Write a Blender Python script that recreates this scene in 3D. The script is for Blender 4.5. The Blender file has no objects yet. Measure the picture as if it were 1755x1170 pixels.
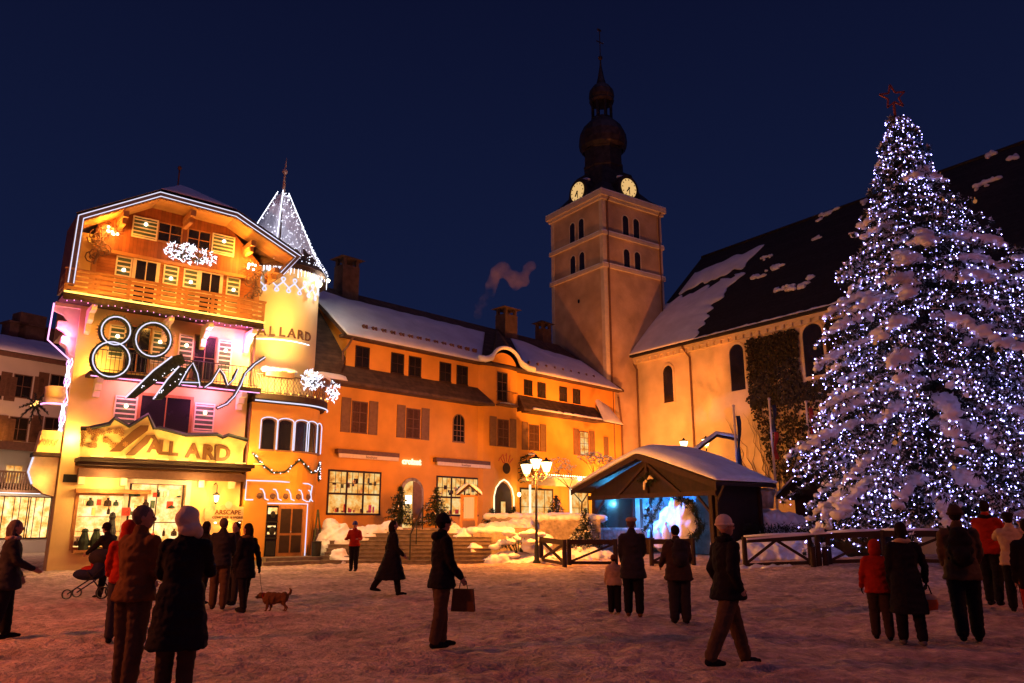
import bpy, math, random
import numpy as np
from mathutils import Vector, Matrix, noise as mn
random.seed(7)
R = math.radians
scn = bpy.context.scene
# ---------------------------------------------------------------- camera, world, exposure
FPX, PITCH, EYE = 1330.0, R(13.3), 1.65
cam_d = bpy.data.cameras.new('camera'); cam = bpy.data.objects.new('camera', cam_d)
scn.collection.objects.link(cam); scn.camera = cam
cam.location = (0, 0, EYE); cam.rotation_euler = (R(90) + PITCH, 0, 0)
cam_d.sensor_width = 36; cam_d.lens = FPX / 1755 * 36; cam_d.clip_start = .05; cam_d.clip_end = 3000
w = bpy.data.worlds.new('World'); scn.world = w; w.use_nodes = True
nt = w.node_tree; nt.nodes.clear()
o_ = nt.nodes.new('ShaderNodeOutputWorld'); bg = nt.nodes.new('ShaderNodeBackground')
tc = nt.nodes.new('ShaderNodeTexCoord'); sp = nt.nodes.new('ShaderNodeSeparateXYZ'); cr = nt.nodes.new('ShaderNodeValToRGB')
nt.links.new(tc.outputs['Generated'], sp.inputs[0]); nt.links.new(sp.outputs['Z'], cr.inputs[0])
e = cr.color_ramp.elements
e[0].position = 0.0; e[0].color = (.0075, .012, .050, 1)
e[1].position = .62; e[1].color = (.0030, .0046, .021, 1)
k = e.new(.22); k.color = (.0052, .0094, .037, 1)
nt.links.new(cr.outputs[0], bg.inputs['Color']); bg.inputs['Strength'].default_value = 1.2
nt.links.new(bg.outputs[0], o_.inputs[0])
scn.view_settings.view_transform = 'Standard'; scn.view_settings.look = 'None'
scn.view_settings.exposure = 0; scn.view_settings.gamma = 1
scn.cycles.use_denoising = True
scn.cycles.sample_clamp_indirect = 4.0
scn.cycles.max_bounces = 5; scn.cycles.diffuse_bounces = 2; scn.cycles.glossy_bounces = 2
scn.cycles.transmission_bounces = 3; scn.cycles.volume_bounces = 0

def lamp(name, loc, watt, col, r=.1, parent=None):
    d = bpy.data.lights.new(name, 'POINT'); d.energy = watt * 7; d.color = col; d.shadow_soft_size = r
    o = bpy.data.objects.new(name, d); scn.collection.objects.link(o); o.location = loc; o.parent = parent
    return o
def spot(name, loc, target, watt, col, ang, r=.1, blend=.4, parent=None):
    d = bpy.data.lights.new(name, 'SPOT'); d.energy = watt; d.color = col; d.shadow_soft_size = r
    d.spot_size = R(ang); d.spot_blend = blend
    o = bpy.data.objects.new(name, d); scn.collection.objects.link(o); o.location = loc; o.parent = parent
    v = Vector(target) - Vector(loc); o.rotation_euler = v.to_track_quat('-Z', 'Y').to_euler()
    return o
SOD = (1, .30, .03)
WARM = (1, .44, .07)

# added soft fill from high up, lifting roof snow and ground
sd = bpy.data.lights.new('added_dusk_fill', 'SUN'); sd.energy = .16; sd.angle = R(70); sd.color = (.56, .38, 1.0)
so = bpy.data.objects.new('added_dusk_fill', sd); scn.collection.objects.link(so); so.rotation_euler = (R(22), R(10), 0)

# ---------------------------------------------------------------- pixel -> place on a real plane
def ray(px, py):
    u = px - 877.5; v = 585 - py
    return (u, FPX * math.cos(PITCH) - v * math.sin(PITCH), v * math.cos(PITCH) + FPX * math.sin(PITCH))
def at(px, py, D):
    a = ray(px, py); return Vector((a[0] / a[1] * D, D, EYE + a[2] / a[1] * D))
def gx(px, D): return at(px, 985, D).x
class Frame:
    def __init__(s, ox, oy, az):
        s.o = (ox, oy); a = R(az); s.d = (math.sin(a), math.cos(a)); s.n = (-math.cos(a), math.sin(a)); s.rot = R(90 - az)
    def q(s, px, py, y=0):
        a = ray(px, py); r = a[0] / a[1]; ox = s.o[0] + s.n[0] * y; oy = s.o[1] + s.n[1] * y
        t = (r * oy - ox) / (s.d[0] - r * s.d[1]); D = oy + t * s.d[1]
        return (t, EYE + a[2] / a[1] * D)
    def w(s, x, y, z=0): return Vector((s.o[0] + s.d[0] * x + s.n[0] * y, s.o[1] + s.d[1] * x + s.n[1] * y, z))
CH = Frame(-10.908, 35.181, 52)
_a = ray(565, 760); MH = Frame(_a[0] / _a[1] * 39, 39, 44)
NV = Frame(9.46, 57.8, 145)
TR = Frame(6.955, 56.0, 55)

# ---------------------------------------------------------------- mesh helpers
class MB:
    def __init__(s): s.v = []; s.f = []
    def add(s, vs, fs):
        n = len(s.v); s.v += [tuple(p) for p in vs]; s.f += [tuple(n + i for i in f) for f in fs]; return s
    def box(s, x0, x1, y0, y1, z0, z1, M=None):
        vs = [(x, y, z) for z in (z0, z1) for y in (y0, y1) for x in (x0, x1)]
        if M is not None: vs = [M @ Vector(p) for p in vs]
        return s.add(vs, [(0, 2, 3, 1), (4, 5, 7, 6), (0, 1, 5, 4), (2, 6, 7, 3), (0, 4, 6, 2), (1, 3, 7, 5)])
    def bar(s, p, q, w, h=None, up=(0, 0, 1)):
        p = Vector(p); q = Vector(q); h = h or w; d = (q - p); L = d.length; d.normalize(); u = Vector(up)
        if abs(d.dot(u)) > .98: u = Vector((0, 1, 0))
        a = d.cross(u).normalized(); b = a.cross(d).normalized()
        vs = []
        for c in (p, q):
            for i, j in ((-1, -1), (1, -1), (1, 1), (-1, 1)): vs.append(c + a * (i * w / 2) + b * (j * h / 2))
        return s.add(vs, [(3, 2, 1, 0), (4, 5, 6, 7), (0, 1, 5, 4), (1, 2, 6, 5), (2, 3, 7, 6), (3, 0, 4, 7)])
    def xz(s, pts, y0, y1):   # polygon in x,z extruded along y
        n = len(pts); vs = [(p[0], y0, p[1]) for p in pts] + [(p[0], y1, p[1]) for p in pts]
        return s.add(vs, [tuple(range(n)), tuple(range(2 * n - 1, n - 1, -1))] + [(i, i + n, (i + 1) % n + n, (i + 1) % n) for i in range(n)])
    def xy(s, pts, z0, z1):
        n = len(pts); vs = [(p[0], p[1], z0) for p in pts] + [(p[0], p[1], z1) for p in pts]
        return s.add(vs, [tuple(range(n - 1, -1, -1)), tuple(range(n, 2 * n))] + [(i, (i + 1) % n, (i + 1) % n + n, i + n) for i in range(n)])
    def tube(s, pts, r, n=6, cap=True):
        pts = [Vector(p) for p in pts]; rs = r if isinstance(r, (list, tuple)) else [r] * len(pts)
        prev = None; rings = []
        for i, p in enumerate(pts):
            d = (pts[min(i + 1, len(pts) - 1)] - pts[max(i - 1, 0)])
            if d.length < 1e-9: d = Vector((0, 0, 1))
            d.normalize()
            if prev is None:
                u = Vector((0, 0, 1)) if abs(d.z) < .9 else Vector((1, 0, 0)); a = d.cross(u).normalized()
            else: a = (prev - d * prev.dot(d)).normalized()
            prev = a; b = d.cross(a)
            rings.append([p + (a * math.cos(t) + b * math.sin(t)) * rs[i] for t in [2 * math.pi * k / n for k in range(n)]])
        vs = [v for g in rings for v in g]; m = len(rings)
        fs = [(i * n + k, i * n + (k + 1) % n, (i + 1) * n + (k + 1) % n, (i + 1) * n + k) for i in range(m - 1) for k in range(n)]
        if cap: fs += [tuple(range(n - 1, -1, -1)), tuple((m - 1) * n + k for k in range(n))]
        return s.add(vs, fs)
    def lathe(s, prof, c=(0, 0), n=16, a0=0, a1=360):
        full = abs(a1 - a0) >= 360; m = n if full else n + 1
        vs = [(c[0] + r * math.cos(R(a0) + R(a1 - a0) * k / n), c[1] + r * math.sin(R(a0) + R(a1 - a0) * k / n), z) for r, z in prof for k in range(m)]
        fs = [(i * m + k, i * m + (k + 1) % m, (i + 1) * m + (k + 1) % m, (i + 1) * m + k) for i in range(len(prof) - 1) for k in range(n)]
        return s.add(vs, fs)
    def ell(s, c, r, n=8, m=6, M=None):
        vs = []; fs = []
        for i in range(m + 1):
            t = math.pi * i / m
            for k in range(n):
                a = 2 * math.pi * k / n; p = Vector((r[0] * math.sin(t) * math.cos(a), r[1] * math.sin(t) * math.sin(a), r[2] * math.cos(t)))
                if M is not None: p = M @ p
                vs.append(p + Vector(c))
        fs = [(i * n + k, (i + 1) * n + k, (i + 1) * n + (k + 1) % n, i * n + (k + 1) % n) for i in range(m) for k in range(n)]
        return s.add(vs, fs)
    def octa(s, c, r):
        x, y, z = c
        return s.add([(x + r, y, z), (x - r, y, z), (x, y + r, z), (x, y - r, z), (x, y, z + r), (x, y, z - r)],
                     [(0, 2, 4), (2, 1, 4), (1, 3, 4), (3, 0, 4), (2, 0, 5), (1, 2, 5), (3, 1, 5), (0, 3, 5)])
    def capsule(s, p, q, r0, r1, n=10):
        p = Vector(p); q = Vector(q); d = (q - p).normalized()
        return s.tube([p - d * r0 * .95, p - d * r0 * .6, p, q, q + d * r1 * .6, q + d * r1 * .95], [r0 * .3, r0 * .8, r0, r1, r1 * .8, r1 * .3], n)
    def build(s, name, mat, parent=None, smooth=False):
        me = bpy.data.meshes.new(name); me.from_pydata(s.v, [], s.f); me.validate(); me.update()
        if smooth: me.shade_smooth()
        return link(name, me, mat, parent)
def link(name, me, mat, parent=None):
    if mat is not None and not me.materials: me.materials.append(mat)
    o = bpy.data.objects.new(name, me); scn.collection.objects.link(o); o.parent = parent
    return o
def remesh(mb, vox, smooth=3, disp=None):
    me = bpy.data.meshes.new('t'); me.from_pydata(mb.v, [], mb.f)
    o = bpy.data.objects.new('t', me); scn.collection.objects.link(o)
    m = o.modifiers.new('r', 'REMESH'); m.mode = 'VOXEL'; m.voxel_size = vox
    if smooth: m2 = o.modifiers.new('s', 'SMOOTH'); m2.iterations = smooth; m2.factor = .5
    dg = bpy.context.evaluated_depsgraph_get(); dg.update()
    out = bpy.data.meshes.new_from_object(o.evaluated_get(dg))
    bpy.data.objects.remove(o); bpy.data.meshes.remove(me)
    if disp:
        n = len(out.vertices); co = np.empty(n * 3, 'f'); no = np.empty(n * 3, 'f')
        out.vertices.foreach_get('co', co); out.vertex_normals.foreach_get('vector', no)
        co = co.reshape(-1, 3).tolist(); no = no.reshape(-1, 3).tolist()
        res = np.array([tuple(disp(Vector(c), Vector(d))) for c, d in zip(co, no)], 'f')
        out.vertices.foreach_set('co', res.ravel()); out.update()
    out.shade_smooth()
    return out
def empty(name, loc=(0, 0, 0), rz=0):
    o = bpy.data.objects.new(name, None); scn.collection.objects.link(o); o.location = loc; o.rotation_euler = (0, 0, rz); o.empty_display_size = .2
    return o
def tag(o, label, cat, group=None, kind=None):
    o['label'] = label; o['category'] = cat
    if group: o['group'] = group
    if kind: o['kind'] = kind
    return o
def thing(name, label, cat, loc=(0, 0, 0), rz=0, group=None): return tag(empty(name, loc, rz), label, cat, group)
def fthing(name, label, cat, F, group=None): return thing(name, label, cat, (F.o[0], F.o[1], 0), F.rot, group)
def struct(o): o['kind'] = 'structure'; return o
def copy_tree(o, parent=None):
    c = o.copy(); scn.collection.objects.link(c)
    c.parent = parent
    for ch in list(o.children): copy_tree(ch, c)
    return c
def text(s, size, depth=.02, bold=0):
    cu = bpy.data.curves.new('t', 'FONT'); cu.body = s; cu.size = size; cu.extrude = depth / 2; cu.offset = bold; cu.resolution_u = 3
    cu.align_x = 'CENTER'; cu.align_y = 'CENTER'
    o = bpy.data.objects.new('t', cu); scn.collection.objects.link(o)
    dg = bpy.context.evaluated_depsgraph_get(); dg.update()
    me = bpy.data.meshes.new_from_object(o.evaluated_get(dg)); bpy.data.objects.remove(o)
    mb = MB(); mb.add([(v.co.x, -v.co.z, v.co.y) for v in me.vertices], [tuple(p.vertices) for p in me.polygons])
    bpy.data.meshes.remove(me)
    return mb
def move(mb, dx=0, dy=0, dz=0, sx=1):
    mb.v = [(x * sx + dx, y + dy, z + dz) for x, y, z in mb.v]; return mb

# ---------------------------------------------------------------- materials
def mat(name, col, rough=.8, var=.15, scale=3., bump=0., bscale=None, stripes=None, metal=0., spec=.3, col2=None, bdist=.02, thr=None):
    m = bpy.data.materials.new(name); m.use_nodes = True; nt = m.node_tree; b = nt.nodes['Principled BSDF']
    b.inputs['Roughness'].default_value = rough; b.inputs['Metallic'].default_value = metal
    b.inputs['Specular IOR Level'].default_value = spec
    tc = nt.nodes.new('ShaderNodeTexCoord'); n = nt.nodes.new('ShaderNodeTexNoise'); n.inputs['Scale'].default_value = scale
    n.inputs['Detail'].default_value = 6; nt.links.new(tc.outputs['Object'], n.inputs['Vector'])
    cr = nt.nodes.new('ShaderNodeValToRGB'); nt.links.new(n.outputs['Fac'], cr.inputs[0])
    c2 = col2 or tuple(min(1, c * (1 + var)) for c in col); c1 = tuple(c * (1 - var) for c in col) if not col2 else col
    lo, hi = thr or (.3, .7)
    cr.color_ramp.elements[0].position = lo; cr.color_ramp.elements[1].position = hi
    cr.color_ramp.elements[0].color = (*c1, 1); cr.color_ramp.elements[1].color = (*c2, 1)
    out = cr.outputs[0]; h = n.outputs['Fac']
    if stripes:   # (axis, period, depth)
        ax, per, dep = stripes
        sp = nt.nodes.new('ShaderNodeSeparateXYZ'); nt.links.new(tc.outputs['Object'], sp.inputs[0])
        mu = nt.nodes.new('ShaderNodeMath'); mu.operation = 'MULTIPLY'; mu.inputs[1].default_value = 1 / per; nt.links.new(sp.outputs[ax], mu.inputs[0])
        fr = nt.nodes.new('ShaderNodeMath'); fr.operation = 'FRACT'; nt.links.new(mu.outputs[0], fr.inputs[0])
        r2 = nt.nodes.new('ShaderNodeValToRGB'); nt.links.new(fr.outputs[0], r2.inputs[0])
        r2.color_ramp.elements[0].position = 0; r2.color_ramp.elements[0].color = (1 - dep,) * 3 + (1,)
        r2.color_ramp.elements[1].position = .14; r2.color_ramp.elements[1].color = (1, 1, 1, 1)
        fl = nt.nodes.new('ShaderNodeMath'); fl.operation = 'FLOOR'; nt.links.new(mu.outputs[0], fl.inputs[0])
        wn = nt.nodes.new('ShaderNodeTexWhiteNoise'); wn.noise_dimensions = '1D'; nt.links.new(fl.outputs[0], wn.inputs['W'])
        mr = nt.nodes.new('ShaderNodeMapRange'); mr.inputs['To Min'].default_value = .75; mr.inputs['To Max'].default_value = 1.1; nt.links.new(wn.outputs['Value'], mr.inputs['Value'])
        m1 = nt.nodes.new('ShaderNodeMixRGB'); m1.blend_type = 'MULTIPLY'; m1.inputs[0].default_value = 1; nt.links.new(out, m1.inputs[1]); nt.links.new(r2.outputs[0], m1.inputs[2])
        m2 = nt.nodes.new('ShaderNodeMixRGB'); m2.blend_type = 'MULTIPLY'; m2.inputs[0].default_value = 1; nt.links.new(m1.outputs[0], m2.inputs[1]); nt.links.new(mr.outputs[0], m2.inputs[2])
        out = m2.outputs[0]; h = r2.outputs[0]
        if not bump: bump = .4
    nt.links.new(out, b.inputs['Base Color'])
    if bump:
        if bscale:
            n2 = nt.nodes.new('ShaderNodeTexNoise'); n2.inputs['Scale'].default_value = bscale; n2.inputs['Detail'].default_value = 5
            nt.links.new(tc.outputs['Object'], n2.inputs['Vector']); h = n2.outputs['Fac']
        bp = nt.nodes.new('ShaderNodeBump'); bp.inputs['Strength'].default_value = bump; bp.inputs['Distance'].default_value = bdist
        nt.links.new(h, bp.inputs['Height']); nt.links.new(bp.outputs[0], b.inputs['Normal'])
    return m
def emi(name, col, st, sample=True):
    m = bpy.data.materials.new(name); m.use_nodes = True; nt = m.node_tree; nt.nodes.clear()
    o = nt.nodes.new('ShaderNodeOutputMaterial'); e = nt.nodes.new('ShaderNodeEmission'); e.inputs[0].default_value = (*col, 1); e.inputs[1].default_value = st
    nt.links.new(e.outputs[0], o.inputs[0])
    if not sample: m.cycles.emission_sampling = 'NONE'
    return m
def shopglow(name, cols, st, scale):
    m = bpy.data.materials.new(name); m.use_nodes = True; nt = m.node_tree; nt.nodes.clear()
    o = nt.nodes.new('ShaderNodeOutputMaterial'); e = nt.nodes.new('ShaderNodeEmission'); e.inputs[1].default_value = st
    tc = nt.nodes.new('ShaderNodeTexCoord'); n = nt.nodes.new('ShaderNodeTexNoise'); n.inputs['Scale'].default_value = scale; n.inputs['Detail'].default_value = 5; n.inputs['Roughness'].default_value = .65
    nt.links.new(tc.outputs['Object'], n.inputs['Vector']); cr = nt.nodes.new('ShaderNodeValToRGB'); nt.links.new(n.outputs['Fac'], cr.inputs[0])
    el = cr.color_ramp.elements
    for i, (p, c) in enumerate(cols):
        x = el[i] if i < 2 else el.new(p)
        x.position = p; x.color = (*c, 1)
    nt.links.new(cr.outputs[0], e.inputs[0]); nt.links.new(e.outputs[0], o.inputs[0])
    return m
M = {}
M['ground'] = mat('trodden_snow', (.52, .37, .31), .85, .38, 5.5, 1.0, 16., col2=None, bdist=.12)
M['snow'] = mat('snow', (.74, .74, .78), .7, .08, 2, .35, 9, bdist=.05)
M['roofsnow'] = mat('roof_snow', (.72, .71, .76), .75, .1, .9, .35, 4, bdist=.06)
M['plaster_o'] = mat('ochre_plaster', (.66, .31, .05), .9, .2, .55, .15, 14)
M['plaster_c'] = mat('cream_plaster', (.66, .46, .20), .9, .15, .8, .15, 14)
M['plaster_p'] = mat('pale_plaster', (.56, .50, .46), .9, .10, .7, .15, 14)
M['turret'] = mat('turret_plaster', (.72, .58, .30), .9, .05, .8, .15, 14)
M['stone'] = mat('tower_render', (.42, .30, .20), .92, .30, .55, .6, 4, bdist=.05)
M['nave'] = mat('nave_render', (.56, .44, .27), .92, .2, .6, .4, 5)
M['trim'] = mat('stone_trim', (.52, .45, .36), .85, .1, 3, .2, 20)
M['wood_v'] = mat('larch_boards_upright', (.25, .075, .018), .6, .2, 3, 0, stripes=('X', .14, .55))
M['wood_h'] = mat('larch_boards_level', (.32, .11, .028), .6, .2, 3, 0, stripes=('Z', .14, .5))
M['wood'] = mat('larch', (.36, .16, .05), .55, .2, 5, .2, 30)
M['wood_d'] = mat('dark_timber', (.030, .013, .008), .7, .3, 5, .3, 25)
M['hutwood'] = mat('hut_boards', (.020, .009, .006), .7, .3, 4, 0, stripes=('X', .16, .6))
M['soffit'] = mat('soffit_boards', (.42, .21, .06), .6, .15, 3, 0, stripes=('Y', .14, .4))
M['shingle'] = mat('brown_shingle', (.085, .05, .035), .85, .4, 2.5, 0, stripes=('Z', .2, .5))
M['slate'] = mat('dark_slate', (.017, .013, .014), .8, .5, 4, 0, stripes=('Z', .35, .4))
M['copper'] = mat('dark_metal_roof', (.05, .035, .03), .5, .5, 3, .3, 8, metal=.4)
M['curtain'] = mat('drawn_curtain', (.08, .032, .018), .9, .3, 9, 0, stripes=('X', .09, .5))
M['brown'] = mat('brown_paint', (.13, .065, .04), .6, .2, 6)
M['shut_o'] = mat('shutter_brown', (.20, .11, .055), .65, .15, 6)
M['shut_g'] = mat('shutter_green', (.06, .09, .05), .6, .2, 6)
M['cream'] = mat('cream_paint', (.70, .58, .38), .55, .08, 6)
M['darkpane'] = mat('dark_window_glass', (.015, .012, .015), .15, .3, 2, spec=.6)
M['black'] = mat('black_metal', (.02, .02, .022), .5, .2, 5, metal=.3)
M['fir'] = mat('fir_needles', (.022, .034, .022), .8, .5, 6)
M['garland'] = mat('garland_fir', (.03, .045, .025), .8, .5, 9)
M['bark'] = mat('bark', (.09, .06, .045), .9, .3, 8, .5, 12)
M['ivy'] = mat('ivy_leaves', (.020, .014, .006), .8, .5, 5)
M['brick'] = mat('chimney_render', (.10, .06, .045), .9, .3, 3, .6, 6)
M['rock'] = mat('rubble_stone', (.30, .25, .21), .9, .45, 3, .9, 5, bdist=.08)
M['step'] = mat('stone_step', (.17, .13, .11), .9, .3, 4, .5, 8)
M['signface'] = mat('sign_face', (.75, .55, .22), .6, .2, 2.5)
M['signbrown'] = mat('sign_letters', (.13, .05, .015), .5, .1, 5)
M['plaque'] = mat('plaque', (.50, .36, .2), .7, .12, 9)
M['white_l'] = emi('white_tube_light', (.80, .78, 1), 1.15)
# trodden ground: lumps the size of footprints over the fine grain
gm = M['ground'].node_tree; vo = gm.nodes.new('ShaderNodeTexVoronoi'); vo.inputs['Scale'].default_value = 3.6; vo.feature = 'SMOOTH_F1'; vo.inputs['Randomness'].default_value = 1
bp0 = [n for n in gm.nodes if n.type == 'BUMP'][0]; ns0 = bp0.inputs['Height'].links[0].from_socket; tc0 = [n for n in gm.nodes if n.type == 'TEX_COORD'][0]
ad = gm.nodes.new('ShaderNodeMath'); ad.operation = 'MULTIPLY_ADD'; ad.inputs[1].default_value = .9; gm.links.new(tc0.outputs['Object'], vo.inputs['Vector']); gm.links.new(vo.outputs['Distance'], ad.inputs[0]); gm.links.new(ns0, ad.inputs[2]); gm.links.new(ad.outputs[0], bp0.inputs['Height'])
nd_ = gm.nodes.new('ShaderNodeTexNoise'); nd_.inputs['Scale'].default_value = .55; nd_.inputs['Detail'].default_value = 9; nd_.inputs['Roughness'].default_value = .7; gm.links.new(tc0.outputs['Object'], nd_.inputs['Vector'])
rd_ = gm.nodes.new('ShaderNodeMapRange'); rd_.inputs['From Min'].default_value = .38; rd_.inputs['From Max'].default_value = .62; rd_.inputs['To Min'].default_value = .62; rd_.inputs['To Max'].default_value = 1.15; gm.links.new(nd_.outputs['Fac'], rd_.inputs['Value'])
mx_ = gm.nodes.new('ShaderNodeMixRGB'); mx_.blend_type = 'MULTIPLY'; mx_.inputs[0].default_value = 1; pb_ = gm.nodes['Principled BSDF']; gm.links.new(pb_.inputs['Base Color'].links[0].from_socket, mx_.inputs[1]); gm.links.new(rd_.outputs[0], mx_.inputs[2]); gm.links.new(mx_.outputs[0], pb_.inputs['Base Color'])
M['pink_l'] = emi('pink_tube_light', (1, .40, .85), 2.2)
M['yellow_l'] = emi('yellow_tube_light', (1, .62, .12), 2.6)
M['bulb'] = emi('warm_bulb', (1, .88, .55), 6)
M['amber'] = emi('amber_bulb', (1, .5, .12), 2.5)
M['lantern'] = emi('lantern_glass', (1, .72, .30), 9)
M['clock'] = emi('lit_clock_dial', (1, .60, .22), .8)
M['fairy'] = emi('fairy_bulb_blue_white', (.40, .35, 1), 15)
M['fairy_s'] = emi('fairy_bulb_silver', (.85, .85, 1), 2.6)
M['shop1'] = shopglow('shop_interior', [(.3, (.42, .11, .02)), (.44, (1, .40, .07)), (.55, (1, .62, .20)), (.7, (1, .80, .42))], .95, 1.9)
M['shop2'] = shopglow('bright_shop_interior', [(.3, (.35, .10, .02)), (.42, (.9, .36, .07)), (.5, (1, .55, .17)), (.66, (1, .78, .42))], 1.7, 1.6)
M['blue_l'] = emi('blue_cave_light', (.30, .60, 1), 1.1)
M['redgrn'] = mat('red_bauble', (.5, .05, .03), .3, .1, 5)
# ================================================================ GROUND
BUMPS = [(9.2, 15.5, 2.6, 2.4, .36), (12.5, 16.5, 3, 3, .38), (1.2, 36.2, 1.8, 1.2, .45), (6, 38, 6, 2, .25), (14, 27, 5, 3, .25), (18, 32, 7, 5, .5), (-6.9, 35.6, .9, .5, .25)]
def gh(x, y):
    return sum(h * math.exp(-((x - a) / sx) ** 2 - ((y - b) / sy) ** 2) for a, b, sx, sy, h in BUMPS)
def ground():
    def grid(x0, x1, y0, y1, st, amp, name):
        nx = int((x1 - x0) / st) + 1; ny = int((y1 - y0) / st) + 1; vs = []
        for j in range(ny):
            for i in range(nx):
                x = x0 + i * st; y = y0 + j * st
                ed = min(1, (x - x0) / 2, (x1 - x) / 2, (y - y0) / 2, (y1 - y) / 2); ed = max(0, ed)
                z = gh(x, y) + amp * ed * (mn.noise((x * 1.1, y * 1.1, 0)) * .8 + mn.noise((x * 3.3, y * 3.3, 4)) * 1.0 + abs(mn.noise((x * 1.9, y * 1.9, 14))) * -1.0 + mn.noise((x * .25, y * .25, 9)) * 1.2)
                vs.append((x, y, z))
        fs = [(j * nx + i, j * nx + i + 1, (j + 1) * nx + i + 1, (j + 1) * nx + i) for j in range(ny - 1) for i in range(nx - 1)]
        return vs, fs, nx, ny
    vs, fs, nx, ny = grid(-24, 24, 3, 39, .09, .045, 'a')
    # boot prints: lines of steps pressed across the square
    rn = random.Random(99); D_ = {}
    for k in range(46):
        px_, py_ = rn.uniform(-11, 13), rn.uniform(5, 30); a = rn.uniform(0, 6.28)
        for j in range(rn.randint(12, 40)):
            a += rn.gauss(0, .06); px_ += .66 * math.cos(a); py_ += .66 * math.sin(a); sd = .11 * (-1) ** j
            fx, fy, dp = px_ - sd * math.sin(a), py_ + sd * math.cos(a), rn.uniform(.018, .05)
            for jj in range(int((fy - .3 - 3) / .09), int((fy + .3 - 3) / .09) + 1):
                for ii in range(int((fx - .3 + 24) / .09), int((fx + .3 + 24) / .09) + 1):
                    if 0 <= ii < nx and 0 <= jj < ny:
                        dx, dy = -24 + ii * .09 - fx, 3 + jj * .09 - fy; u = (dx * math.cos(a) + dy * math.sin(a)) / 1.5; v = -dx * math.sin(a) + dy * math.cos(a); r = math.hypot(u, v)
                        q = jj * nx + ii; D_[q] = D_.get(q, 0) - dp * math.exp(-(r / .085) ** 2) + .3 * dp * math.exp(-((r - .16) / .05) ** 2)
    for q, d in D_.items(): x, y, z = vs[q]; vs[q] = (x, y, z + max(-.06, d))
    mb = MB(); mb.add(vs, fs)
    # far skirt, welded round the fine grid so that the sheet reaches the horizon
    per = [(i, 0) for i in range(nx)] + [(nx - 1, j) for j in range(1, ny)] + [(i, ny - 1) for i in range(nx - 2, -1, -1)] + [(0, j) for j in range(ny - 2, 0, -1)]
    idx = [j * nx + i for i, j in per]; cx, cy = 0, 21
    base = len(mb.v); out = []
    for k in idx:
        x, y, z = mb.v[k]; f = 60; out.append(((x - cx) * f, (y - cy) * f + cy, 0))
    mb.v += out; n = len(idx)
    mb.f += [(idx[k], base + k, base + (k + 1) % n, idx[(k + 1) % n]) for k in range(n)]
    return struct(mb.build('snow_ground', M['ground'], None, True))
ground()
def snow_mass(name, label, pts, h, parent=None, mat_=None, vox=.06, cat='snow bank', z0=0, noisy=.06, kind=None, frame=None, group=None):
    """heap of snow from a chain of flattened blobs"""
    mb = MB()
    for p in pts: mb.ell((p[0], p[1], p[2] if len(p) > 4 else z0), (p[-2], p[-2] * .8, p[-1]), 12, 8)
    me = remesh(mb, vox, 4, lambda c, n: c + n * (mn.noise(c * 2.2) * noisy + mn.noise(c * 6) * noisy * .35))
    o = link(name, me, mat_ or M['snow'], parent)
    if parent is None:
        if kind == 'structure': o['kind'] = kind
        else: tag(o, label, cat, group)
    return o
def snow_slab(name, P, u0, u1, v0, v1, th, parent, nu=60, nv=14, rag=.0, seed=0, m=None, noisy=.05, rub=None):
    """P(u,v)->Vector base point; snow layer of thickness th with rounded rim and ragged upper edge"""
    top = []; bot = []
    for i in range(nu + 1):
        u = u0 + (u1 - u0) * i / nu
        a = v0(u) if callable(v0) else v0; b = v1(u) if callable(v1) else v1
        b = b + rag * (mn.noise((u * .9, seed, 1)) + .6 * mn.noise((u * 3.1, seed, 5)))
        for j in range(nv + 1):
            v = a + (b - a) * j / nv; p = P(u, v)
            e = min(i, nu - i) / nu * (u1 - u0) / .25; e2 = min(j, nv - j) / nv * abs(b - a) / .25
            t = math.sqrt(max(0, min(1, e))) * math.sqrt(max(0, min(1, e2)))
            t = th * (.12 + .88 * t) * (1 + noisy * 6 * mn.noise((u * .8, v * 1.3, seed)) + noisy * 3 * mn.noise((u * 2.5, v * 2.5, seed + 3)))
            nrm = (P(u + .01, v) - p).cross(P(u, v + .01) - p); nrm.normalize()
            if nrm.z < 0: nrm = -nrm
            top.append(p + nrm * max(t, .015)); bot.append(p + nrm * .006)
    n = (nu + 1) * (nv + 1); W = nv + 1; vs = top + bot; fs = []
    for i in range(nu):
        for j in range(nv):
            a = i * W + j; fs += [(a, a + W, a + W + 1, a + 1), (n + a, n + a + 1, n + a + W + 1, n + a + W)]
    for i in range(nu): fs += [(i * W, n + i * W, n + (i + 1) * W, (i + 1) * W), (i * W + nv, (i + 1) * W + nv, n + (i + 1) * W + nv, n + i * W + nv)]
    for j in range(nv): fs += [(j, j + 1, n + j + 1, n + j), (nu * W + j, n + nu * W + j, n + nu * W + j + 1, nu * W + j + 1)]
    mb = MB(); mb.add(vs, fs); return mb.build(name, m or M['roofsnow'], parent, True)

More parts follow.
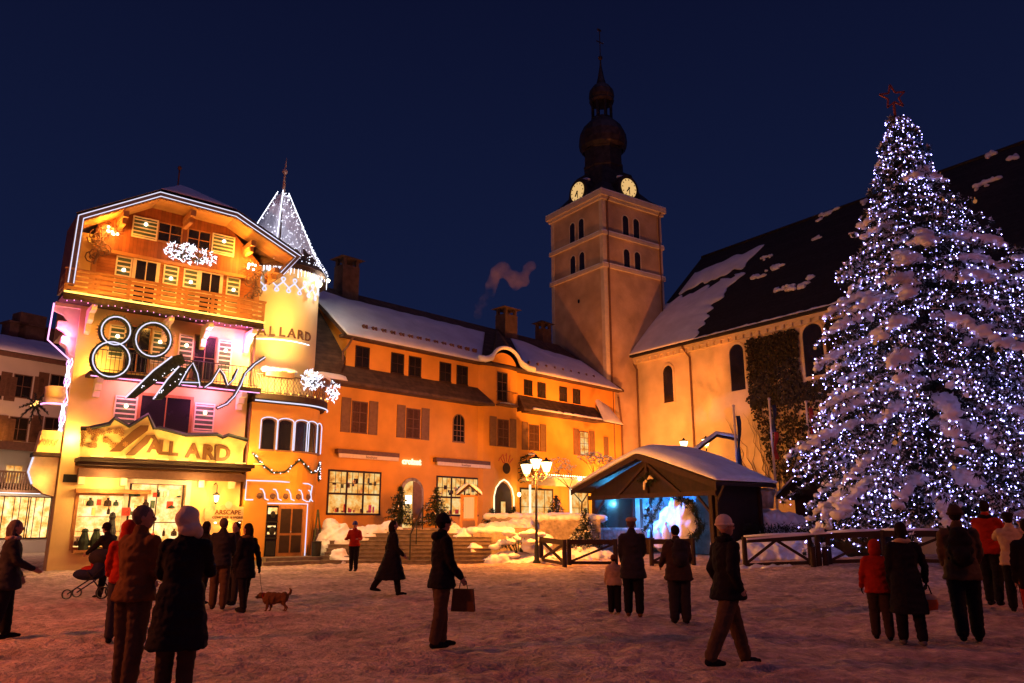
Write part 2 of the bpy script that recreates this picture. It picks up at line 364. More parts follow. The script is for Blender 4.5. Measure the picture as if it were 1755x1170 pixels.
# ---- openings on a facade whose outer face is y = y0 (y grows inward)
def window(parent, s, z, w, h, y0=0, fr=.06, mull=(1, 1), glass='darkpane', fmat='brown', lab=None, sill=True, arch=False, proud=.03):
    """frame standing proud of the wall with a pane set back inside it"""
    m = MB(); x0, x1, z0, z1 = s - w / 2, s + w / 2, z - h / 2, z + h / 2; a, b = y0 - proud, y0 + .012
    if arch:
        n = 12; r = w / 2; zc = z1 - r
        outer = [(x0 - fr, z0)] + [(s - (r + fr) * math.cos(math.pi * i / n), zc + (r + fr) * math.sin(math.pi * i / n)) for i in range(n + 1)] + [(x1 + fr, z0)]
        inner = [(x0, z0)] + [(s - r * math.cos(math.pi * i / n), zc + r * math.sin(math.pi * i / n)) for i in range(n + 1)] + [(x1, z0)]
        for i in range(len(outer) - 1): m.xz([outer[i], outer[i + 1], inner[i + 1], inner[i]], a, b)
        m.box(x0 - fr, x1 + fr, a - .03, b, z0 - .08, z0)
        for i in range(1, mull[0] + 1): x = x0 + w * i / (mull[0] + 1); m.box(x - .015, x + .015, a + .008, y0, z0, zc + math.sqrt(max(0, r * r - (x - s) ** 2)))
        for i in range(1, mull[1] + 1): zz = z0 + (z1 - z0) * i / (mull[1] + 1); m.box(x0, x1, a + .009, y0 - .001, zz - .015, zz + .015) if zz < zc else None
        o = m.build('window', M[fmat], parent); g = MB(); g.xz(inner, y0 - .012, y0 + .01); g.build('pane', M[glass], o)
    else:
        m.box(x0 - fr, x0, a, b, z0, z1); m.box(x1, x1 + fr, a, b, z0, z1)
        m.box(x0 - fr, x1 + fr, a, b, z1, z1 + fr); m.box(x0 - fr, x1 + fr, a - (.04 if sill else 0), b, z0 - fr, z0)
        for i in range(1, mull[0] + 1): x = x0 + w * i / (mull[0] + 1); m.box(x - .022, x + .022, a + .008, y0, z0, z1)
        for i in range(1, mull[1] + 1): zz = z0 + h * i / (mull[1] + 1); m.box(x0, x1, a + .009, y0 - .001, zz - .018, zz + .018)
        o = m.build('window', M[fmat], parent); g = MB(); g.box(x0, x1, y0 - .012, y0 + .01, z0, z1); g.build('pane', M[glass], o)
    if lab: o['label'] = lab
    return o
def shutter(parent, s, z, w, h, y0=0, m='shut_o', slat=.11, bulb=False, pan=None, ribs=True):
    f = MB(); x0, x1, z0, z1 = s - w / 2, s + w / 2, z - h / 2, z + h / 2; t = .055 if w > .4 else .04
    f.box(x0, x0 + t, y0 - .055, y0 - .004, z0, z1); f.box(x1 - t, x1, y0 - .055, y0 - .004, z0, z1)
    f.box(x0 + t, x1 - t, y0 - .054, y0 - .004, z1 - t, z1); f.box(x0 + t, x1 - t, y0 - .054, y0 - .004, z0, z0 + t)
    if not pan: f.box(x0 + t, x1 - t, y0 - .054, y0 - .004, z - t / 2, z + t / 2)
    o = f.build('shutter', M[m], parent); p = MB(); p.box(x0 + t, x1 - t, y0 - .03, y0 - .006, z0 + t, z1 - t)
    p.build('shutter_panel', M[pan or m], o)
    if ribs:
        q = MB(); zz = z0 + t + .04
        while zz < z1 - t - .03:
            q.box(x0 + t, x1 - t, y0 - .048, y0 - .03, zz, zz + slat * .3); zz += slat
        q.build('slats', M[m], o)
    if bulb: b = MB(); b.ell((s, y0 - .12, z + .16 * h), (.075, .075, .075), 10, 8); b.build('bulb', M['bulb'], o, True)
    return o

# ================================================================ CHALET
def chalet():
    c = fthing('chalet', 'four storey cream chalet with larch boarded gable and lit balconies', 'chalet', CH)
    bl = [(-8.2, 0), (-1.2, 0), (-1.2, 9), (-6.6, 9), (-7.9, 1.0), (-8.2, .9)]
    m = MB(); m.xy(bl, -.3, 10.3); m.build('wall', M['plaster_c'], c)
    # boarded gable storeys
    g = MB(); g.xz([(-8.0, 10.3), (-1.15, 10.3), (-1.15, 12.75), (-8.0, 12.75)], 0.02, 8.5); g.build('boarding', M['wood_h'], c)
    g = MB(); g.xz([(-8.0, 12.75), (-1.15, 12.75), (-1.15, 13.55), (-2.9, 15.15), (-6.0, 15.15), (-8.0, 13.9)], -.03, 8.4); g.build('boarding', M['wood_v'], c)
    b = MB(); b.box(-8.05, -1.1, -.12, .015, 12.66, 12.80); b.box(-1.3, -1.08, -.14, .01, 10.3, 13.4); b.box(-8.06, -7.86, -.13, .01, 10.3, 13.6); b.build('beam', M['wood'], c)
    # roof shell: eave outline in the facade's x,z, carried forward over the balcony
    ol = [(-9.0, 10.75), (-8.95, 13.55), (-6.05, 15.35), (-2.75, 15.25), (.35, 13.85), (-.45, 12.75)]
    il = [(-8.72, 10.75), (-8.68, 13.42), (-6.0, 15.08), (-2.85, 14.98), (-.02, 13.72), (-.65, 12.86)]
    F0 = -1.35
    m = MB()
    for i in range(len(ol) - 1): m.xz([ol[i], ol[i + 1], il[i + 1], il[i]], F0, 6.0 if i > 1 else .9)
    m.build('roof', M['brown'], c)
    s_ = MB()
    for i in range(0, 4):
        a, b2 = il[i], il[i + 1]; off = .03
        s_.xz([(a[0] + .004, a[1] - .002), (b2[0], b2[1] - .002), (b2[0], b2[1] - off), (a[0] + .02, a[1] - off)], F0 + .06, .0)
    s_.build('soffit', M['soffit'], c)
    # upper roof body with half hip and snow
    r = MB(); k0 = [(-9.0, 13.62), (-6.05, 15.42), (-2.75, 15.32), (.35, 13.92)]
    vs = [(x, F0 - .05, z) for x, z in k0] + [(-4.5, 2.0, 17.2), (-4.5, 6.5, 17.2), (-7.3, 6.5, 14.0), (.35, 6.5, 13.9)]
    r.add(vs, [(0, 1, 4, 5, 6), (1, 2, 4), (2, 3, 7, 5, 4), (5, 7, 6)]); r.build('roof_top', M['brown'], c)
    def P(u, v):
        a = Vector((-6.05, F0 - .02, 15.45)).lerp(Vector((-2.75, F0 - .02, 15.35)), u); t = Vector((-4.5, 2.0, 17.25)); return a.lerp(t, v * .98)
    snow_slab('roof_snow', P, 0, 1, 0.02, 1, .10, c, 20, 16, noisy=.05)
    def P(u, v): return Vector((-2.75, F0, 15.36)).lerp(Vector((.3, F0, 13.98)), u).lerp(Vector((-4.5, 2.0, 17.25)).lerp(Vector((-4.5, 6, 17.25)), u), v)
    snow_slab('roof_snow', P, 0.02, .98, 0.05, .97, .13, c, 24, 14)
    def P(u, v): return Vector((-8.9, F0, 13.75)).lerp(Vector((-6.05, F0, 15.46)), u).lerp(Vector((-7.3, 5, 14.5)).lerp(Vector((-4.5, 4, 17.22)), u), v)
    snow_slab('roof_snow', P, 0.02, .98, 0.05, .95, .1, c, 24, 14)
    # finial behind ridge
    f = MB(); f.tube([(-4.5, 2.4, 17.2), (-4.5, 2.4, 18.3)], .035); f.ell((-4.5, 2.4, 18.3), (.1, .1, .12)); f.build('finial', M['brown'], c)
    # tube lights following the roof edge, two rows
    for off, rr in ((.05, .022), (.24, .022)):
        pts = []
        for i in range(len(ol)):
            f_ = off / .28; pts.append((ol[i][0] * (1 - f_) + il[i][0] * f_, F0 - .05, ol[i][1] * (1 - f_) + il[i][1] * f_))
        t = MB(); t.tube(pts, rr, 5); t.build('tube_light', M['white_l'], c)
    sb = MB(); sb.box(-8.66, -8.06, .0, .12, 10.45, 13.35); sb.build('side_board', M['plaster_c'], c)
    # purlin ends
    for x, z in ((-7.2, 14.2), (-4.6, 14.9), (-1.9, 14.15), (-.75, 13.1)):
        p = MB(); p.box(x - .11, x + .11, F0 + .1, 0, z - .25, z); p.box(x - .08, x + .08, F0 + .3, 0, z - .5, z - .25); p.build('purlin', M['wood'], c)
    # attic
    for x in (-5.18, -3.95): window(c, x, 14.05, .92, .8, -.03, fmat='wood')
    shutter(c, -6.2, 14.05, 1.02, .95, -.03, 'cream', .17, True, 'shut_g'); shutter(c, -2.88, 14.05, 1.02, .95, -.03, 'cream', .17, True, 'shut_g')
    # balcony storey
    for x in (-5.96, -3.27): window(c, x, 11.65, .8, 1.9, .02, fmat='cream', fr=.14, sill=False)
    for x in (-6.84, -4.96, -4.13, -2.26): shutter(c, x, 11.75, .62, 1.75, .02, 'cream', .2, True, 'shut_g')
    # second storey
    window(c, -5.95, 8.75, .85, 1.9, 0, fmat='wood'); window(c, -3.24, 8.75, .85, 1.9, 0, fmat='brown')
    for x in (-6.77, -5.12, -4.05, -2.38): shutter(c, x, 8.95, .62, 1.45, 0, 'cream', .2, True, 'shut_g')
    # first storey
    window(c, -4.6, 6.1, 1.95, 1.55, 0, fmat='wood', mull=(1, 0), fr=.12)
    for x in (-6.15, -3.02): shutter(c, x, 6.15, .86, 1.25, 0, 'cream', .2, True, 'shut_g')
    # big balcony
    bc = MB(); bc.box(-9.05, -1.2, -1.3, -.02, 10.25, 10.42); bc.box(-9.05, -1.2, -1.34, -1.22, 10.1, 10.25); o = bc.build('balcony', M['wood_d'], c)
    rl = MB()
    for z in (10.52, 10.72, 10.92, 11.12): rl.box(-9.05, -1.2, -1.31, -1.27, z, z + .13)
    rl.box(-9.1, -1.15, -1.36, -1.22, 11.30, 11.38)
    for x in [-9.0 + i * 1.11 for i in range(8)]: rl.box(x - .06, x + .06, -1.27, -1.19, 10.42, 11.3)
    for z in (10.52, 10.72, 10.92, 11.12): rl.box(-9.06, -9.02, -1.2, -.05, z, z + .13)
    rl.build('railing', M['wood'], o)
    yl = MB(); yl.tube([(-9.05, -1.42, 10.38), (-1.2, -1.42, 10.38)], .042, 5); yl.build('tube_light', M['yellow_l'], o)
    lo = MB()
    for x in [-8.9 + i * .24 for i in range(33)]: lo.ell((x, -1.36, 10.06 + .05 * math.sin(x * 5)), (.02, .02, .03), 5, 4)
    lo.build('string_light', M['pink_l'], o)
    for x in (-7.9, -5.0, -3.4, -1.5):   # curved plaster brackets below
        b = MB(); b.xz([(0, 0), (0, 0)], 0, 0) if 0 else None
        prof = [(0, 10.1), (-1.15, 10.1), (-1.1, 9.9), (-.7, 9.85), (-.6, 9.6), (-.3, 9.5), (-.22, 9.2), (0, 9.1)]
        vs = [(x - .1, y, z) for y, z in prof] + [(x + .1, y, z) for y, z in prof]; n = len(prof)
        b.add(vs, [tuple(range(n)), tuple(range(2 * n - 1, n - 1, -1))] + [(i, i + n, (i + 1) % n + n, (i + 1) % n) for i in range(n)]); b.build('bracket', M['cream'], o)
    # left return: scalloped eave brackets and icicle strings
    for i, z in enumerate((9.75, 9.1, 8.5)):
        b = MB(); L = .95 - .22 * i
        prof = [(-8.2, z + .45), (-8.2 - L, z + .45), (-8.2 - L, z + .2), (-8.2 - L * .6, z + .05), (-8.2 - L * .35, z - .25), (-8.2, z - .35)]
        b.xz(prof, .1, .28 + .2 * i); b.build('eave_bracket', M['cream'], c)
    fl = MB(); fl.box(-9.1, -8.2, 0, .8, 10.12, 10.28); fl.build('eave_board', M['cream'], c)
    t = MB(); t.tube([(-9.16, 0.0, 10.2), (-9.2, 0, 8.7), (-8.35, 0.0, 8.0)], .03, 5)
    t.build('tube_light', M['pink_l'], c)
    for k in range(7):
        t = MB(); x = -8.28 - .02 * (k % 3); pts = []
        for j in range(20): pts.append((x + .05 * math.sin(j * 1.3 + k * 2), .05 + .12 * k, 8.1 - j * .155))
        t.tube(pts, .013, 4); t.build('string_light', M['pink_l'] if k % 2 else M['fairy_s'], c)
    # second balcony (thin slab with pink tube)
    b2 = MB(); b2.box(-7.75, -.95, -.95, -.01, 7.36, 7.52); o2 = b2.build('balcony', M['wood_d'], c)
    r2 = MB(); r2.tube([(-7.7, -.9, 8.4), (-1.0, -.9, 8.4)], .022, 5); r2.tube([(-7.7, -.9, 7.62), (-1.0, -.9, 7.62)], .016, 5)
    x = -7.7
    while x < -1: r2.tube([(x, -.9, 7.5), (x, -.9, 8.4)], .011, 4); x += .16
    r2.build('railing', M['black'], o2)
    t = MB(); t.tube([(-7.7, -.93, 7.31), (-1, -.93, 7.31)], .02, 5)
    t.build('tube_light', M['pink_l'], o2)
    for x in (-7.3, -1.6):
        b = MB(); b.box(x - .12, x + .12, -.7, -.01, 7.1, 7.34); b.box(x - .12, x + .12, -.45, -.01, 6.85, 7.1); b.box(x - .12, x + .12, -.22, -.01, 6.6, 6.85); b.build('bracket', M['cream'], o2)
    # downpipe between chalet and annex
    d = MB(); d.tube([(-1.12, -.12, 10.2), (-1.12, -.12, 7.7)], .055, 8); d.tube([(-1.08, -.08, 7.0), (-1.08, -.08, 3.2)], .05, 8); d.build('downpipe', M['brown'], c)
    # ledge carrying the fascia sign, painted beam, corbels
    l = MB(); l.box(-7.75, -1.05, -1.15, -.01, 4.02, 4.16); l.box(-7.7, -1.1, -.9, -.01, 3.9, 4.02); l.build('canopy', M['wood_d'], c)
    l = MB(); l.box(-7.6, -1.15, -.35, -.01, 3.48, 3.80); l.build('beam', M['brown'], c)
    for x in (-7.45, -5.95, -2.95, -1.65): l = MB(); l.box(x - .11, x + .11, -.3, -.01, 3.18, 3.47); l.build('corbel', M['cream'], c)
    # shop openings
    window(c, -6.25, 1.8, 2.35, 1.95, 0, fr=.12, mull=(0, 0), glass='shop2', fmat='wood')
    window(c, -4.6, 1.75, 1.95, 3.0, 0, fr=.08, mull=(1, 1), glass='shop2', fmat='wood_d', sill=False)
    m = MB(); m.box(-5.85, -5.68, -.1, -.01, -.1, 3.45); m.box(-3.5, -3.3, -.1, -.01, -.1, 3.45); m.box(-5.85, -3.3, -.11, -.01, 3.28, 3.46); m.build('stone_surround', M['trim'], c)
    l = MB(); l.box(-7.6, -4.9, -.28, -.03, 2.86, 3.02); l.build('lintel', M['wood'], c)
    # goods on display in the window
    random.seed(77); gd = [M['wood_d'], M['redgrn'], M['cream'], M['fir'], M['shut_g'], M['signface']]
    for k in range(46):
        if k < 24: x = random.uniform(-7.35, -5.2); z = random.choice((.86, .86, 1.45, 2.0, 2.35)) + random.uniform(0, .05)
        else: x = random.uniform(-5.5, -3.75); z = random.choice((1.2, 1.75, 2.3, 2.75))
        ww, hh = random.uniform(.05, .16), random.uniform(.08, .34); m = MB()
        if k % 3: m.box(x - ww, x + ww, -.13, -.06, z, z + hh)
        else: m.lathe([(0, z), (ww, z + .02), (ww * .9, z + hh * .6), (ww * .3, z + hh * .8), (ww * .35, z + hh), (0, z + hh + .01)], (x, -.1), 8)
        m.build('display_item', gd[k % 6], c)
    for z in (1.42, 1.97): l = MB(); l.box(-7.4, -5.12, -.1, -.055, z - .02, z); l.build('shelf', M['wood_d'], c)
    random.seed(3)
    for i, (x, z, hh, mm) in enumerate([(-7.1, 1.2, .5, 'fir'), (-6.7, 1.3, .35, 'garland'), (-6.2, 1.5, 1.0, 'black'), (-5.7, 1.3, .6, 'redgrn'), (-5.35, 1.4, .8, 'cream')]):
        m = MB()
        m.lathe([(.01, z - .6), (.16, z - .55), (.19, z - .2 + hh * .1), (.1, z + hh * .35), (.13, z + hh * .45), (.09, z + hh * .6), (.0, z + hh * .66)], (x, -.2), 8); m.build('display_figure', M[mm], c)
    l = MB(); l.box(-7.45, -5.1, -.42, -.03, .62, .72); l.build('display_ledge', M['wood'], c)
    # facade lights
    for x in (-8.2, -6.4, -4.6, -2.8, -1.6): lamp('balcony_light', (x, -.75, 10.62), 7, WARM, .12, c)
    for x in (-7.6, -5.2, -2.8): lamp('balcony_wash', (x, -2.3, 10.4), 22, WARM, .15, c)
    for x in (-7.6, -2.1): lamp('gable_light', (x, -.75, 13.45), 46, (1, .38, .05), .12, c)
    lamp('gable_wash', (-4.5, -1.25, 12.2), 22, (1, .40, .06), .3, c)
    for x in (-3.2, -1.7): lamp('pink_wash', (x, -.6, 9.6), 28, (1, .16, .55), .15, c)
    lamp('pink_wash', (-6.0, -.8, 7.1), 22, (1, .25, .5), .15, c); lamp('pink_wash', (-3.0, -.8, 7.1), 26, (1, .2, .6), .15, c)
    lamp('pink_wash', (-8.8, -.1, 8.9), 20, (1, .15, .6), .1, c); lamp('pink_wash', (-8.7, .3, 6.6), 14, (1, .2, .7), .1, c)
    lamp('yellow_wash', (-7.4, -.5, 7.75), 16, (1, .6, .12), .1, c)
    lamp('yellow_wash', (-7.95, -.35, 4.9), 24, (1, .6, .14), .1, c); lamp('yellow_wash', (-1.0, -.6, 4.6), 14, (1, .5, .12), .1, c)
    lamp('entrance_wash', (-6.6, -.9, 3.3), 26, (1, .55, .16), .15, c); lamp('entrance_wash', (-3.2, -.8, 3.2), 20, (1, .55, .16), .15, c)
    lamp('entrance_wash', (-4.6, -2.0, 2.2), 30, (1, .58, .2), .2, c)
    return c
chalet()

# ---- things fixed on the chalet
def carved_star(name, label, x, z, y, r=.55):
    t = fthing(name, label, 'lamp', CH, 'star lamps on the gable')
    m = MB(); random.seed(int(abs(x) * 10))
    for k in range(14):
        a = 2 * math.pi * k / 14 + random.uniform(-.15, .15); L = r * random.uniform(.7, 1.1)
        m.tube([(x, y, z), (x + L * .5 * math.cos(a), y - .08, z + L * .5 * math.sin(a)), (x + L * math.cos(a + .15), y - .02, z + L * math.sin(a + .15))], [.03, .022, .008], 5)
    m.build('spikes', M['wood'], t); 
    for k in range(7): b = MB(); b.ell((x + random.uniform(-.2, .2), y - .12, z + random.uniform(-.15, .2)), (.055, .055, .055), 8, 6); b.build('bulb', M['bulb'], t, True)
    return t
carved_star('star_lamp', 'glowing straw star lamp at the left end of the gable under the eave', -7.55, 13.35, -.75)
carved_star('star_lamp', 'glowing straw star lamp at the right end of the gable beside the roof bracket', -1.75, 12.95, -.75)
def scroll(name, label, x, z, r):
    t = MB()
    for k in range(9):
        a = k * .7; cx = x + .22 * math.cos(a * 1.7); cz = z - k * .16 + .3
        t.tube([(cx + r * (1 - j / 14) * .5 * math.cos(j * .75 + k), -.35 - .02 * (k % 3), cz + r * (1 - j / 14) * .5 * math.sin(j * .75 + k)) for j in range(13)], .028, 5)
    t.tube([(x, -.3, z + .5), (x + .1, -.32, z - .2), (x - .1, -.3, z - 1.2)], .05, 5)
    o = t.build(name, M['brown'], None); o.location = (CH.o[0], CH.o[1], 0); o.rotation_euler = (0, 0, CH.rot)
    return tag(o, label, 'ornament', 'scroll ornaments on the gable')
scroll('scroll_ornament', 'dark wrought scroll hanging by the left lamp of the gable', -7.9, 13.2, .55)
scroll('scroll_ornament', 'dark wrought scroll hanging by the right lamp of the gable', -1.45, 12.6, .45)
def light_bush(name, label, F, x, y, z, w, h, n, mm, group='white light sprays'):
    t = fthing(name, label, 'light decoration', F, group)
    random.seed(int(x * 31 + 100)); m = MB(); b = MB()
    for k in range(n):
        a = random.uniform(0, math.pi * 2); rr = math.sqrt(random.random()); px = x + w * rr * math.cos(a) / 2; pz = z + h * rr * math.sin(a) / 2; py = y - random.random() * .3
        m.tube([(x + (px - x) * .3, y, z - h * .2), (px, py, pz)], .008, 3, False)
        for q in range(3):
            aa = random.uniform(0, 6.28); L = random.uniform(.05, .12)
            b.tube([(px, py, pz), (px + L * math.cos(aa), py - .02, pz + L * math.sin(aa))], [.018, .008], 4)
    m.build('stems', M['garland'], t); b.build('lights', mm, t); return t
light_bush('light_spray', 'wide spray of white and amber lights hung under the attic windows', CH, -4.35, -.3, 13.15, 2.3, .9, 130, M['fairy_s'])

def big_numbers():
    t = fthing('light_sign', 'garland sign reading 80 ANS in white tube light', 'sign', CH)
    y = -1.5
    def Q(px, py): s, z = CH.q(px, py, y); return (s, y, z)
    def stroke(name, pts, thick, r=.035, closed=False):
        g = MB(); random.seed(len(pts)); pp = [Vector(Q(*p)) for p in pts]
        if closed: pp = pp + [pp[0], pp[1]]
        L = []
        for i in range(len(pp) - 1):
            a, b = Vector(pp[i]), Vector(pp[i + 1]); n = max(2, int((b - a).length / .05))
            L += [a.lerp(b, j / n) for j in range(n)]
        for p in L:
            for q in range(7):
                a = random.uniform(0, 6.28); d = Vector((math.cos(a), random.uniform(-.6, .6), math.sin(a))); k = thick * random.uniform(.6, 1.25)
                u = Vector((-d.z, .3, d.x)) * .018; c0 = p + Vector((0, .05, 0))
                g.add([c0 + u, c0 - u, c0 + d * k], [(0, 1, 2)])
        g.tube([p + Vector((0, .05, 0)) for p in pp], thick * .6, 6)
        o = g.build(name, M['garland'], t)
        w_ = MB(); w_.tube([p + Vector((0, -.06, 0)) for p in map(Vector, pp)], r, 5, not closed); w_.build('tube_light', M['white_l'], o)
        return o
    def circ(cx, cy, rx, ry, n=22): return [(cx + rx * math.cos(2 * math.pi * i / n), cy + ry * math.sin(2 * math.pi * i / n)) for i in range(n)]
    stroke('digit_ring', circ(198, 567, 25, 24), .19, .027, True)
    stroke('digit_ring', circ(190, 616, 32, 30), .19, .027, True)
    stroke('digit_ring', circ(262, 582, 30, 29), .19, .027, True)
    # broad roof-like strokes of the big A
    for k, q in enumerate(([(214, 682), (232, 682), (268, 655), (318, 622), (312, 606), (294, 611), (262, 635)], [(262, 684), (278, 684), (318, 650), (326, 632), (306, 628), (286, 650)])):
        g = MB(); g.xz([(Q(*p)[0], Q(*p)[2]) for p in q], y - .03, y + .12); o = g.build('letter_stroke', M['garland'], t)
        w_ = MB(); pp = [Vector(Q(*p)) + Vector((0, -.07, 0)) for p in q[:1] + q[-1:] + q[-2:-3:-1]]; w_.tube(pp, .032, 5); w_.build('tube_light', M['white_l'], o)
        w_ = MB(); random.seed(k)
        for i in range(12):
            f = random.random(); a = Vector(Q(*q[0])).lerp(Vector(Q(*q[3])), f); w_.ell(a + Vector((random.uniform(-.05, .05), -.07, random.uniform(-.02, .12))), (.02, .02, .02), 5, 4)
        w_.build('bulb', M['fairy_s'], o)
    stroke('letter_stroke', [(306, 660), (322, 632), (330, 622), (338, 640), (342, 662)], .17, .022)
    stroke('letter_stroke', [(308, 655), (342, 656)], .1, .022)
    stroke('letter_stroke', [(350, 664), (362, 655), (376, 632), (384, 642), (390, 660), (400, 650), (408, 632)], .12, .024)
    stroke('letter_stroke', [(372, 699), (388, 692), (402, 678), (412, 660), (420, 640), (436, 624), (454, 612)], .14, .026)
big_numbers()

def fascia_sign():
    t = fthing('fascia_sign', 'yellow lit fascia sign shaped like mountains reading ALLARD', 'sign', CH)
    y = -1.05
    def Q(px, py): s, z = CH.q(px, py, y); return (s, z)
    top = [(138, 735), (152, 735), (187, 727), (196, 717), (221, 731), (253, 711), (264, 735), (272, 734), (318, 746), (371, 745), (381, 750), (391, 746), (424, 755)]
    pts = [Q(*p) for p in top]
    base = 4.2
    m = MB(); m.xz([(pts[0][0] + .1, base)] + pts + [(pts[-1][0] - .35, base)], y, y + .06); m.build('sign_board', M['signface'], t)
    e = MB(); e.tube([(p[0], y - .02, p[1] + .02) for p in pts], .085, 5); e.build('edge_trim', M['black'], t)
    q = [(190, 772), (208, 772), (246, 737), (254, 734), (252, 750), (260, 750), (262, 730), (243, 729), (228, 738)]
    a = MB(); a.xz([Q(*p) for p in [(186, 774), (206, 774), (252, 738), (254, 729), (240, 729), (228, 737)]], y - .1, y - .04)
    a.xz([Q(*p) for p in [(214, 780), (230, 780), (252, 760), (258, 750), (262, 752), (266, 770), (278, 770), (264, 745), (250, 746)]], y - .1, y - .041); a.build('big_letter', M['signbrown'], t)
    L = [(279, 768, 'L', .66), (296, 770, 'L', .66), (330, 773, 'A', .68), (356, 776, 'R', .72), (381, 778, 'D', .74)]
    for px, py, ch, sz in L:
        s, z = Q(px, py); mm = move(text(ch, sz * 1.15, .05, .03), s, y - .07, z); mm.build('letter', M['signbrown'], t)
    mm = move(text('A', .68, .05, .03), *[(Q(263, 766)[0]), y - .105, Q(263, 766)[1]]); mm.build('letter', M['signbrown'], t)
    f = MB(); random.seed(5)
    for k in range(26):
        s, z = Q(random.uniform(140, 215), random.uniform(735, 765)); 
        for j in range(6): a_ = j * 1.05 + k; f.xz([(s, z), (s + .10 * math.cos(a_), z + .10 * math.sin(a_)), (s + .10 * math.cos(a_ + .6), z + .10 * math.sin(a_ + .6))], y - .09 - .002 * k, y - .07)
    f.build('leaf_relief', M['wood'], t)
    b = MB()
    for i in range(9): x = -7.4 + i * .78; b.box(x, x + .45, y - .22, y - .17, base - .02, base + .02)
    b.build('light_strip', M['yellow_l'], t)
    for x in (-7.0, -5.4, -3.8, -2.2): lamp('sign_light', (x, y - .75, base + .25), 13, (1, .62, .14), .06, t)
fascia_sign()
def plaque():
    t = fthing('plaque', 'carved ochre plaque with round crest under the wall lantern', 'plaque', CH)
    x0, x1, z0, z1 = -2.66, -.72, 1.83, 2.42
    m = MB(); m.xz([(x0 + .08, z0), (x1 - .08, z0), (x1, z0 + .1), (x1, z1 - .1), (x1 - .08, z1), (-1.3, z1), (-1.45, z1 + .08), (-1.93, z1 + .08), (-2.1, z1), (x0 + .08, z1), (x0, z1 - .1), (x0, z0 + .1)], -.1, -.02); m.build('board', M['plaque'], t)
    c_ = MB(); c_.xz([(-1.69 + .16 * math.cos(i * .524), z1 + .06 + .16 * math.sin(i * .524)) for i in range(12)], -.13, -.101); c_.build('crest', M['trim'], t)
    move(text('ARSCAPE', .27, .02, .004), -1.69, -.11, 2.17).build('lettering', M['signbrown'], t)
    move(text('COMPTOIR & SPORT', .14, .02, .002), -1.69, -.11, 1.96).build('lettering', M['signbrown'], t)
    lamp('plaque_light', (-1.69, -.25, 1.7), 3, WARM, .04, t); lamp('plaque_light', (-1.2, -.25, 2.6), 2, WARM, .04, t)
    for x in (-2.2, -1.2): b = MB(); b.ell((x, -.16, 1.74), (.06, .05, .03), 8, 5); b.build('uplight', M['bulb'], t)
plaque()
def wall_lantern():
    t = fthing('wall_lantern', 'small lit lantern hanging on a bracket above the plaque', 'lantern', CH)
    x, z = -2.3, 2.78
    m = MB(); m.tube([(x - .05, -.03, z + .55), (x - .02, -.2, z + .62), (x, -.32, z + .5), (x, -.32, z + .2)], .018, 6); m.build('bracket', M['black'], t)
    m = MB(); m.lathe([(.01, z + .24), (.05, z + .2), (.16, z + .12), (.15, z + .1), (0, z + .1)], (x, -.32), 8); m.lathe([(0, z - .22), (.07, z - .2), (.03, z - .26), (0, z - .28)], (x, -.32), 8)
    for k in range(4): a = k * math.pi / 2 + .4; m.tube([(x + .13 * math.cos(a), -.32 + .13 * math.sin(a), z + .1), (x + .08 * math.cos(a), -.32 + .08 * math.sin(a), z - .2)], .01, 4)
    m.build('lantern_frame', M['black'], t)
    g = MB(); g.lathe([(0, z + .09), (.12, z + .085), (.075, z - .18), (0, z - .19)], (x, -.32), 8); g.build('glass', M['lantern'], t)
    lamp('lantern_bulb', (x, -.62, z), 14, WARM, .05, t)
wall_lantern()
o = MB().box(-8.05, -7.35, -.05, -.01, 3.25, 3.55).build('street_sign', M['black']); o.location = (CH.o[0], CH.o[1], 0); o.rotation_euler = (0, 0, CH.rot)
tag(o, 'small dark street name plate at the left corner of the chalet', 'sign')

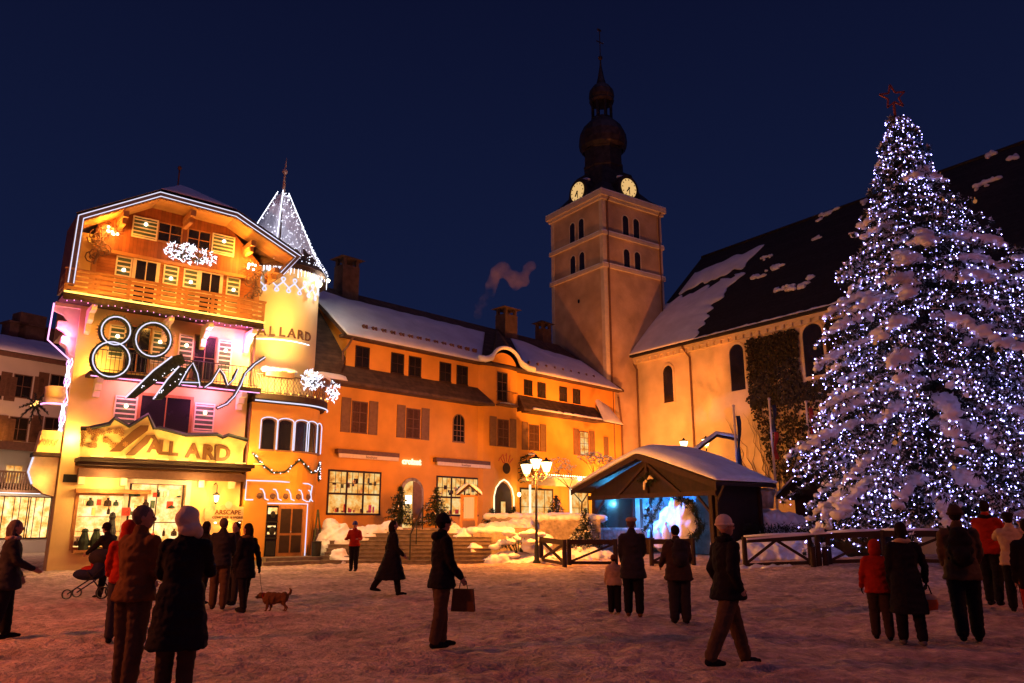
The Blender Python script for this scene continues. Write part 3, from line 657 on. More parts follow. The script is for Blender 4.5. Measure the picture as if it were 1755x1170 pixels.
# ================================================================ ANNEX (bow fronted wing)
AN_Y = -.12
def bow(y0=AN_Y, ex=0.0):
    pts = [(-1.02, 3.5), (-1.02, y0 - ex)] + [(.9, y0 - ex)]
    cx, cy, r = 1.0, y0 + 1.9, 1.9 + ex
    pts = [(-1.02 - ex * .3, 3.5), (-1.02 - ex * .3, y0 - ex)]
    pts += [(cx + r * math.sin(R(a)), cy - r * math.cos(R(a))) for a in range(0, 91, 9)] + [(cx + r, 3.5)]
    return pts
def bowpt(s, ex=0, y0=AN_Y):   # point on the bow front measured along the wall from the left corner
    if s < 2.02: return Vector((-1.02 + s, y0 - ex, 0)), 0
    a = (s - 2.02) / 1.9; return Vector((1.0 + (1.9 + ex) * math.sin(a), y0 + 1.9 - (1.9 + ex) * math.cos(a), 0)), a
def annex():
    c = fthing('bow_fronted_wing', 'orange two storey wing with rounded corner, roof terrace and outlined windows', 'building', CH)
    m = MB(); m.xy(bow()[::-1], -.3, 7.15); m.build('wall', M['plaster_o'], c)
    m = MB(); m.xy(bow(ex=.34)[::-1], 7.16, 7.42); m.xy(bow(ex=.2)[::-1], 7.02, 7.155); m.build('terrace_floor', M['wood_d'], c)
    tl = MB(); tl.tube([bowpt(s, .36)[0] + Vector((0, 0, 7.06)) for s in [i * .25 for i in range(19)]], .035, 5); tl.build('tube_light', M['white_l'], c)
    # windows with rounded heads
    for i in range(5):
        s = .82 + i * .78 - (.06 * i if i > 2 else 0); p, a = bowpt(s); n = Vector((math.sin(a), -math.cos(a), 0)); d = Vector((math.cos(a), math.sin(a), 0)); w2 = .29
        Mx = Matrix.Translation(p) @ Matrix.Rotation(a, 4, 'Z')
        def L(x, y, z): return Mx @ Vector((x, y, z))
        g = MB(); arc = [(-w2, 4.95)] + [(-w2 * math.cos(math.pi * k / 8), 6.15 + .16 * math.sin(math.pi * k / 8)) for k in range(9)] + [(w2, 4.95)]
        nn = len(arc)
        fr = MB(); outer = [(x * 1.13, z + (.05 if z > 6 else 0)) for x, z in arc]
        for k in range(nn - 1):
            q = [outer[k], outer[k + 1], arc[k + 1], arc[k]]
            fr.add([L(x, -.05, z) for x, z in q] + [L(x, .02, z) for x, z in q], [(0, 1, 2, 3), (7, 6, 5, 4), (0, 4, 5, 1), (1, 5, 6, 2), (2, 6, 7, 3), (3, 7, 4, 0)])
        fr.add([L(x, -.09, 4.88) for x in (-.33, .33)] + [L(x, -.09, 4.95) for x in (-.33, .33)] + [L(x, .02, 4.88) for x in (-.33, .33)] + [L(x, .02, 4.95) for x in (-.33, .33)],
               [(0, 1, 3, 2), (4, 6, 7, 5), (0, 4, 5, 1), (2, 3, 7, 6), (0, 2, 6, 4), (1, 5, 7, 3)])
        o = fr.build('window', M['shut_o'], c)
        g.add([L(x, -.015, z) for x, z in arc] + [L(x, .03, z) for x, z in arc], [tuple(range(nn)), tuple(range(2 * nn - 1, nn - 1, -1))]); g.build('pane', M['darkpane'], o)
        t = MB(); t.tube([L(x * 1.3, -.1, z + (.08 if z > 6 else 0)) for x, z in arc], .026, 5); t.build('tube_light', M['white_l'], o)
    # lower panel of tube light over the door, with little arches
    t = MB(); P2 = lambda s, z: bowpt(s, .06)[0] + Vector((0, 0, z))
    t.tube([P2(-.05 + .05, 2.72), P2(.0, 3.55), P2(1.5, 3.55), P2(3.0, 3.5), P2(3.3, 3.42), P2(3.15, 2.7), P2(2.9, 2.7)], .03, 5)
    t.tube([P2(0, 2.72), P2(.35, 2.72)], .03, 5); t.build('tube_light', M['white_l'], c)
    for i in range(5):
        s = .62 + i * .6; q = MB(); q.tube([P2(s, 3.2), P2(s + .12, 3.18), P2(s + .22, 3.0), P2(s + .26, 2.78), P2(s + .42, 2.72)], .03, 5); q.build('tube_light', M['white_l'], c)
        q = MB(); p = P2(s + .02, 2.9); q.ell(p + Vector((0, .04, 0)), (.13, .06, .13), 10, 6); q.build('niche', M['brown'], c)
    # doorway
    m = MB(); m.box(.0, .52, AN_Y - .02, AN_Y + .03, .3, 2.5); m.build('window', M['darkpane'], c); m = MB(); m.box(.05, .47, AN_Y - .03, AN_Y - .021, 2.12, 2.4); m.box(.08, .44, AN_Y - .03, AN_Y - .021, 1.25, 1.35); m.box(.08, .44, AN_Y - .03, AN_Y - .021, 1.55, 1.62); m.build('lit_shelf', M['shop2'], c)
    m = MB()
    for z in (1.05, 1.75): m.box(.0, .52, AN_Y - .06, AN_Y - .021, z, z + .07)
    m.ell((.27, AN_Y - .08, 1.4), (.14, .05, .2), 8, 6); m.ell((.26, AN_Y - .08, 2.1), (.12, .05, .16), 8, 6); m.box(.05, .45, AN_Y - .07, AN_Y - .022, .35, .95); m.build('display', M['black'], c)
    m = MB(); m.box(.56, 1.72, AN_Y - .04, AN_Y + .3, .3, 2.5); d = m.build('door', M['wood'], c)
    q = MB()
    for x in (.64, 1.18):
        for z, h in ((.45, .75), (1.3, 1.05)): q.box(x, x + .46, AN_Y - .065, AN_Y - .041, z, z + h)
    q.build('door_panel', M['wood_d'], d); q = MB(); q.ell((1.12, AN_Y - .1, 1.35), (.035, .035, .035)); q.build('handle', M['trim'], d)
    t = MB(); t.tube([(-.02, AN_Y - .09, 2.58), (1.86, AN_Y - .07, 2.58), (1.86, AN_Y - .07, .3)], .028, 5); t.build('tube_light', M['white_l'], c)
    s = MB(); s.box(-.6, 3.1, AN_Y - 1.6, AN_Y + .4, -.1, .14); s.box(-.3, 2.9, AN_Y - 1.1, AN_Y + .35, .14, .29); s.build('doorstep', M['step'], c)
    # easel board leaning
    e = MB(); e.bar((2.35, .1, .3), (2.6, .32, 2.35), .06); e.bar((2.95, .3, .3), (2.62, .34, 2.35), .06); e.box(2.4, 2.9, .12, .2, .7, .8); e.build('trellis', M['shut_g'], c)
    # terrace rail
    r = MB()
    for s_ in [i * .30 for i in range(16)]: p = bowpt(s_, .18)[0]; r.tube([p + Vector((0, 0, 7.42)), p + Vector((0, 0, 8.3))], .02, 4)
    for z in (7.5, 8.3): r.tube([bowpt(s_, .18)[0] + Vector((0, 0, z)) for s_ in [i * .25 for i in range(19)]], .035, 5)
    for z0 in (7.5,):
        k = 0
        while k * .1 < 4.5:
            a = bowpt(k * .1, .18)[0]; b = bowpt(min(4.5, k * .1 + .4), .18)[0]; r.tube([a + Vector((0, 0, 7.5)), b + Vector((0, 0, 8.3))], .012, 3); r.tube([b + Vector((0, 0, 7.5)), a + Vector((0, 0, 8.3))], .012, 3); k += 1.5
    r.build('railing', M['brown'], c)
    for a, b in ((.35, 1.7), (2.5, 3.9)):
        pl = MB(); pts = [bowpt(a + (b - a) * k / 6, .3)[0] for k in range(7)]
        for k in range(6): pl.bar(pts[k] + Vector((0, 0, 8.35)), pts[k + 1] + Vector((0, 0, 8.35)), .34, .3)
        bx = pl.build('planter_box', M['brown'], c)
        mb = MB()
        for k in range(13): p = bowpt(a + (b - a) * k / 12, .3)[0]; mb.ell(p + Vector((0, 0, 8.52)), (.2, .2, .14), 8, 6)
        me = remesh(mb, .04, 2, lambda q, n: q + n * mn.noise(q * 5) * .05); link('snow_cap', me, M['snow'], bx)
    for s_ in [i * .38 + .1 for i in range(11)]:
        p = bowpt(s_, .36)[0]; b = MB(); b.ell(p + Vector((0, 0, 7.5)), (.035, .035, .045), 6, 5); b.build('bulb', M['amber'], c, True)
    lamp('door_light', (1.0, -1.3, 2.9), 10, (1, .42, .08), .1, c)
    lamp('terrace_light', (1.9, 1.0, 7.7), 60, (1, .66, .2), .15, c)
    lamp('annex_wash', (.6, -1.5, 4.4), 14, (1, .4, .08), .3, c)
annex()
light_bush('light_spray', 'white light spray on the middle of the terrace railing', CH, 1.45, -.62, 8.15, 1.15, 1.0, 100, M['fairy_s'])
light_bush('light_spray', 'white light spray on the rounded end of the terrace railing', CH, 3.15, .7, 8.0, .7, 1.0, 60, M['fairy_s'])
def festoon():
    t = fthing('festoon', 'dark fir festoon with small lights looping across the rounded wing', 'garland', CH); random.seed(8)
    g = MB(); b = MB(); ws = [(-.0, 4.75), (.35, 4.35), (.95, 3.95), (1.5, 3.98), (1.95, 4.35), (2.2, 4.6), (2.55, 4.3), (2.95, 4.02), (3.3, 4.1), (3.6, 4.4), (3.85, 4.6), (4.1, 4.0), (4.3, 3.75), (4.45, 4.3)]
    pts = [bowpt(s + .15, .14)[0] + Vector((0, 0, z - .02)) for s, z in ws]
    L = []
    for i in range(len(pts) - 1): L += [pts[i].lerp(pts[i + 1], j / 9) for j in range(9)]
    for p in L:
        for q in range(16):
            d = Vector((random.gauss(0, 1), random.gauss(0, 1), random.gauss(0, 1))).normalized(); u = d.cross(Vector((.3, .2, .9))) * .02; g.add([p + u, p - u, p + d * random.uniform(.08, .15)], [(0, 1, 2)])
        if random.random() < .3: b = MB(); b.ell(p + Vector((random.uniform(-.05, .05), -.12, random.uniform(-.08, .08))), (.028, .028, .028), 6, 4); b.build('bulb', M['fairy_s'], t)
    g.tube(pts, .045, 5); g.build('greenery', M['garland'], t)
festoon()

# ================================================================ TURRET
def turret():
    C0 = CH.w(-1.05, 3.05)
    C0 = Vector((gx(0, 37.3) * 0 + at(466, 640, 37.3).x - .08, 37.3, -.2))
    t = thing('round_tower', 'round cream tower with pointed snowy roof rising behind the wing', 'tower', C0)
    m = MB(); m.lathe([(2.08, 2), (2.08, 14.1)], n=48); m.build('wall', M['turret'], t, True)
    m = MB(); m.lathe([(2.5, 13.75), (2.46, 14.05), (1.7, 15.2), (.12, 18.55), (0, 18.6)], n=40); m.lathe([(2.5, 13.75), (2.05, 14.0)], n=40); m.build('roof', M['shingle'], t)
    # snow: over most of the cone, bare at the lower right front
    def P(u, v):
        r = 2.46 + (1.7 - 2.46) * min(1, v / .25) if v < .25 else 1.7 + (.12 - 1.7) * (v - .25) / .75
        z = 14.05 + 1.15 * min(1, v / .25) if v < .25 else 15.2 + 3.35 * (v - .25) / .75
        return Vector((r * math.cos(u), r * math.sin(u), z))
    snow_slab('roof_snow', P, R(170), R(286), lambda u: .16 + .1 * abs(mn.noise((u * 5, 0, 0))), .98, .14, t, 40, 26, seed=3, noisy=.14, rag=.0)
    snow_slab('roof_snow', P, R(289), R(392), lambda u: .2 + .12 * mn.noise((u * 6, 0, 0)), .97, .06, t, 40, 26, seed=5, noisy=.14)
    f = MB(); f.tube([(0, 0, 18.4), (0, 0, 19.4), (0, 0, 20.1)], [.09, .06, .03], 8); f.ell((0, 0, 19.75), (.15, .15, .15)); f.tube([(0, 0, 19.9), (.04, 0, 20.5)], .03, 5); f.build('finial', M['trim'], t, True)
    # looping tube light below the eave
    w_ = MB(); pts = []
    for k in range(200):
        a = R(262) + R(96) * k / 199; ph = k / 199 * 6.5 * 2 * math.pi; pts.append(((2.16) * math.cos(a + .07 * math.sin(ph * 2)), 2.16 * math.sin(a + .07 * math.sin(ph * 2)), 13.0 + .36 * math.sin(ph)))
    w_.tube(pts, .035, 5); w_.build('tube_light', M['white_l'], t)
    random.seed(12); ic = MB()
    for k in range(60):
        a = R(262 + random.random() * 100); L = random.uniform(.1, .45); ic.tube([(2.5 * math.cos(a), 2.5 * math.sin(a), 13.78), (2.5 * math.cos(a), 2.5 * math.sin(a), 13.78 - L)], .012, 3)
    ic.build('icicle_lights', M['fairy_s'], t)
    # small lit window
    lamp('roof_light', (2.7 * math.cos(R(346)), 2.7 * math.sin(R(346)), 13.6), 22, (1, .95, .8), .08, t)
    b = MB(); b.ell((2.33 * math.cos(R(346)), 2.33 * math.sin(R(346)), 13.45), (.17, .17, .17), 10, 8); b.build('floodlight', M['bulb'], t, True)
    b = MB(); b.ell((2.62 * math.cos(R(356)), 2.62 * math.sin(R(356)), 13.75), (.1, .1, .1), 10, 8); b.build('floodlight', M['bulb'], t, True)
    spot('cone_light', (2.2, -7.5, 16.5), (0, 0, 16.0), 700, (.9, .86, 1), 30, .2, .3, t)
    nb = MB(); random.seed(44)
    for k in range(420):
        a = R(random.uniform(285, 395)) if k % 3 else R(random.uniform(170, 395)); v = random.random() ** 1.3 * .95 + .02; p = P(a, v); nb.octa(p * 1.0 + Vector((math.cos(a), math.sin(a), .4)) * .12, random.choice((.018, .026, .034)))
    nb.build('light_net', M['fairy_s'], t)
    e_ = MB()
    for a in (283, 200, 386): e_.tube([P(R(a), v / 12) + Vector((math.cos(R(a)), math.sin(R(a)), .4)) * .15 for v in range(13)], .022, 4)
    e_.build('tube_light', M['fairy_s'], t)
    lamp('base_light', (1.0, -3.3, 8.4), 125, (1, .62, .16), .2, t)
    lamp('base_light', (2.0, -3.4, 11.4), 45, (1, .55, .16), .2, t)
    # lettering wrapped round the wall
    g = thing('wall_lettering', 'brown metal letters A ALLARD curving round the tower wall', 'sign', C0)
    S = 'AALLARD'
    for k, ch in enumerate(S):
        a = R(262 + k * 12); mm = text(ch, .62 if ch != 'A' or k else .7, .05, .012); mm.build('letter', M['brown'], g)
        o = g.children[-1]; o.location = (2.2 * math.cos(a), 2.2 * math.sin(a), 10.65); o.rotation_euler = (0, 0, a + math.pi / 2)
    tl = MB(); tl.tube([(2.2 * math.cos(R(x)), 2.2 * math.sin(R(x)), 10.28) for x in range(258, 340, 4)], .022, 5); tl.build('tube_light', M['fairy_s'], g)
    return C0
TC = turret()
# ================================================================ LEFT CORNER: lit boxes, palm star
def left_bits():
    t = fthing('lit_bay', 'small yellow lit box bay with zigzag trim at the left corner of the chalet', 'bay', CH)
    m = MB(); m.xz([(-9.05, 4.35), (-8.25, 4.35), (-8.25, 5.2), (-8.95, 5.2)], .1, .9); m.build('box', M['signface'], t)
    m = MB(); m.tube([(-9.0 + i * .09, .05, 4.75 + (.12 if i % 2 else -.12)) for i in range(8)], .02, 4); m.build('zigzag_trim', M['wood'], t)
    m = MB(); m.xz([(-9.15, 4.2), (-8.22, 4.2), (-8.22, 4.34), (-9.15, 4.34)], -.1, .9); m.build('sill', M['wood_d'], t)
    m = MB(); pr = [(-9.1, 4.19), (-9.2, 3.6), (-9.0, 3.1), (-8.6, 2.8), (-8.25, 2.7), (-8.25, 4.19)]; m.xz(pr, .15, .8); m.build('underside', M['cream'], t)
    m = MB(); m.tube([(-9.12, .1, 4.15), (-9.22, .1, 3.6), (-9.05, .1, 3.15)], .035, 5); m.build('tube_light', M['white_l'], t)
    lamp('bay_light', (-8.8, -.3, 4.5), 2.5, WARM, .06, t); lamp('bay_light', (-8.8, -.2, 3.3), 2, WARM, .06, t)
    t = fthing('lit_balcony', 'half round yellow balcony with pink tube light at the left side of the chalet', 'balcony', CH)
    m = MB(); m.lathe([(.0, 6.2), (.3, 6.3), (.42, 6.45), (.45, 6.95), (.40, 6.95), (.38, 6.5), (0, 6.4)], (-8.55, .6), 20); m.build('balcony_front', M['signface'], t, True)
    m = MB(); m.tube([(-8.55 + .5 * math.cos(R(a)), .6 + .5 * math.sin(R(a)), 6.25) for a in range(180, 361, 15)], .035, 5); m.build('tube_light', M['pink_l'], t)
    lamp('balcony_bulb', (-8.9, -.2, 6.9), 2.5, WARM, .06, t)
    # palm like star
    p = at(61, 692, 31.5); t = thing('palm_star', 'dark star of fir fronds hung on wires left of the chalet', 'star decoration', p)
    for k in range(9):
        a = 2 * math.pi * k / 9 + .3; m = MB(); L = .78 if k % 2 else .62
        for j in range(26):
            f = j / 25; c = Vector((math.cos(a) * L * f, .05 * math.sin(j), math.sin(a) * L * f - .18 * f * f))
            for s_ in (-1, 1):
                d = Vector((math.cos(a + s_ * .7), .1 * s_, math.sin(a + s_ * .7) - .2)) * .16 * (1 - f * .6); u = Vector((-math.sin(a), 0, math.cos(a))) * .02
                m.add([c + u, c - u, c + d], [(0, 1, 2)])
        m.tube([(0, 0, 0), (math.cos(a) * L * .5, 0, math.sin(a) * L * .5 - .045), (math.cos(a) * L, 0, math.sin(a) * L - .18)], [.04, .03, .01], 5)
        m.build('frond', M['garland'], t)
    b = MB(); random.seed(2)
    for k in range(9): b.ell((random.uniform(-.15, .15), -.08, random.uniform(-.1, .1)), (.03, .03, .03), 5, 4)
    b.build('bulb', M['amber'], t)
    w_ = MB(); w_.tube([(0, .02, 0), (1.1, .6, .9), (2.0, 1.0, 1.2)], .008, 3); w_.build('wire', M['black'], t)
left_bits()

# ================================================================ LEFT FAR BUILDING
def left_house():
    p = at(112, 700, 50); LF = Frame(p.x, p.y, 32)
    c = fthing('far_house', 'pale house with brown shutters and snowy roof left of the chalet', 'house', LF)
    m = MB(); m.box(-16, 4, 0, 9, 0, 11.9); m.build('wall', M['plaster_p'], c)
    lamp('street_glow', (-6, -7, 9.5), 130, (1, .42, .25), .3, c)
    r = MB(); r.add([(-16.8, -.9, 11.85), (4.5, -.9, 11.85), (4.5, 5, 14.0), (-16.8, 5, 14.0), (-16.8, 10, 12.0), (4.5, 10, 12.0)], [(0, 1, 2, 3), (3, 2, 5, 4), (0, 3, 4), (1, 5, 2)]); r.build('roof', M['shingle'], c)
    f = MB(); f.box(-16.8, 4.5, -.95, -.85, 11.6, 11.85); f.box(-16.8, 4.5, -.84, -.02, 11.74, 11.8); f.build('eave', M['brown'], c)
    def P(u, v): return Vector((u, -.9 + 5.9 * v, 11.9 + 2.15 * v))
    snow_slab('roof_snow', P, -16.7, 4.4, 0, .93, .35, c, 80, 12, rag=.05, seed=9)
    for px in (20, 45, 84):
        s, z = LF.q(px, 590, 4); m = MB(); w_ = .5 if px != 45 else .85; m.box(s - w_, s + w_, 3.5, 4.6, 12.5, 14.9 if px != 45 else 15.6); m.box(s - w_ - .12, s + w_ + .12, 3.4, 4.7, 14.75, 14.87); m.build('chimney', M['brick'], c)
    rows = [(662, [(38, 1), (100, 0), (-12, 1)]), (735, [(31, 1), (90, 0), (-15, 1)])]
    for y, L in rows:
        for px, _ in L:
            s, z = LF.q(px, y); window(c, s, z, 1.0, 1.35, 0, fmat='brown', mull=(1, 1))
            for k in (-1, 1): shutter(c, s + k * .98, z, .62, 1.5, 0, 'brown')
    # balcony over the shops
    s0, z0 = LF.q(-5, 822); s1, _ = LF.q(75, 822)
    b = MB(); b.box(s0 - 3, s1 + .5, -1.2, -.02, z0 - .75, z0 - .6); b.box(s0 - 3, s1 + .5, -1.22, -1.1, z0 + .4, z0 + .5); o = b.build('balcony', M['brown'], c)
    r = MB(); x = s0 - 3
    while x < s1 + .5: r.box(x, x + .07, -1.19, -1.13, z0 - .6, z0 + .4); x += .16
    r.build('railing', M['brown'], o)
    b = MB(); b.box(-16, 4, -1.5, -.02, z0 + 2.05, z0 + 2.2); b.box(-16, 4, -1.5, -1.4, z0 + 1.7, z0 + 2.05); b.build('canopy', M['brown'], c)
    s, z = LF.q(68, 812); window(c, s, z, 1.1, 1.3, 0, fmat='brown', arch=True)
    s, z = LF.q(22, 818); window(c, s, z, .9, 1.4, 0, fmat='cream', glass='shop1')
    for px in (8, 45, 85):
        s, z = LF.q(px, 880); window(c, s, 2.1, 2.7, 2.4, 0, fmat='black', mull=(2, 0), glass='shop2')
    b = MB(); b.box(-15, 4, -.6, -.02, 3.6, 4.1); b.build('shop_fascia', M['brown'], c)
    q = MB(); q.tube([(-14, -.65, 3.55), (3.5, -.65, 3.55)], .05, 5); q.build('tube_light', M['fairy_s'], c)
    lamp('shop_light', (-3, -2.2, 3.2), 40, (1, .7, .4), .2, c); lamp('shop_light', (-9, -2.2, 3.2), 40, (1, .7, .4), .2, c)
    lamp('balcony_light', (-4, -.9, 6.9), 12, WARM, .2, c)
    # bare shrub with snow before the shops
left_house()

# ================================================================ MIDDLE HOUSE
def mid_house():
    c = fthing('long_house', 'long ochre house with brown pent roofs and snowy main roof beside the church', 'house', MH)
    e = .7
    m = MB(); m.xy([(e, 0), (10.2, 0), (10.45, -.22), (11.2, -.4), (12.6, -.4), (13.35, -.22), (13.6, 0), (24.0, 0), (24.0, 9), (e, 9)], 8.95, 11.25)
    m.xy([(-1.5, 0), (10.2, 0), (10.45, -.22), (11.2, -.4), (12.6, -.4), (13.35, -.22), (13.6, 0), (25.2, 0), (25.2, 9), (-1.5, 9)], 0, 8.95)
    m.add([(e, 0, 11.25), (e, 9, 11.25), (e, 4.5, 14.9)], [(0, 1, 2)]); m.build('wall', M['plaster_o'], c)
    # main roof, eave at z 11.2, ridge at y 4.5
    EZ, RZ, EY, RY = 11.28, 15.25, -.55, 4.5
    def RP(u, v): return Vector((u, EY + (RY - EY) * v, EZ + (RZ - EZ) * v))
    r = MB()
    r.add([(e - .5, EY, EZ), (24.4, EY, EZ), (23.0, RY, RZ), (e - .5, RY, RZ), (e - .5, 10, EZ), (24.4, 10, EZ)], [(0, 1, 2, 3), (3, 2, 5, 4)])
    r.add([(24.4, EY, EZ), (24.4, 10, EZ), (23.0, RY, RZ)], [(0, 1, 2)])
    r.add([(e - .5, EY, EZ - .16), (24.4, EY, EZ - .16), (24.4, EY, EZ), (e - .5, EY, EZ)], [(0, 1, 2, 3)])
    r.box(e - .5, e - .38, EY, 0, EZ - .16, EZ - .01); r.add([(e - .5, EY, EZ - .2), (e - .5, EY, EZ), (e - .5, RY, RZ), (e - .5, RY, RZ - .2)], [(0, 1, 2, 3)])
    r.box(e - .45, 24.4, EY + .02, -.01, EZ - .15, EZ - .1)
    ro = r.build('roof', M['shingle'], c)
    # snow sheets: left of the arch dormer and right of it
    snow_slab('roof_snow', lambda u, v: RP(e - .45 + (9.9 + 5.2 * v - e + .45) * u, v), 0, 1, -.03, lambda u: .80 + .12 * max(0, 1 - u * 5) + .025 * mn.noise((u * 14, 0, 2)), .30, c, 90, 24, seed=1, noisy=.05)
    def RP1(u, v): s = 10.25 + u * 2.2 * (v ** .8) + u * .0; return RP(10.2 + u * (.3 + 1.9 * v) if True else 0, v)
    snow_slab('roof_snow', lambda u, v: RP(13.9 + (23.9 - 1.0 * v - 13.9) * u + (1 - u) * 3.4 * v, v), 0, 1, -.03, lambda u: .82 - .2 * u + .03 * mn.noise((u * 9, 4, 2)), .30, c, 70, 24, rag=.08, seed=4)
    g = MB()
    for k in range(14):
        u = 1.6 + k * .62
        for d in (0, .16): p = RP(u + d * 1.2, .09); g.box(p.x, p.x + .09, p.y - .05, p.y + .1, p.z + .22, p.z + .42)
    for k in range(9): p = RP(14.6 + k * .85, .09); g.box(p.x, p.x + .09, p.y - .05, p.y + .1, p.z + .22, p.z + .4)
    g.build('snow_guards', M['brown'], c)
    # arch dormer: half round front, dark shingled back running up to the chimney
    ax, ar, ah = 12.05, 1.1, .88
    arc = [(ax - ar * math.cos(math.pi * k / 14), EZ - .05 + ah * math.sin(math.pi * k / 14)) for k in range(15)]
    m = MB(); m.xz(arc, -.38, .3); m.build('dormer_front', M['plaster_o'], c)
    m = MB(); vs = []
    for v in range(9):
        f = v / 8
        for x, z in [(ax - (ar + .22) * math.cos(math.pi * k / 14), EZ - .05 + (ah + .18) * math.sin(math.pi * k / 14)) for k in range(15)]:
            tx = 13.6 + (x - ax) * (1 - f) * .9; base = RP(x, max(0, 0)); y = EY - .02 + (RY - EY + .1) * f; zz = z + (RZ + .15 - z) * f ** 1.0
            vs.append((x + (16.3 - x) * f, y, zz if f else z))
    fs = [(v * 15 + k, v * 15 + k + 1, (v + 1) * 15 + k + 1, (v + 1) * 15 + k) for v in range(8) for k in range(14)]
    m.add(vs, fs); m.xz(arc[:1] + [(ax - (ar + .22), EZ - .1)] + [(ax - (ar + .22) * math.cos(math.pi * k / 14), EZ - .05 + (ah + .18) * math.sin(math.pi * k / 14)) for k in range(15)] + [(ax + ar + .22, EZ - .1)] + arc[::-1], EY - .02, EY + .1) if 0 else None
    m.build('dormer_roof', M['shingle'], c)
    s = MB(); s.tube([(ax - (ar + 1.3), EY - .05, EZ + .12), (ax - (ar + .7), EY - .05, EZ + .14), (ax - (ar + .25), EY - .06, EZ + .3)] + [(ax - (ar + .18) * math.cos(math.pi * k / 14), EY - .06, EZ + .05 + (ah + .2) * math.sin(math.pi * k / 14)) for k in range(2, 13)] + [(ax + ar + .3, EY - .06, EZ + .3), (ax + ar + .8, EY - .05, EZ + .14), (ax + ar + 1.4, EY - .05, EZ + .12)], [.2] * 3 + [.12] * 11 + [.2] * 3, 10); s.build('dormer_snow', M['roofsnow'], c, True)
    # pent roofs between the storeys
    def pent(x0, x1, xe, name='pent_roof'):
        m = MB(); m.add([(x0, -.85, 8.72), (x1 + xe, -.85, 8.72), (x1, .05, 9.78), (x0, .05, 9.78), (x0, -.85, 8.58), (x1 + xe, -.85, 8.58), (x1, .0, 8.6), (x0, .0, 8.6)],
                        [(0, 1, 2, 3), (4, 5, 1, 0), (7, 6, 5, 4), (1, 5, 6, 2), (0, 3, 7, 4)]); return m.build(name, M['shingle'], c)
    pent(-.4, 10.1, .7)
    pent(14.0, 21.5, .2)
    m = MB(); m.add([(13.35, -.85, 8.72), (14.0, -.85, 8.72), (14.0, .05, 9.78), (13.75, .05, 9.78), (13.35, -.85, 8.58), (14.0, -.85, 8.58), (13.6, 0, 8.6)], [(0, 1, 2, 3), (4, 5, 1, 0), (0, 3, 6, 4)]); m.build('pent_roof', M['shingle'], c)
    snow_slab('pent_snow', lambda u, v: Vector((u, -.85 + .9 * v, 8.74 + 1.06 * v)), 14.2, 21.4, 0, lambda u: .14 + .1 * mn.noise((u * 3, 0, 0)), .12, c, 60, 5, seed=8)
    # left skirt roof sweeping down from the gable towards the wing
    m = MB(); m.add([(-1.9, -.9, 8.6), (-.3, -.9, 8.62), (e - .02, -.02, 10.1), (e - .02, 3.0, 13.5), (-1.6, 3.2, 12.6), (-3.2, 3.4, 8.6), (-.3, .05, 9.75)],
                    [(0, 1, 6, 2), (0, 2, 3, 4), (0, 4, 5)]); m.build('skirt_roof', M['shingle'], c)
    snow_slab('skirt_snow', lambda u, v: Vector((-1.6 + 1.9 * u, -.86 + .2 * v, 8.72 + .25 * v)), 0, 1, 0, 1, .16, c, 20, 5, seed=6)
    # right end slope with snow down to the tower
    m = MB(); m.add([(21.3, -.9, 8.6), (23.7, -.9, 8.55), (23.3, 1.2, 10.9), (21.8, .6, 10.9)], [(0, 1, 2, 3)]); m.build('hip_roof', M['shingle'], c)
    snow_slab('hip_snow', lambda u, v: Vector((21.35, -.93, 8.66)).lerp(Vector((23.65, -.93, 8.6)), u).lerp(Vector((21.8, .5, 10.95)).lerp(Vector((23.2, 1.0, 10.95)), u), v), 0, 1, 0, .95, .2, c, 20, 16, seed=7)
    # bands of the bump's shallow pilaster returns: small balcony and door window
    window(c, 11.85, 9.95, .8, 1.7, -.4, fmat='brown', mull=(1, 2), sill=False)
    b = MB(); b.box(11.3, 12.75, -.95, -.41, 8.72, 8.82); o = b.build('balcony', M['brown'], c); r = MB()
    for k in range(13): x = 11.33 + k * .115; r.tube([(x, -.92, 8.82), (x, -.92, 9.6)], .012, 4)
    r.tube([(11.33, -.92, 9.6), (12.72, -.92, 9.6)], .02, 4)
    for x in (11.33, 12.72): r.tube([(x, -.92, 9.6), (x, -.42, 9.6)], .02, 4)
    r.build('railing', M['black'], o)
    s = MB(); s.ell((12.0, -.75, 8.86), (.7, .18, .07), 12, 5); s.build('snow', M['snow'], o, True)
    # upper windows
    for x in (1.72, 4.05, 5.28, 7.54, 8.87): window(c, x, 10.3, .78, 1.05, 0, fmat='wood_d')
    for x in (14.64, 15.94, 18.13, 19.56): window(c, x, 10.28, .68, .9, 0, fmat='wood_d')
    # first floor windows
    for x, yy in ((1.71, 0), (5.27, 0), (11.94, -.4), (15.17, 0), (20.29, 0)):
        lit = x > 20
        window(c, x, 7.1, .86, 1.55, yy, fmat='brown', mull=(1, 3) if lit else (1, 2), glass='shop1' if lit else 'curtain')
        for k in (-1, 1): shutter(c, x + k * .86, 7.15, .56, 1.78, yy, 'shut_o', .09)
    window(c, 8.66, 7.15, .82, 1.55, 0, fmat='shut_o', mull=(2, 4), glass='darkpane', arch=True)
    shutter(c, 22.75, 7.0, .5, 1.5, 0, 'shut_o', .09)
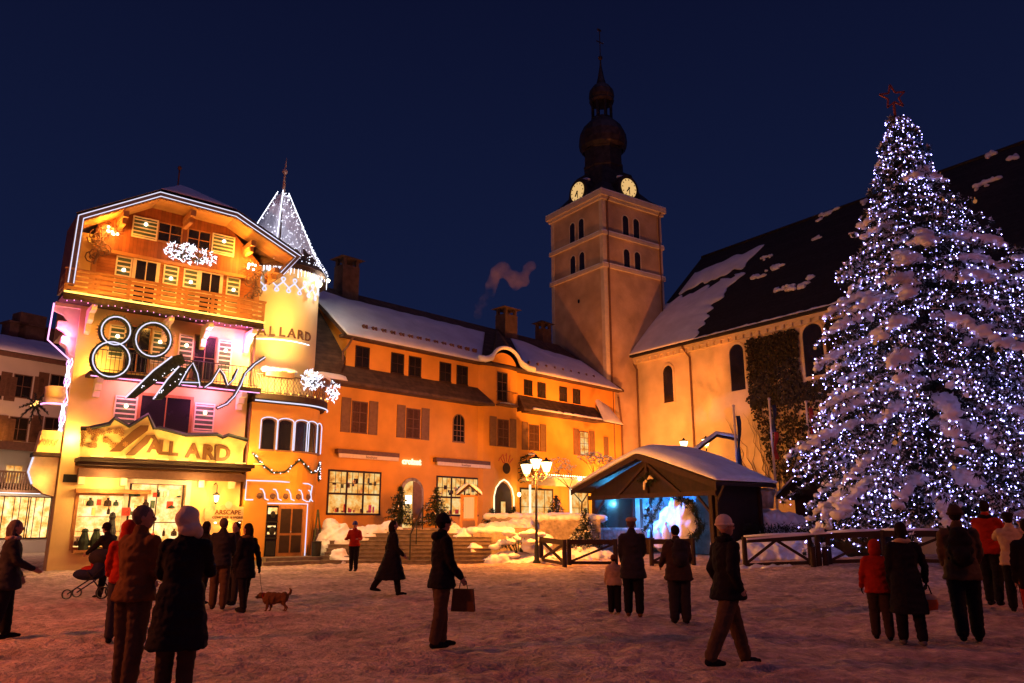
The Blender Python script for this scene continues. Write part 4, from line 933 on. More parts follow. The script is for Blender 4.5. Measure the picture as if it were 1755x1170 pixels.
    # shop windows, deep set with two by three lights over larger panes
    for x, w_ in ((1.62, 3.05), (8.67, 3.05)):
        window(c, x, 3.24, w_, 2.02, 0, fr=.1, mull=(2, 0), glass='shop1', fmat='wood_d'); o = c.children[-1]
        q = MB(); x0 = x - w_ / 2; q.box(x0, x0 + w_, -.035, .0, 3.14, 3.2)
        for k in range(3):
            for j in (1, 2): xx = x0 + w_ * k / 3 + w_ / 9 * j; q.box(xx - .012, xx + .012, -.026, .0, 3.2, 4.25)
        q.box(x0, x0 + w_, -.0265, .0, 3.68, 3.71); q.box(x0, x0 + w_, -.04, .0, 3.12, 3.22)
        for k in (1, 2): q.box(x0 + w_ * k / 3 - .05, x0 + w_ * k / 3 + .05, -.045, .0, 2.24, 4.25)
        q.build('glazing_bars', M['wood_d'], o)
        rn = random.Random(int(x * 10)); gd = [M['wood_d'], M['redgrn'], M['cream'], M['redgrn'], M['shut_g'], M['brown']]
        for k in range(26):
            xx = x0 + .1 + rn.random() * (w_ - .2); zz = 2.26 if k % 2 else 3.25 + rn.random() * .5; ww, hh = rn.uniform(.04, .14), rn.uniform(.08, .42 if k % 2 else .3); d_ = MB(); d_.box(xx - ww, xx + ww, -.024, -.0125, zz, min(zz + hh, 4.2)); d_.build('display_item', gd[k % 6], o)
    # arched door
    n = 12; s0, w2, zc = 5.28, .62, 3.35
    for nm, mm, rr, ya, yb in (('door_surround', 'rock', .80, -.10, -.01), ('door', 'shop1', .62, -.13, -.101)):
        m = MB(); m.xz([(s0 - rr, 1.45)] + [(s0 - rr * math.cos(math.pi * i / n), zc + rr * math.sin(math.pi * i / n)) for i in range(n + 1)] + [(s0 + rr, 1.45)], ya, yb); o = m.build(nm, M[mm], c)
    m = MB(); m.xz([(s0, 1.45)] + [(s0 - w2 * math.cos(math.pi * i / n) * .98, zc + .6 * math.sin(math.pi * i / n)) for i in range(6, n + 1)] + [(s0 + .6, 1.45)], -.17, -.131); m.build('door_leaf', M['shut_o'], o)
    m = MB(); m.box(s0 - .5, s0 - .1, -.15, -.131, 2.75, 3.2); m.build('lit_notice', M['bulb'], o)
    # gothic doorway with warm tube light
    def ogive(s0, w, zs, zt): return [(s0 - w, 1.5), (s0 - w, zs), (s0 - w * .8, zs + (zt - zs) * .5), (s0 - w * .4, zs + (zt - zs) * .85), (s0, zt), (s0 + w * .4, zs + (zt - zs) * .85), (s0 + w * .8, zs + (zt - zs) * .5), (s0 + w, zs), (s0 + w, 1.5)]
    m = MB(); m.xz(ogive(11.95, .72, 3.3, 4.15), -.44, -.405); o = m.build('door', M['wood_d'], c)
    m = MB(); m.box(11.75, 12.1, -.46, -.441, 2.1, 3.0); m.build('glass', M['shop1'], o)
    m = MB(); m.tube([(x, -.5, z) for x, z in ogive(11.95, .84, 3.3, 4.3)], .045, 6); m.build('tube_light', M['lantern_s'], o)
    # awning cassettes
    for x0, x1, z in ((.3, 4.15, 5.15), (6.75, 11.0, 5.1)):
        m = MB(); m.box(x0, x1, -.34, -.01, z, z + .22); o = m.build('awning', M['brown'], c); m = MB(); m.box(x0 + .06, x1 - .06, -.36, -.30, z - .2, z - .005); m.build('valance', M['cream'], o)
        move(text('boutique', .2, .01), (x0 + x1) / 2 + .1, -.365, z - .1).build('lettering', M['brown'], o)
    # restaurant front at the right
    m = MB(); m.box(13.9, 20.0, -1.0, -.01, 4.3, 4.5); m.box(13.9, 20.0, -1.02, -.9, 4.05, 4.3); o = m.build('awning', M['cream'], c)
    s = MB(); 
    for k in range(26): s.ell((14.1 + k * .235, -.9, 4.56), (.14, .16, .09), 8, 5)
    s.build('snow', M['snow'], o, True)
    b = MB()
    for k in range(20): b.ell((15.2 + k * .23, -1.05, 4.72), (.045, .045, .045), 6, 4)
    b.build('string_light', M['lantern'], o)
    window(c, 15.4, 2.75, 2.9, 2.1, 0, fr=.12, mull=(3, 1), glass='shop1', fmat='wood_d')
    window(c, 19.6, 2.75, 1.8, 2.1, 0, fr=.12, mull=(1, 1), glass='shop1', fmat='wood_d')
    for x in (13.75, 17.6, 20.9): m = MB(); m.box(x - .05, x + .05, -1.0, -.9, 1.5, 4.05); m.build('lit_post', M['lantern_s'], c)
    # downpipe at the left
    d = MB(); d.tube([(e + .05, -.5, 11.15), (e - .1, -.3, 10.7), (e - .25, -.08, 10.4), (e - .25, -.08, 9.3)], .06, 7); d.build('downpipe', M['brown'], c)
    d = MB(); d.tube([(24.3, -.1, 10.8), (24.6, -.1, 8.9), (24.6, -.1, 0)], .07, 7); d.build('downpipe', M['brown'], c)
    # chimneys
    def chim(px, pyt, yoff, hw, base, name='chimney', cap=.25):
        s, z = MH.q(px, pyt, yoff); m = MB(); m.box(s - hw, s + hw, yoff - hw * .8, yoff + hw * .8, base, z - .75); o = m.build(name, M['brick'], c)
        q = MB()
        for dx in (-1, 1):
            for dy in (-1, 1): q.box(s + dx * hw * .75 - .1, s + dx * hw * .75 + .1, yoff + dy * hw * .6 - .1, yoff + dy * hw * .6 + .1, z - .75, z - .3)
        q.add([(s - hw - cap, yoff - hw - .1, z - .3), (s + hw + cap, yoff - hw - .1, z - .3), (s + hw + cap, yoff + hw + .1, z - .3), (s - hw - cap, yoff + hw + .1, z - .3), (s - hw * .4, yoff, z), (s + hw * .4, yoff, z)], [(0, 1, 5, 4), (1, 2, 5), (2, 3, 4, 5), (3, 0, 4), (3, 2, 1, 0)])
        q.build('chimney_cap', M['brick'], o)
    chim(596, 438, 4.2, .58, 13.5); chim(868, 524, 4.0, .62, 13.5); chim(931, 549, 5.0, .5, 13.0)
    # sign lettering above the arched door
    t = fthing('shop_lettering', 'pale lit lettering on the ochre wall above the arched door', 'sign', MH)
    move(text('croizet', .46, .05, .02), 5.2, -.07, 5.0).build('letters', M['lantern_s'], t)
    t = fthing('hanging_emblem', 'round dark hanging emblem with crown above the outlined gothic doorway', 'sign', MH)
    m = MB(); m.lathe([(0, -.02), (.3, -.02), (.33, 0), (.3, .02), (0, .02)], n=20); o = m.build('disc', M['wood_d'], t); o.location = (11.9, -.75, 4.95); o.rotation_euler = (R(90), 0, 0)
    m = MB()
    for k in range(5): a = R(30 + k * 30); m.tube([(11.9 + .3 * math.cos(a), -.75, 5.2 + .15 * math.sin(a)), (11.9 + .62 * math.cos(a), -.75, 5.3 + .55 * math.sin(a)), (11.9 + .7 * math.cos(a + .2), -.75, 5.2 + .5 * math.sin(a + .2))], .025, 5)
    m.tube([(11.9, -.75, 5.25), (11.9, -.4, 5.35)], .025, 5); m.build('crown', M['redgrn'], t)
    # branch sculpture
    t = fthing('fir_branches', 'snowy fir branches fixed on the wall left of the triple lamp', 'greenery', MH); random.seed(21)
    m = MB(); s_ = MB()
    for k in range(14):
        a = random.uniform(.2, 1.3); x, z = 13.6 + random.uniform(-.1, .3), 4.2 + k * .12; L = random.uniform(.5, 1.5); e2 = (x + L * math.cos(a), -.5, z + L * math.sin(a) * .8); m.tube([(x, -.1, z), e2], [.03, .01], 4)
        for q in range(16):
            f = random.random(); pp = Vector((x, -.1, z)).lerp(Vector(e2), f); d = Vector((random.gauss(0, 1), random.gauss(0, 1), random.gauss(-.4, 1))).normalized() * .17; u = Vector((.02, 0, .02)); m.add([pp + u, pp - u, pp + d], [(0, 1, 2)])
        if k % 2: s_.ell(Vector(e2) * .9 + Vector((x, -.1, z)) * .1 + Vector((0, 0, .06)), (.2, .12, .07), 8, 5)
    m.build('branches', M['garland'], t); s_.build('snow', M['snow'], t, True)
    lamp('bistro_light', (16.5, -1.8, 3.4), 14, (1, .6, .2), .15, c); lamp('bistro_light', (19.5, -1.8, 3.2), 18, (1, .6, .2), .15, c)
    lamp('bistro_light', (21.5, -1.5, 4.6), 60, (1, .5, .1), .15, c); lamp('door_light', (13.2, -1.1, 3.5), 8, (1, .55, .15), .08, c)
    b = MB(); b.ell((13.2, -.55, 3.45), (.12, .1, .14), 8, 6); b.build('wall_lamp', M['lantern'], c)
    b = MB(); b.ell((19.2, -.9, 3.95), (.16, .12, .1), 8, 6); b.ell((18.4, -1.1, 4.6), (.16, .12, .14), 8, 6); b.build('wall_lamp', M['lantern'], c)
M['lantern_s'] = emi('warm_tube_light', (1, .85, .5), 1.6)
mid_house()

# smoke from the middle chimney
def smoke():
    s, z = MH.q(820, 545, 5.5); base = MH.w(s, 5.5, z - .2)
    m = MB(); 
    path = [(820, 540, .35), (824, 524, .5), (836, 508, .5), (842, 488, .55), (850, 470, .65), (862, 460, .6), (875, 470, .55), (884, 486, .7), (896, 480, .65), (904, 462, .5), (912, 452, .35)]
    pts = []; D = base.y
    for px, py, r in path: pts.append((at(px, py, D), r))
    for i in range(len(pts) - 1):
        for j in range(3):
            f = j / 3; p = pts[i][0].lerp(pts[i + 1][0], f); r = pts[i][1] * (1 - f) + pts[i + 1][1] * f; m.ell(p, (r * .85, r * .8, r * .8), 12, 8)
    me = remesh(m, .12, 4, lambda c, n: c + n * (.3 * mn.noise(c * .8) + .2 * mn.noise(c * 2)))
    mt = bpy.data.materials.new('smoke'); mt.use_nodes = True; nt = mt.node_tree; nt.nodes.clear()
    o = nt.nodes.new('ShaderNodeOutputMaterial'); v = nt.nodes.new('ShaderNodeVolumePrincipled'); v.inputs['Color'].default_value = (1, .85, .8, 1)
    tc = nt.nodes.new('ShaderNodeTexCoord'); n = nt.nodes.new('ShaderNodeTexNoise'); n.inputs['Scale'].default_value = .9; n.inputs['Detail'].default_value = 6
    mr = nt.nodes.new('ShaderNodeMapRange'); mr.inputs['From Min'].default_value = .38; mr.inputs['From Max'].default_value = .72; mr.inputs['To Max'].default_value = .62
    nt.links.new(tc.outputs['Object'], n.inputs['Vector']); nt.links.new(n.outputs['Fac'], mr.inputs['Value']); nt.links.new(mr.outputs[0], v.inputs['Density'])
    v.inputs['Emission Strength'].default_value = 0
    nt.links.new(v.outputs[0], o.inputs['Volume'])
    ob = link('chimney_smoke', me, mt); ob['kind'] = 'stuff'
smoke()

# ================================================================ CHURCH TOWER
def church_tower():
    c = fthing('church_tower', 'square church tower with two lit clocks and dark onion domed spire', 'tower', TR)
    W = 6.35
    m = MB(); m.box(0, W, 0, W, 0, 26.55); m.build('wall', M['stone'], c)
    q = MB()   # corner quoins
    for x0, x1, y0, y1 in ((-.03, .34, -.03, .34), (W - .34, W + .03, -.03, .34), (-.03, .34, W - .34, W + .03)): q.box(x0, x1, y0, y1, 0, 26.5)
    q.build('corner_strip', M['trim'], c)
    for z, p, h in ((20.72, .16, .28), (23.35, .16, .28), (26.5, .36, .42)):
        m = MB(); m.box(-p, W + p, -p, W + p, z, z + h)
        if z > 26: m.box(-.2, W + .2, -.2, W + .2, z - .25, z - .002)
        o = m.build('cornice', M['trim'], c); s = MB(); s.box(-p + .02, W + p - .02, -p + .02, -.005 if z < 26 else .3, z + h + .004, z + h + .1); s.box(-p + .02, -.005 if z < 26 else .3, .31, W + p, z + h + .004, z + h + .09); s.build('snow', M['roofsnow'], o)
    for z in (21.75, 24.55):
        for s in (2.42, 3.58): window(c, s, z, .62, 1.75, 0, fmat='trim', mull=(0, 0), arch=True, fr=.09)
    lf = empty('left_face_frame'); bpy.data.objects.remove(lf)
    # windows of the left face: same opening turned onto the x = 0 side
    for z in (21.75, 24.55):
        for s in (2.5, 3.62):
            o = window(c, 0, z, .62, 1.75, 0, fmat='trim', mull=(0, 0), arch=True, fr=.09)
            for ob in (o,): ob.rotation_euler = (0, 0, -math.pi / 2); ob.location = (0, s, 0)
    m = MB(); m.ell((-.01, 3.0, 18.7), (.02, .13, .17), 10, 6); m.build('vent', M['darkpane'], c)
    # downpipes
    for x, y in ((.42, -.12), (W - .35, -.12)): m = MB(); m.tube([(x, y - .28, 26.4), (x, y, 26.1), (x, y, 0)], .07, 7); m.build('downpipe', M['brown'], c)
    # roof foot and clock gables
    hz = 26.95
    m = MB(); n = 4
    pr = [(W / 2 + .3, hz), (W / 2 - .55, hz + .75), (W / 2 - 1.2, hz + 1.6), (1.75, hz + 2.6), (1.62, hz + 3.2)]
    vs = []
    for r, z in pr: vs += [(W / 2 + a * r, W / 2 + b * r, z) for a, b in ((-1, -1), (1, -1), (1, 1), (-1, 1))]
    fs = [(i * 4 + k, i * 4 + (k + 1) % 4, (i + 1) * 4 + (k + 1) % 4, (i + 1) * 4 + k) for i in range(len(pr) - 1) for k in range(4)]; m.add(vs, fs); m.build('roof', M['copper'], c)
    for side in (0, 1):
        o = empty('clock'); 
        bpy.data.objects.remove(o)
        m = MB(); cx, cz, rr = W / 2, hz + 1.12, 1.0
        prof = [(cx - 1.75, hz - .0), (cx - 1.3, hz + .45)] + [(cx - rr * 1.12 * math.cos(R(a)), cz + rr * 1.12 * math.sin(R(a))) for a in range(0, 181, 15)] + [(cx + 1.3, hz + .45), (cx + 1.75, hz)]
        m.xz(prof, .28, 2.4); g = m.build('clock_gable', M['copper'], c)
        s = MB(); s.tube([(cx - rr * 1.2 * math.cos(R(a)), .9, cz + rr * 1.2 * math.sin(R(a)) + .02) for a in range(60, 140, 10)], .12, 6); s.build('snow', M['roofsnow'], g, True)
        m = MB(); m.lathe([(rr * .8, 0), (rr * .8, -.12), (rr * .93, -.14), (rr * .95, 0)], n=32); rim = m.build('clock_rim', M['copper'], c); rim.location = (cx, .27, cz); rim.rotation_euler = (R(90), 0, 0)
        m = MB(); m.lathe([(0, 0), (rr * .82, 0)], n=32); f = m.build('clock_face', M['clock'], c); f.location = (cx, .24, cz); f.rotation_euler = (R(90), 0, 0)
        h = MB()
        for k in range(12):
            a = k * math.pi / 6; h.add([(rr * x * math.cos(a) - t_ * math.sin(a), rr * x * math.sin(a) + t_ * math.cos(a), .02) for x, t_ in ((.62, -.04), (.76, -.04), (.76, .04), (.62, .04))], [(0, 1, 2, 3)])
        h.tube([(0, 0, .03), (.05, -.55, .03)], .035, 5); h.tube([(0, 0, .04), (-.25, -.35, .04)], .05, 5); h.ell((0, 0, .04), (.1, .1, .04), 8, 5)
        h.build('clock_hands', M['black'], f)
        if side:
            for ob in (g, rim, f):
                L = ob.location.copy(); ob.location = (L.y, W - L.x, L.z) if ob is not g else (0, W, 0)
                ob.rotation_euler = (0, 0, -math.pi / 2) if ob is g else (Matrix.Rotation(-math.pi / 2, 3, 'Z') @ Matrix.Rotation(R(90), 3, 'X')).to_euler()
    # belfry, bulbs, lantern, spire
    def octl(prof, name, mt, smooth=False, n=8):
        m = MB(); m.lathe(prof, (W / 2, W / 2), n, 22.5, 382.5); return m.build(name, M[mt], c, smooth)
    octl([(1.85, 29.3), (1.72, 30.0), (1.68, 30.6), (1.75, 30.7), (1.75, 30.85), (1.66, 30.9), (1.62, 32.3), (1.70, 32.4)], 'belfry', 'copper')
    octl([(1.70, 32.4), (1.98, 32.7), (2.05, 33.2), (1.98, 33.9), (1.65, 34.6), (1.2, 35.1), (.95, 35.35), (0, 35.35)], 'onion_dome', 'copper', False, 16)
    octl([(.98, 35.36), (.98, 35.5), (.84, 35.52), (.84, 35.55)], 'gallery', 'copper')
    for k in range(8): a = R(k * 45 + 22.5); m = MB(); m.bar((W / 2 + .84 * math.cos(a), W / 2 + .84 * math.sin(a), 35.5), (W / 2 + .84 * math.cos(a), W / 2 + .84 * math.sin(a), 37.0), .16); m.build('lantern_post', M['copper'], c)
    octl([(0, 36.98), (1.0, 37.0), (1.08, 37.2), (1.02, 37.3), (1.1, 37.6), (1.05, 38.1), (.72, 38.6), (.42, 38.85), (.38, 39.1), (.28, 39.5), (.1, 40.6), (.05, 41.3), (0, 41.3)], 'onion_dome', 'copper', False, 16)
    m = MB(); m.tube([(W / 2, W / 2, 41.2), (W / 2, W / 2, 44.2)], .04, 6); m.ell((W / 2, W / 2, 41.45), (.2, .2, .22), 10, 8); m.bar((W / 2 - .4, W / 2, 43.0), (W / 2 + .4, W / 2, 43.0), .07); m.ell((W / 2 - .05, W / 2, 44.2), (.28, .06, .14), 8, 6); m.build('weather_cross', M['copper'], c)
church_tower()

# ================================================================ CHURCH NAVE
def church_nave():
    c = fthing('church_nave', 'long church nave with dark steep roof patched with snow behind the fir tree', 'church', NV)
    L = 34; EZ = 14.0
    m = MB(); m.box(0, L, 0, 17.4, 0, EZ + .1); m.add([(0, 0, EZ + .1), (0, 17.4, EZ + .1), (0, 8.7, 23.9)], [(0, 2, 1)]); m.build('wall', M['nave'], c)
    cn = MB(); cn.box(-.1, L, -.42, -.005, EZ - .25, EZ + .05); cn.box(-.1, L, -.25, -.004, EZ - .5, EZ - .252)
    o = cn.build('cornice', M['nave'], c); x = .1
    while x < 17: q = MB(); q.box(x, x + .28, -.4, -.26, EZ - .5, EZ - .253); q.build('modillion', M['nave'], o); x += .62
    def RP(u, v): return Vector((u, -.75 + 9.45 * v, EZ + .12 + 9.9 * v + (0 if v > .12 else 0)))
    r = MB(); r.add([(-.5, -.75, EZ + .1), (L, -.75, EZ + .1), (L, 8.7, 24.0), (-.5, 8.7, 24.0), (-.5, 18.2, EZ + .1), (L, 18.2, EZ + .1), (-.5, -.75, EZ - .05), (L, -.75, EZ - .05)], [(0, 1, 2, 3), (3, 2, 5, 4), (6, 7, 1, 0)])
    r.box(-.5, L, -.74, -.43, EZ - .04, EZ + .08); r.build('roof', M['slate'], c)
    rg = MB(); rg.tube([(-.5, 8.7, 24.02), (L, 8.7, 24.02)], .12, 6); rg.build('ridge', M['slate'], c)
    # two big snow fields at the left end, broken by a bare band
    snow_slab('roof_snow', RP, -.45, 1, .0, lambda u: .47 + .0 * u, .30, c, 10, 20, seed=31) if 0 else None
    def edgeR(v): return 6.3 + 1.5 * mn.noise((v * 6, 3, 0)) + 1.1 * mn.noise((v * 17, 3, 0))
    def Lo(u, v): return RP(-.4 + (edgeR(v) - (-.4) - 0.5 * v * 0) * u, v)
    snow_slab('roof_snow', Lo, 0, 1, .0, lambda u: .50 + .05 * mn.noise((u * 9, 0, 4)) + .10 * u, .26, c, 60, 40, seed=32, noisy=.07)
    def Hi(u, v): return RP(.3 + (5.9 + 1.0 * mn.noise((v * 9, 9, 0)) + 2.2 * (v - .6)) * u, v)
    snow_slab('roof_snow', Hi, 0, 1, lambda u: .58 + .06 * mn.noise((u * 8, 0, 7)) + .08 * u, lambda u: .80 + .03 * mn.noise((u * 6, 5, 7)) + .06 * u, .28, c, 60, 26, seed=33, noisy=.07)
    random.seed(11)
    for px, py, w_, h_ in [(1418, 366, 1.3, .8), (1368, 487, 1.2, 1.0), (1338, 494, .8, .5), (1312, 440, .9, .4), (1690, 312, 1.1, .7), (1738, 233, 1.0, .5), (1700, 262, .6, .5), (1735, 268, .6, .4), (1400, 405, .6, .3), (1479, 345, .5, .7), (1330, 455, .9, .5), (1300, 470, 1.0, .6), (1500, 452, 1.2, .5), (1640, 520, 1.5, .8)]:
        # intersect the pixel ray with the roof plane
        a = ray(px, py); best = None
        for k in range(200):
            v = k / 199; s, z = NV.q(px, py, -.75 + 9.45 * v)
            if abs(z - RP(0, v).z) < .12: best = (s, v); break
        if not best: continue
        s, v = best; m = MB()
        for q in range(9): m.ell(RP(s + random.uniform(-.55, .55) * w_, v + random.uniform(-.045, .045) * h_) + Vector((0, 0, .02)), (w_ * random.uniform(.12, .38), h_ * random.uniform(.15, .35), .13), 8, 5)
        link('snow_patch', remesh(m, .07, 1, lambda c_, n_: c_ + n_ * (.10 * mn.noise(c_ * 2.6) + .05 * mn.noise(c_ * 7))), M['roofsnow'], c)
    # thin snow along the eave
    snow_slab('roof_snow', RP, 6.2, 33.8, 0, lambda u: .012 + .012 * mn.noise((u * 2, 0, 0)), .09, c, 120, 3, seed=35)
    for s, z, w_, h_ in ((3.2, 11.55, .95, 2.7), (9.4, 11.75, 1.15, 3.1), (15.1, 11.9, 1.35, 3.2), (21.0, 11.9, 1.35, 3.2)): window(c, s, z, w_, h_, 0, fr=.17, fmat='nave', mull=(0, 0), arch=True, proud=.06)
    for s in (.12, 5.4): m = MB(); m.tube([(s - .25, -.6, EZ - .1), (s, -.1, EZ - .9), (s, -.1, 0)], .07, 7); m.build('downpipe', M['brown'], c)
    return c
church_nave()
def ivy():
    c = fthing('ivy', 'dark ivy and bare creeper covering the church wall between its windows', 'climbing plant', NV); random.seed(4)
    g = MB()
    def inside(s, z):
        top = 13.35; left = 10.0 + .9 * mn.noise((z * .8, 0, 0)) + .6 * mn.noise((z * 2.6, 2, 0)) + random.random() ** 3 * .5
        if z > 13.0: left = 8.7
        if z < 9.4: left = 10.2 + (9.4 - z) * .3
        if s < left or z > top or s > 30: return False
        for cs, cz, w_, h_ in ((9.4, 11.75, 1.15, 3.1), (15.1, 11.9, 1.35, 3.2), (21, 11.9, 1.35, 3.2)):
            if abs(s - cs) < w_ / 2 + .32 and abs(z - cz) < h_ / 2 + .35: return False
        return True
    n = 0
    while n < 26000:
        s = random.uniform(8.7, 25); z = random.uniform(4.2, 13.4)
        if not inside(s, z): continue
        if z < 8.8 and random.random() < .65: n += 1; continue
        y = -.03 - random.random() * .22; a = random.uniform(0, 6.28); L = random.uniform(.09, .17)
        d = Vector((math.cos(a), random.uniform(-.5, .5), math.sin(a))) * L; u = Vector((-math.sin(a), random.uniform(-.7, .3), math.cos(a))) * L * .6; p = Vector((s, y, z))
        g.add([p - u * .6, p + d * .6 - u, p + d + u * .4, p + u], [(0, 1, 2, 3)]); n += 1
    g.build('leaves', M['ivy'], c)
    st = MB()
    for k in range(60):
        s = random.uniform(9.0, 24); z = 3.5; pts = []; 
        for j in range(14): pts.append((s, -.06 - .02 * (k % 4), z)); s += random.uniform(-.35, .2); z += random.uniform(.25, .55)
        st.tube(pts, [.035 * (1 - j / 16) for j in range(14)], 4)
    st.build('stems', M['bark'], c)
ivy()
# ================================================================ TERRACE, STEPS, WALLS
M['sheet_snow'] = M['snow']
def terrace():
    m = MB(); poly = [(-10.2, 37.75), (1.35, 37.75), (1.35, 40.2), (7.0, 41.4), (8.6, 54), (6.5, 56.2), (-9.4, 38.9)]
    m.xy(poly, -.2, 1.42); struct(m.build('terrace', M['rock']))
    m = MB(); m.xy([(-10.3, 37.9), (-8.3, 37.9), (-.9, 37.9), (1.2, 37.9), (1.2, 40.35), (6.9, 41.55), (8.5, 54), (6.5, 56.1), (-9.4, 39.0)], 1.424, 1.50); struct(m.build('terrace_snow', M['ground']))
    t = thing('stone_steps', 'broad flight of nine worn stone steps up to the terrace', 'steps', (0, 0, 0))
    for k in range(9):
        m = MB(); m.box(-8.3, -.95, 35.0 + k * .3, 37.74, .16 * k - (.2 if k == 0 else 0) + (.0 if k == 0 else .002), .16 * (k + 1) - .03); m.box(-8.33, -.92, 34.96 + k * .3, 35.34 + k * .3, .16 * (k + 1) - .028, .16 * (k + 1)); m.build('step', M['step'], t)
    t = thing('handrail', 'dark metal handrail in the middle of the steps', 'handrail', (0, 0, 0))
    x = gx(702, 35.3); m = MB(); m.tube([(x, 35.2, .1), (x, 35.2, 1.25), (x + .25, 37.6, 2.45), (x + .25, 37.6, 1.45)], .035, 6); m.tube([(x + .12, 36.4, .7), (x + .12, 36.4, 1.82)], .03, 6); m.build('rail', M['black'], t)
terrace()
def stone_wall(name, label, x0, x1, y0, y1, z1, cap=.28, z0=-.1):
    t = thing(name, label, 'wall', (0, 0, 0), 0, 'low stone walls')
    m = MB(); m.box(x0, x1, y0, y1, z0, z1); m.build('masonry', M['rock'], t)
    q = MB(); n = max(3, int((x1 - x0) / .35))
    for k in range(n + 1): q.ell((x0 + (x1 - x0) * k / n, (y0 + y1) / 2, z1 + .02), (.42, (y1 - y0) * .62, cap * (.8 + .35 * mn.noise((k * .6, x0, 0)))), 12, 8)
    me = remesh(q, .06, 3, lambda c, nn: c + nn * .05 * mn.noise(c * 3)); link('snow_cap', me, M['snow'], t)
a = gx(810, 37.2); b = gx(868, 37.2)
stone_wall('stone_wall', 'dark stone planter wall capped with snow right of the steps', a, b, 37.0, 37.7, 1.35)
stone_wall('stone_wall', 'low sunlit ochre stone wall capped with snow beside the triple lamp', b + .02, gx(935, 37.4), 37.05, 37.6, 1.0)
bpy.data.objects[-1] if 0 else None
stone_wall('stone_wall', 'tall stone terrace wall under thick snow between lamp and wooden hut', gx(925, 39.6), gx(1030, 39.6), 39.3, 40.1, 1.95, .3)
stone_wall('stone_wall', 'rear stone wall with lamplit snow along the restaurant terrace', gx(840, 41.5), gx(985, 41.5), 41.2, 41.6, 2.05, .25)
for o in bpy.data.objects:
    if o.get('label', '').startswith('low sunlit'): o['label'] = 'low lamplit ochre stone wall capped with snow left of the triple lamp'
snow_mass('snow_bank', '', [(gx(575, 36.5), 36.4, 1.1, 1.2, .9), (gx(605, 36.6), 36.7, 1.1, 1.1, .55), (gx(640, 36.8), 37.3, 1.3, .9, .4)], 0, None, None, kind='structure') if 0 else None
def snowpile(pts, label, group=None, vox=.06, noisy=.17):
    m = MB()
    for x, y, z, rx, ry, rz in pts: m.ell((x, y, z), (rx, ry, rz), 14, 9)
    me = remesh(m, vox, 4, lambda c, n: c + n * (mn.noise(c * 1.8) * noisy + mn.noise(c * 4.2) * noisy * .6 + mn.noise(c * 11) * noisy * .22))
    o = link('snow_bank', me, M['snow']); o['kind'] = 'structure'; return o
D = 36.6
snowpile([(gx(558, D), D + .8, .9, .6, .8, 1.0), (gx(572, D), D + .7, .9, .6, .8, .85), (gx(585, D), D + .6, .8, .7, .8, .7), (gx(600, D), D + .7, .7, .7, .8, .6), (gx(615, D), D + .9, .9, .8, .7, .65), (gx(635, D), D + 1.1, 1.2, .8, .5, .5), (gx(655, D), D + 1.2, 1.35, .7, .4, .42), (gx(590, 35), 35.4, .0, .55, .4, .35), (gx(575, 35), 35.5, .1, .5, .4, .5)], '')
snowpile([(gx(770, 37.6), 37.7, 1.3, .6, .5, .5), (gx(795, 37.2), 37.3, .9, .7, .5, .5), (gx(815, 36.4), 36.4, .3, .5, .6, .5)], '')
snowpile([(gx(875, 34.6), 35.4, .0, 1.4, .8, .5), (gx(910, 34.6), 35.2, .0, 1.4, .8, .42), (gx(960, 34.6), 36.2, .0, 1.6, 1.0, .5), (gx(1010, 35), 37.5, .0, 1.5, 1.2, .6)], '')
snowpile([(gx(895, 40), 40.6, 1.55, 1.4, .5, .42), (gx(930, 40), 41.0, 1.55, 1.4, .5, .5), (gx(860, 40), 40.2, 1.5, 1.3, .5, .35), (gx(970, 41), 41.8, 1.6, 1.4, .6, .5)], '')
snowpile([(gx(1290, 38), 39.2, 1.0, 1.6, 1.1, 1.45), (gx(1335, 38), 39.2, 1.0, 1.6, 1.1, 1.5), (gx(1380, 38), 39.2, .9, 1.6, 1.1, 1.35), (gx(1300, 35.5), 36.2, .1, 1.6, 1.0, .85), (gx(1350, 35.5), 36.2, .1, 1.8, 1.0, .95), (gx(1400, 35.5), 36.0, .1, 1.6, 1.0, .8)], '')
snowpile([(gx(1300, 29.3), 29.5, -.05, 1.1, .4, .28), (gx(1350, 28.8), 29.0, -.05, 1.2, .4, .3), (gx(1400, 28.5), 28.7, -.05, 1.1, .4, .26), (gx(1450, 28.2), 28.3, -.05, 1.2, .4, .3), (gx(1520, 27.5), 27.8, -.05, 1.4, .4, .3), (gx(1590, 26.5), 27.0, -.05, 1.4, .4, .3)], '', vox=.05, noisy=.12)

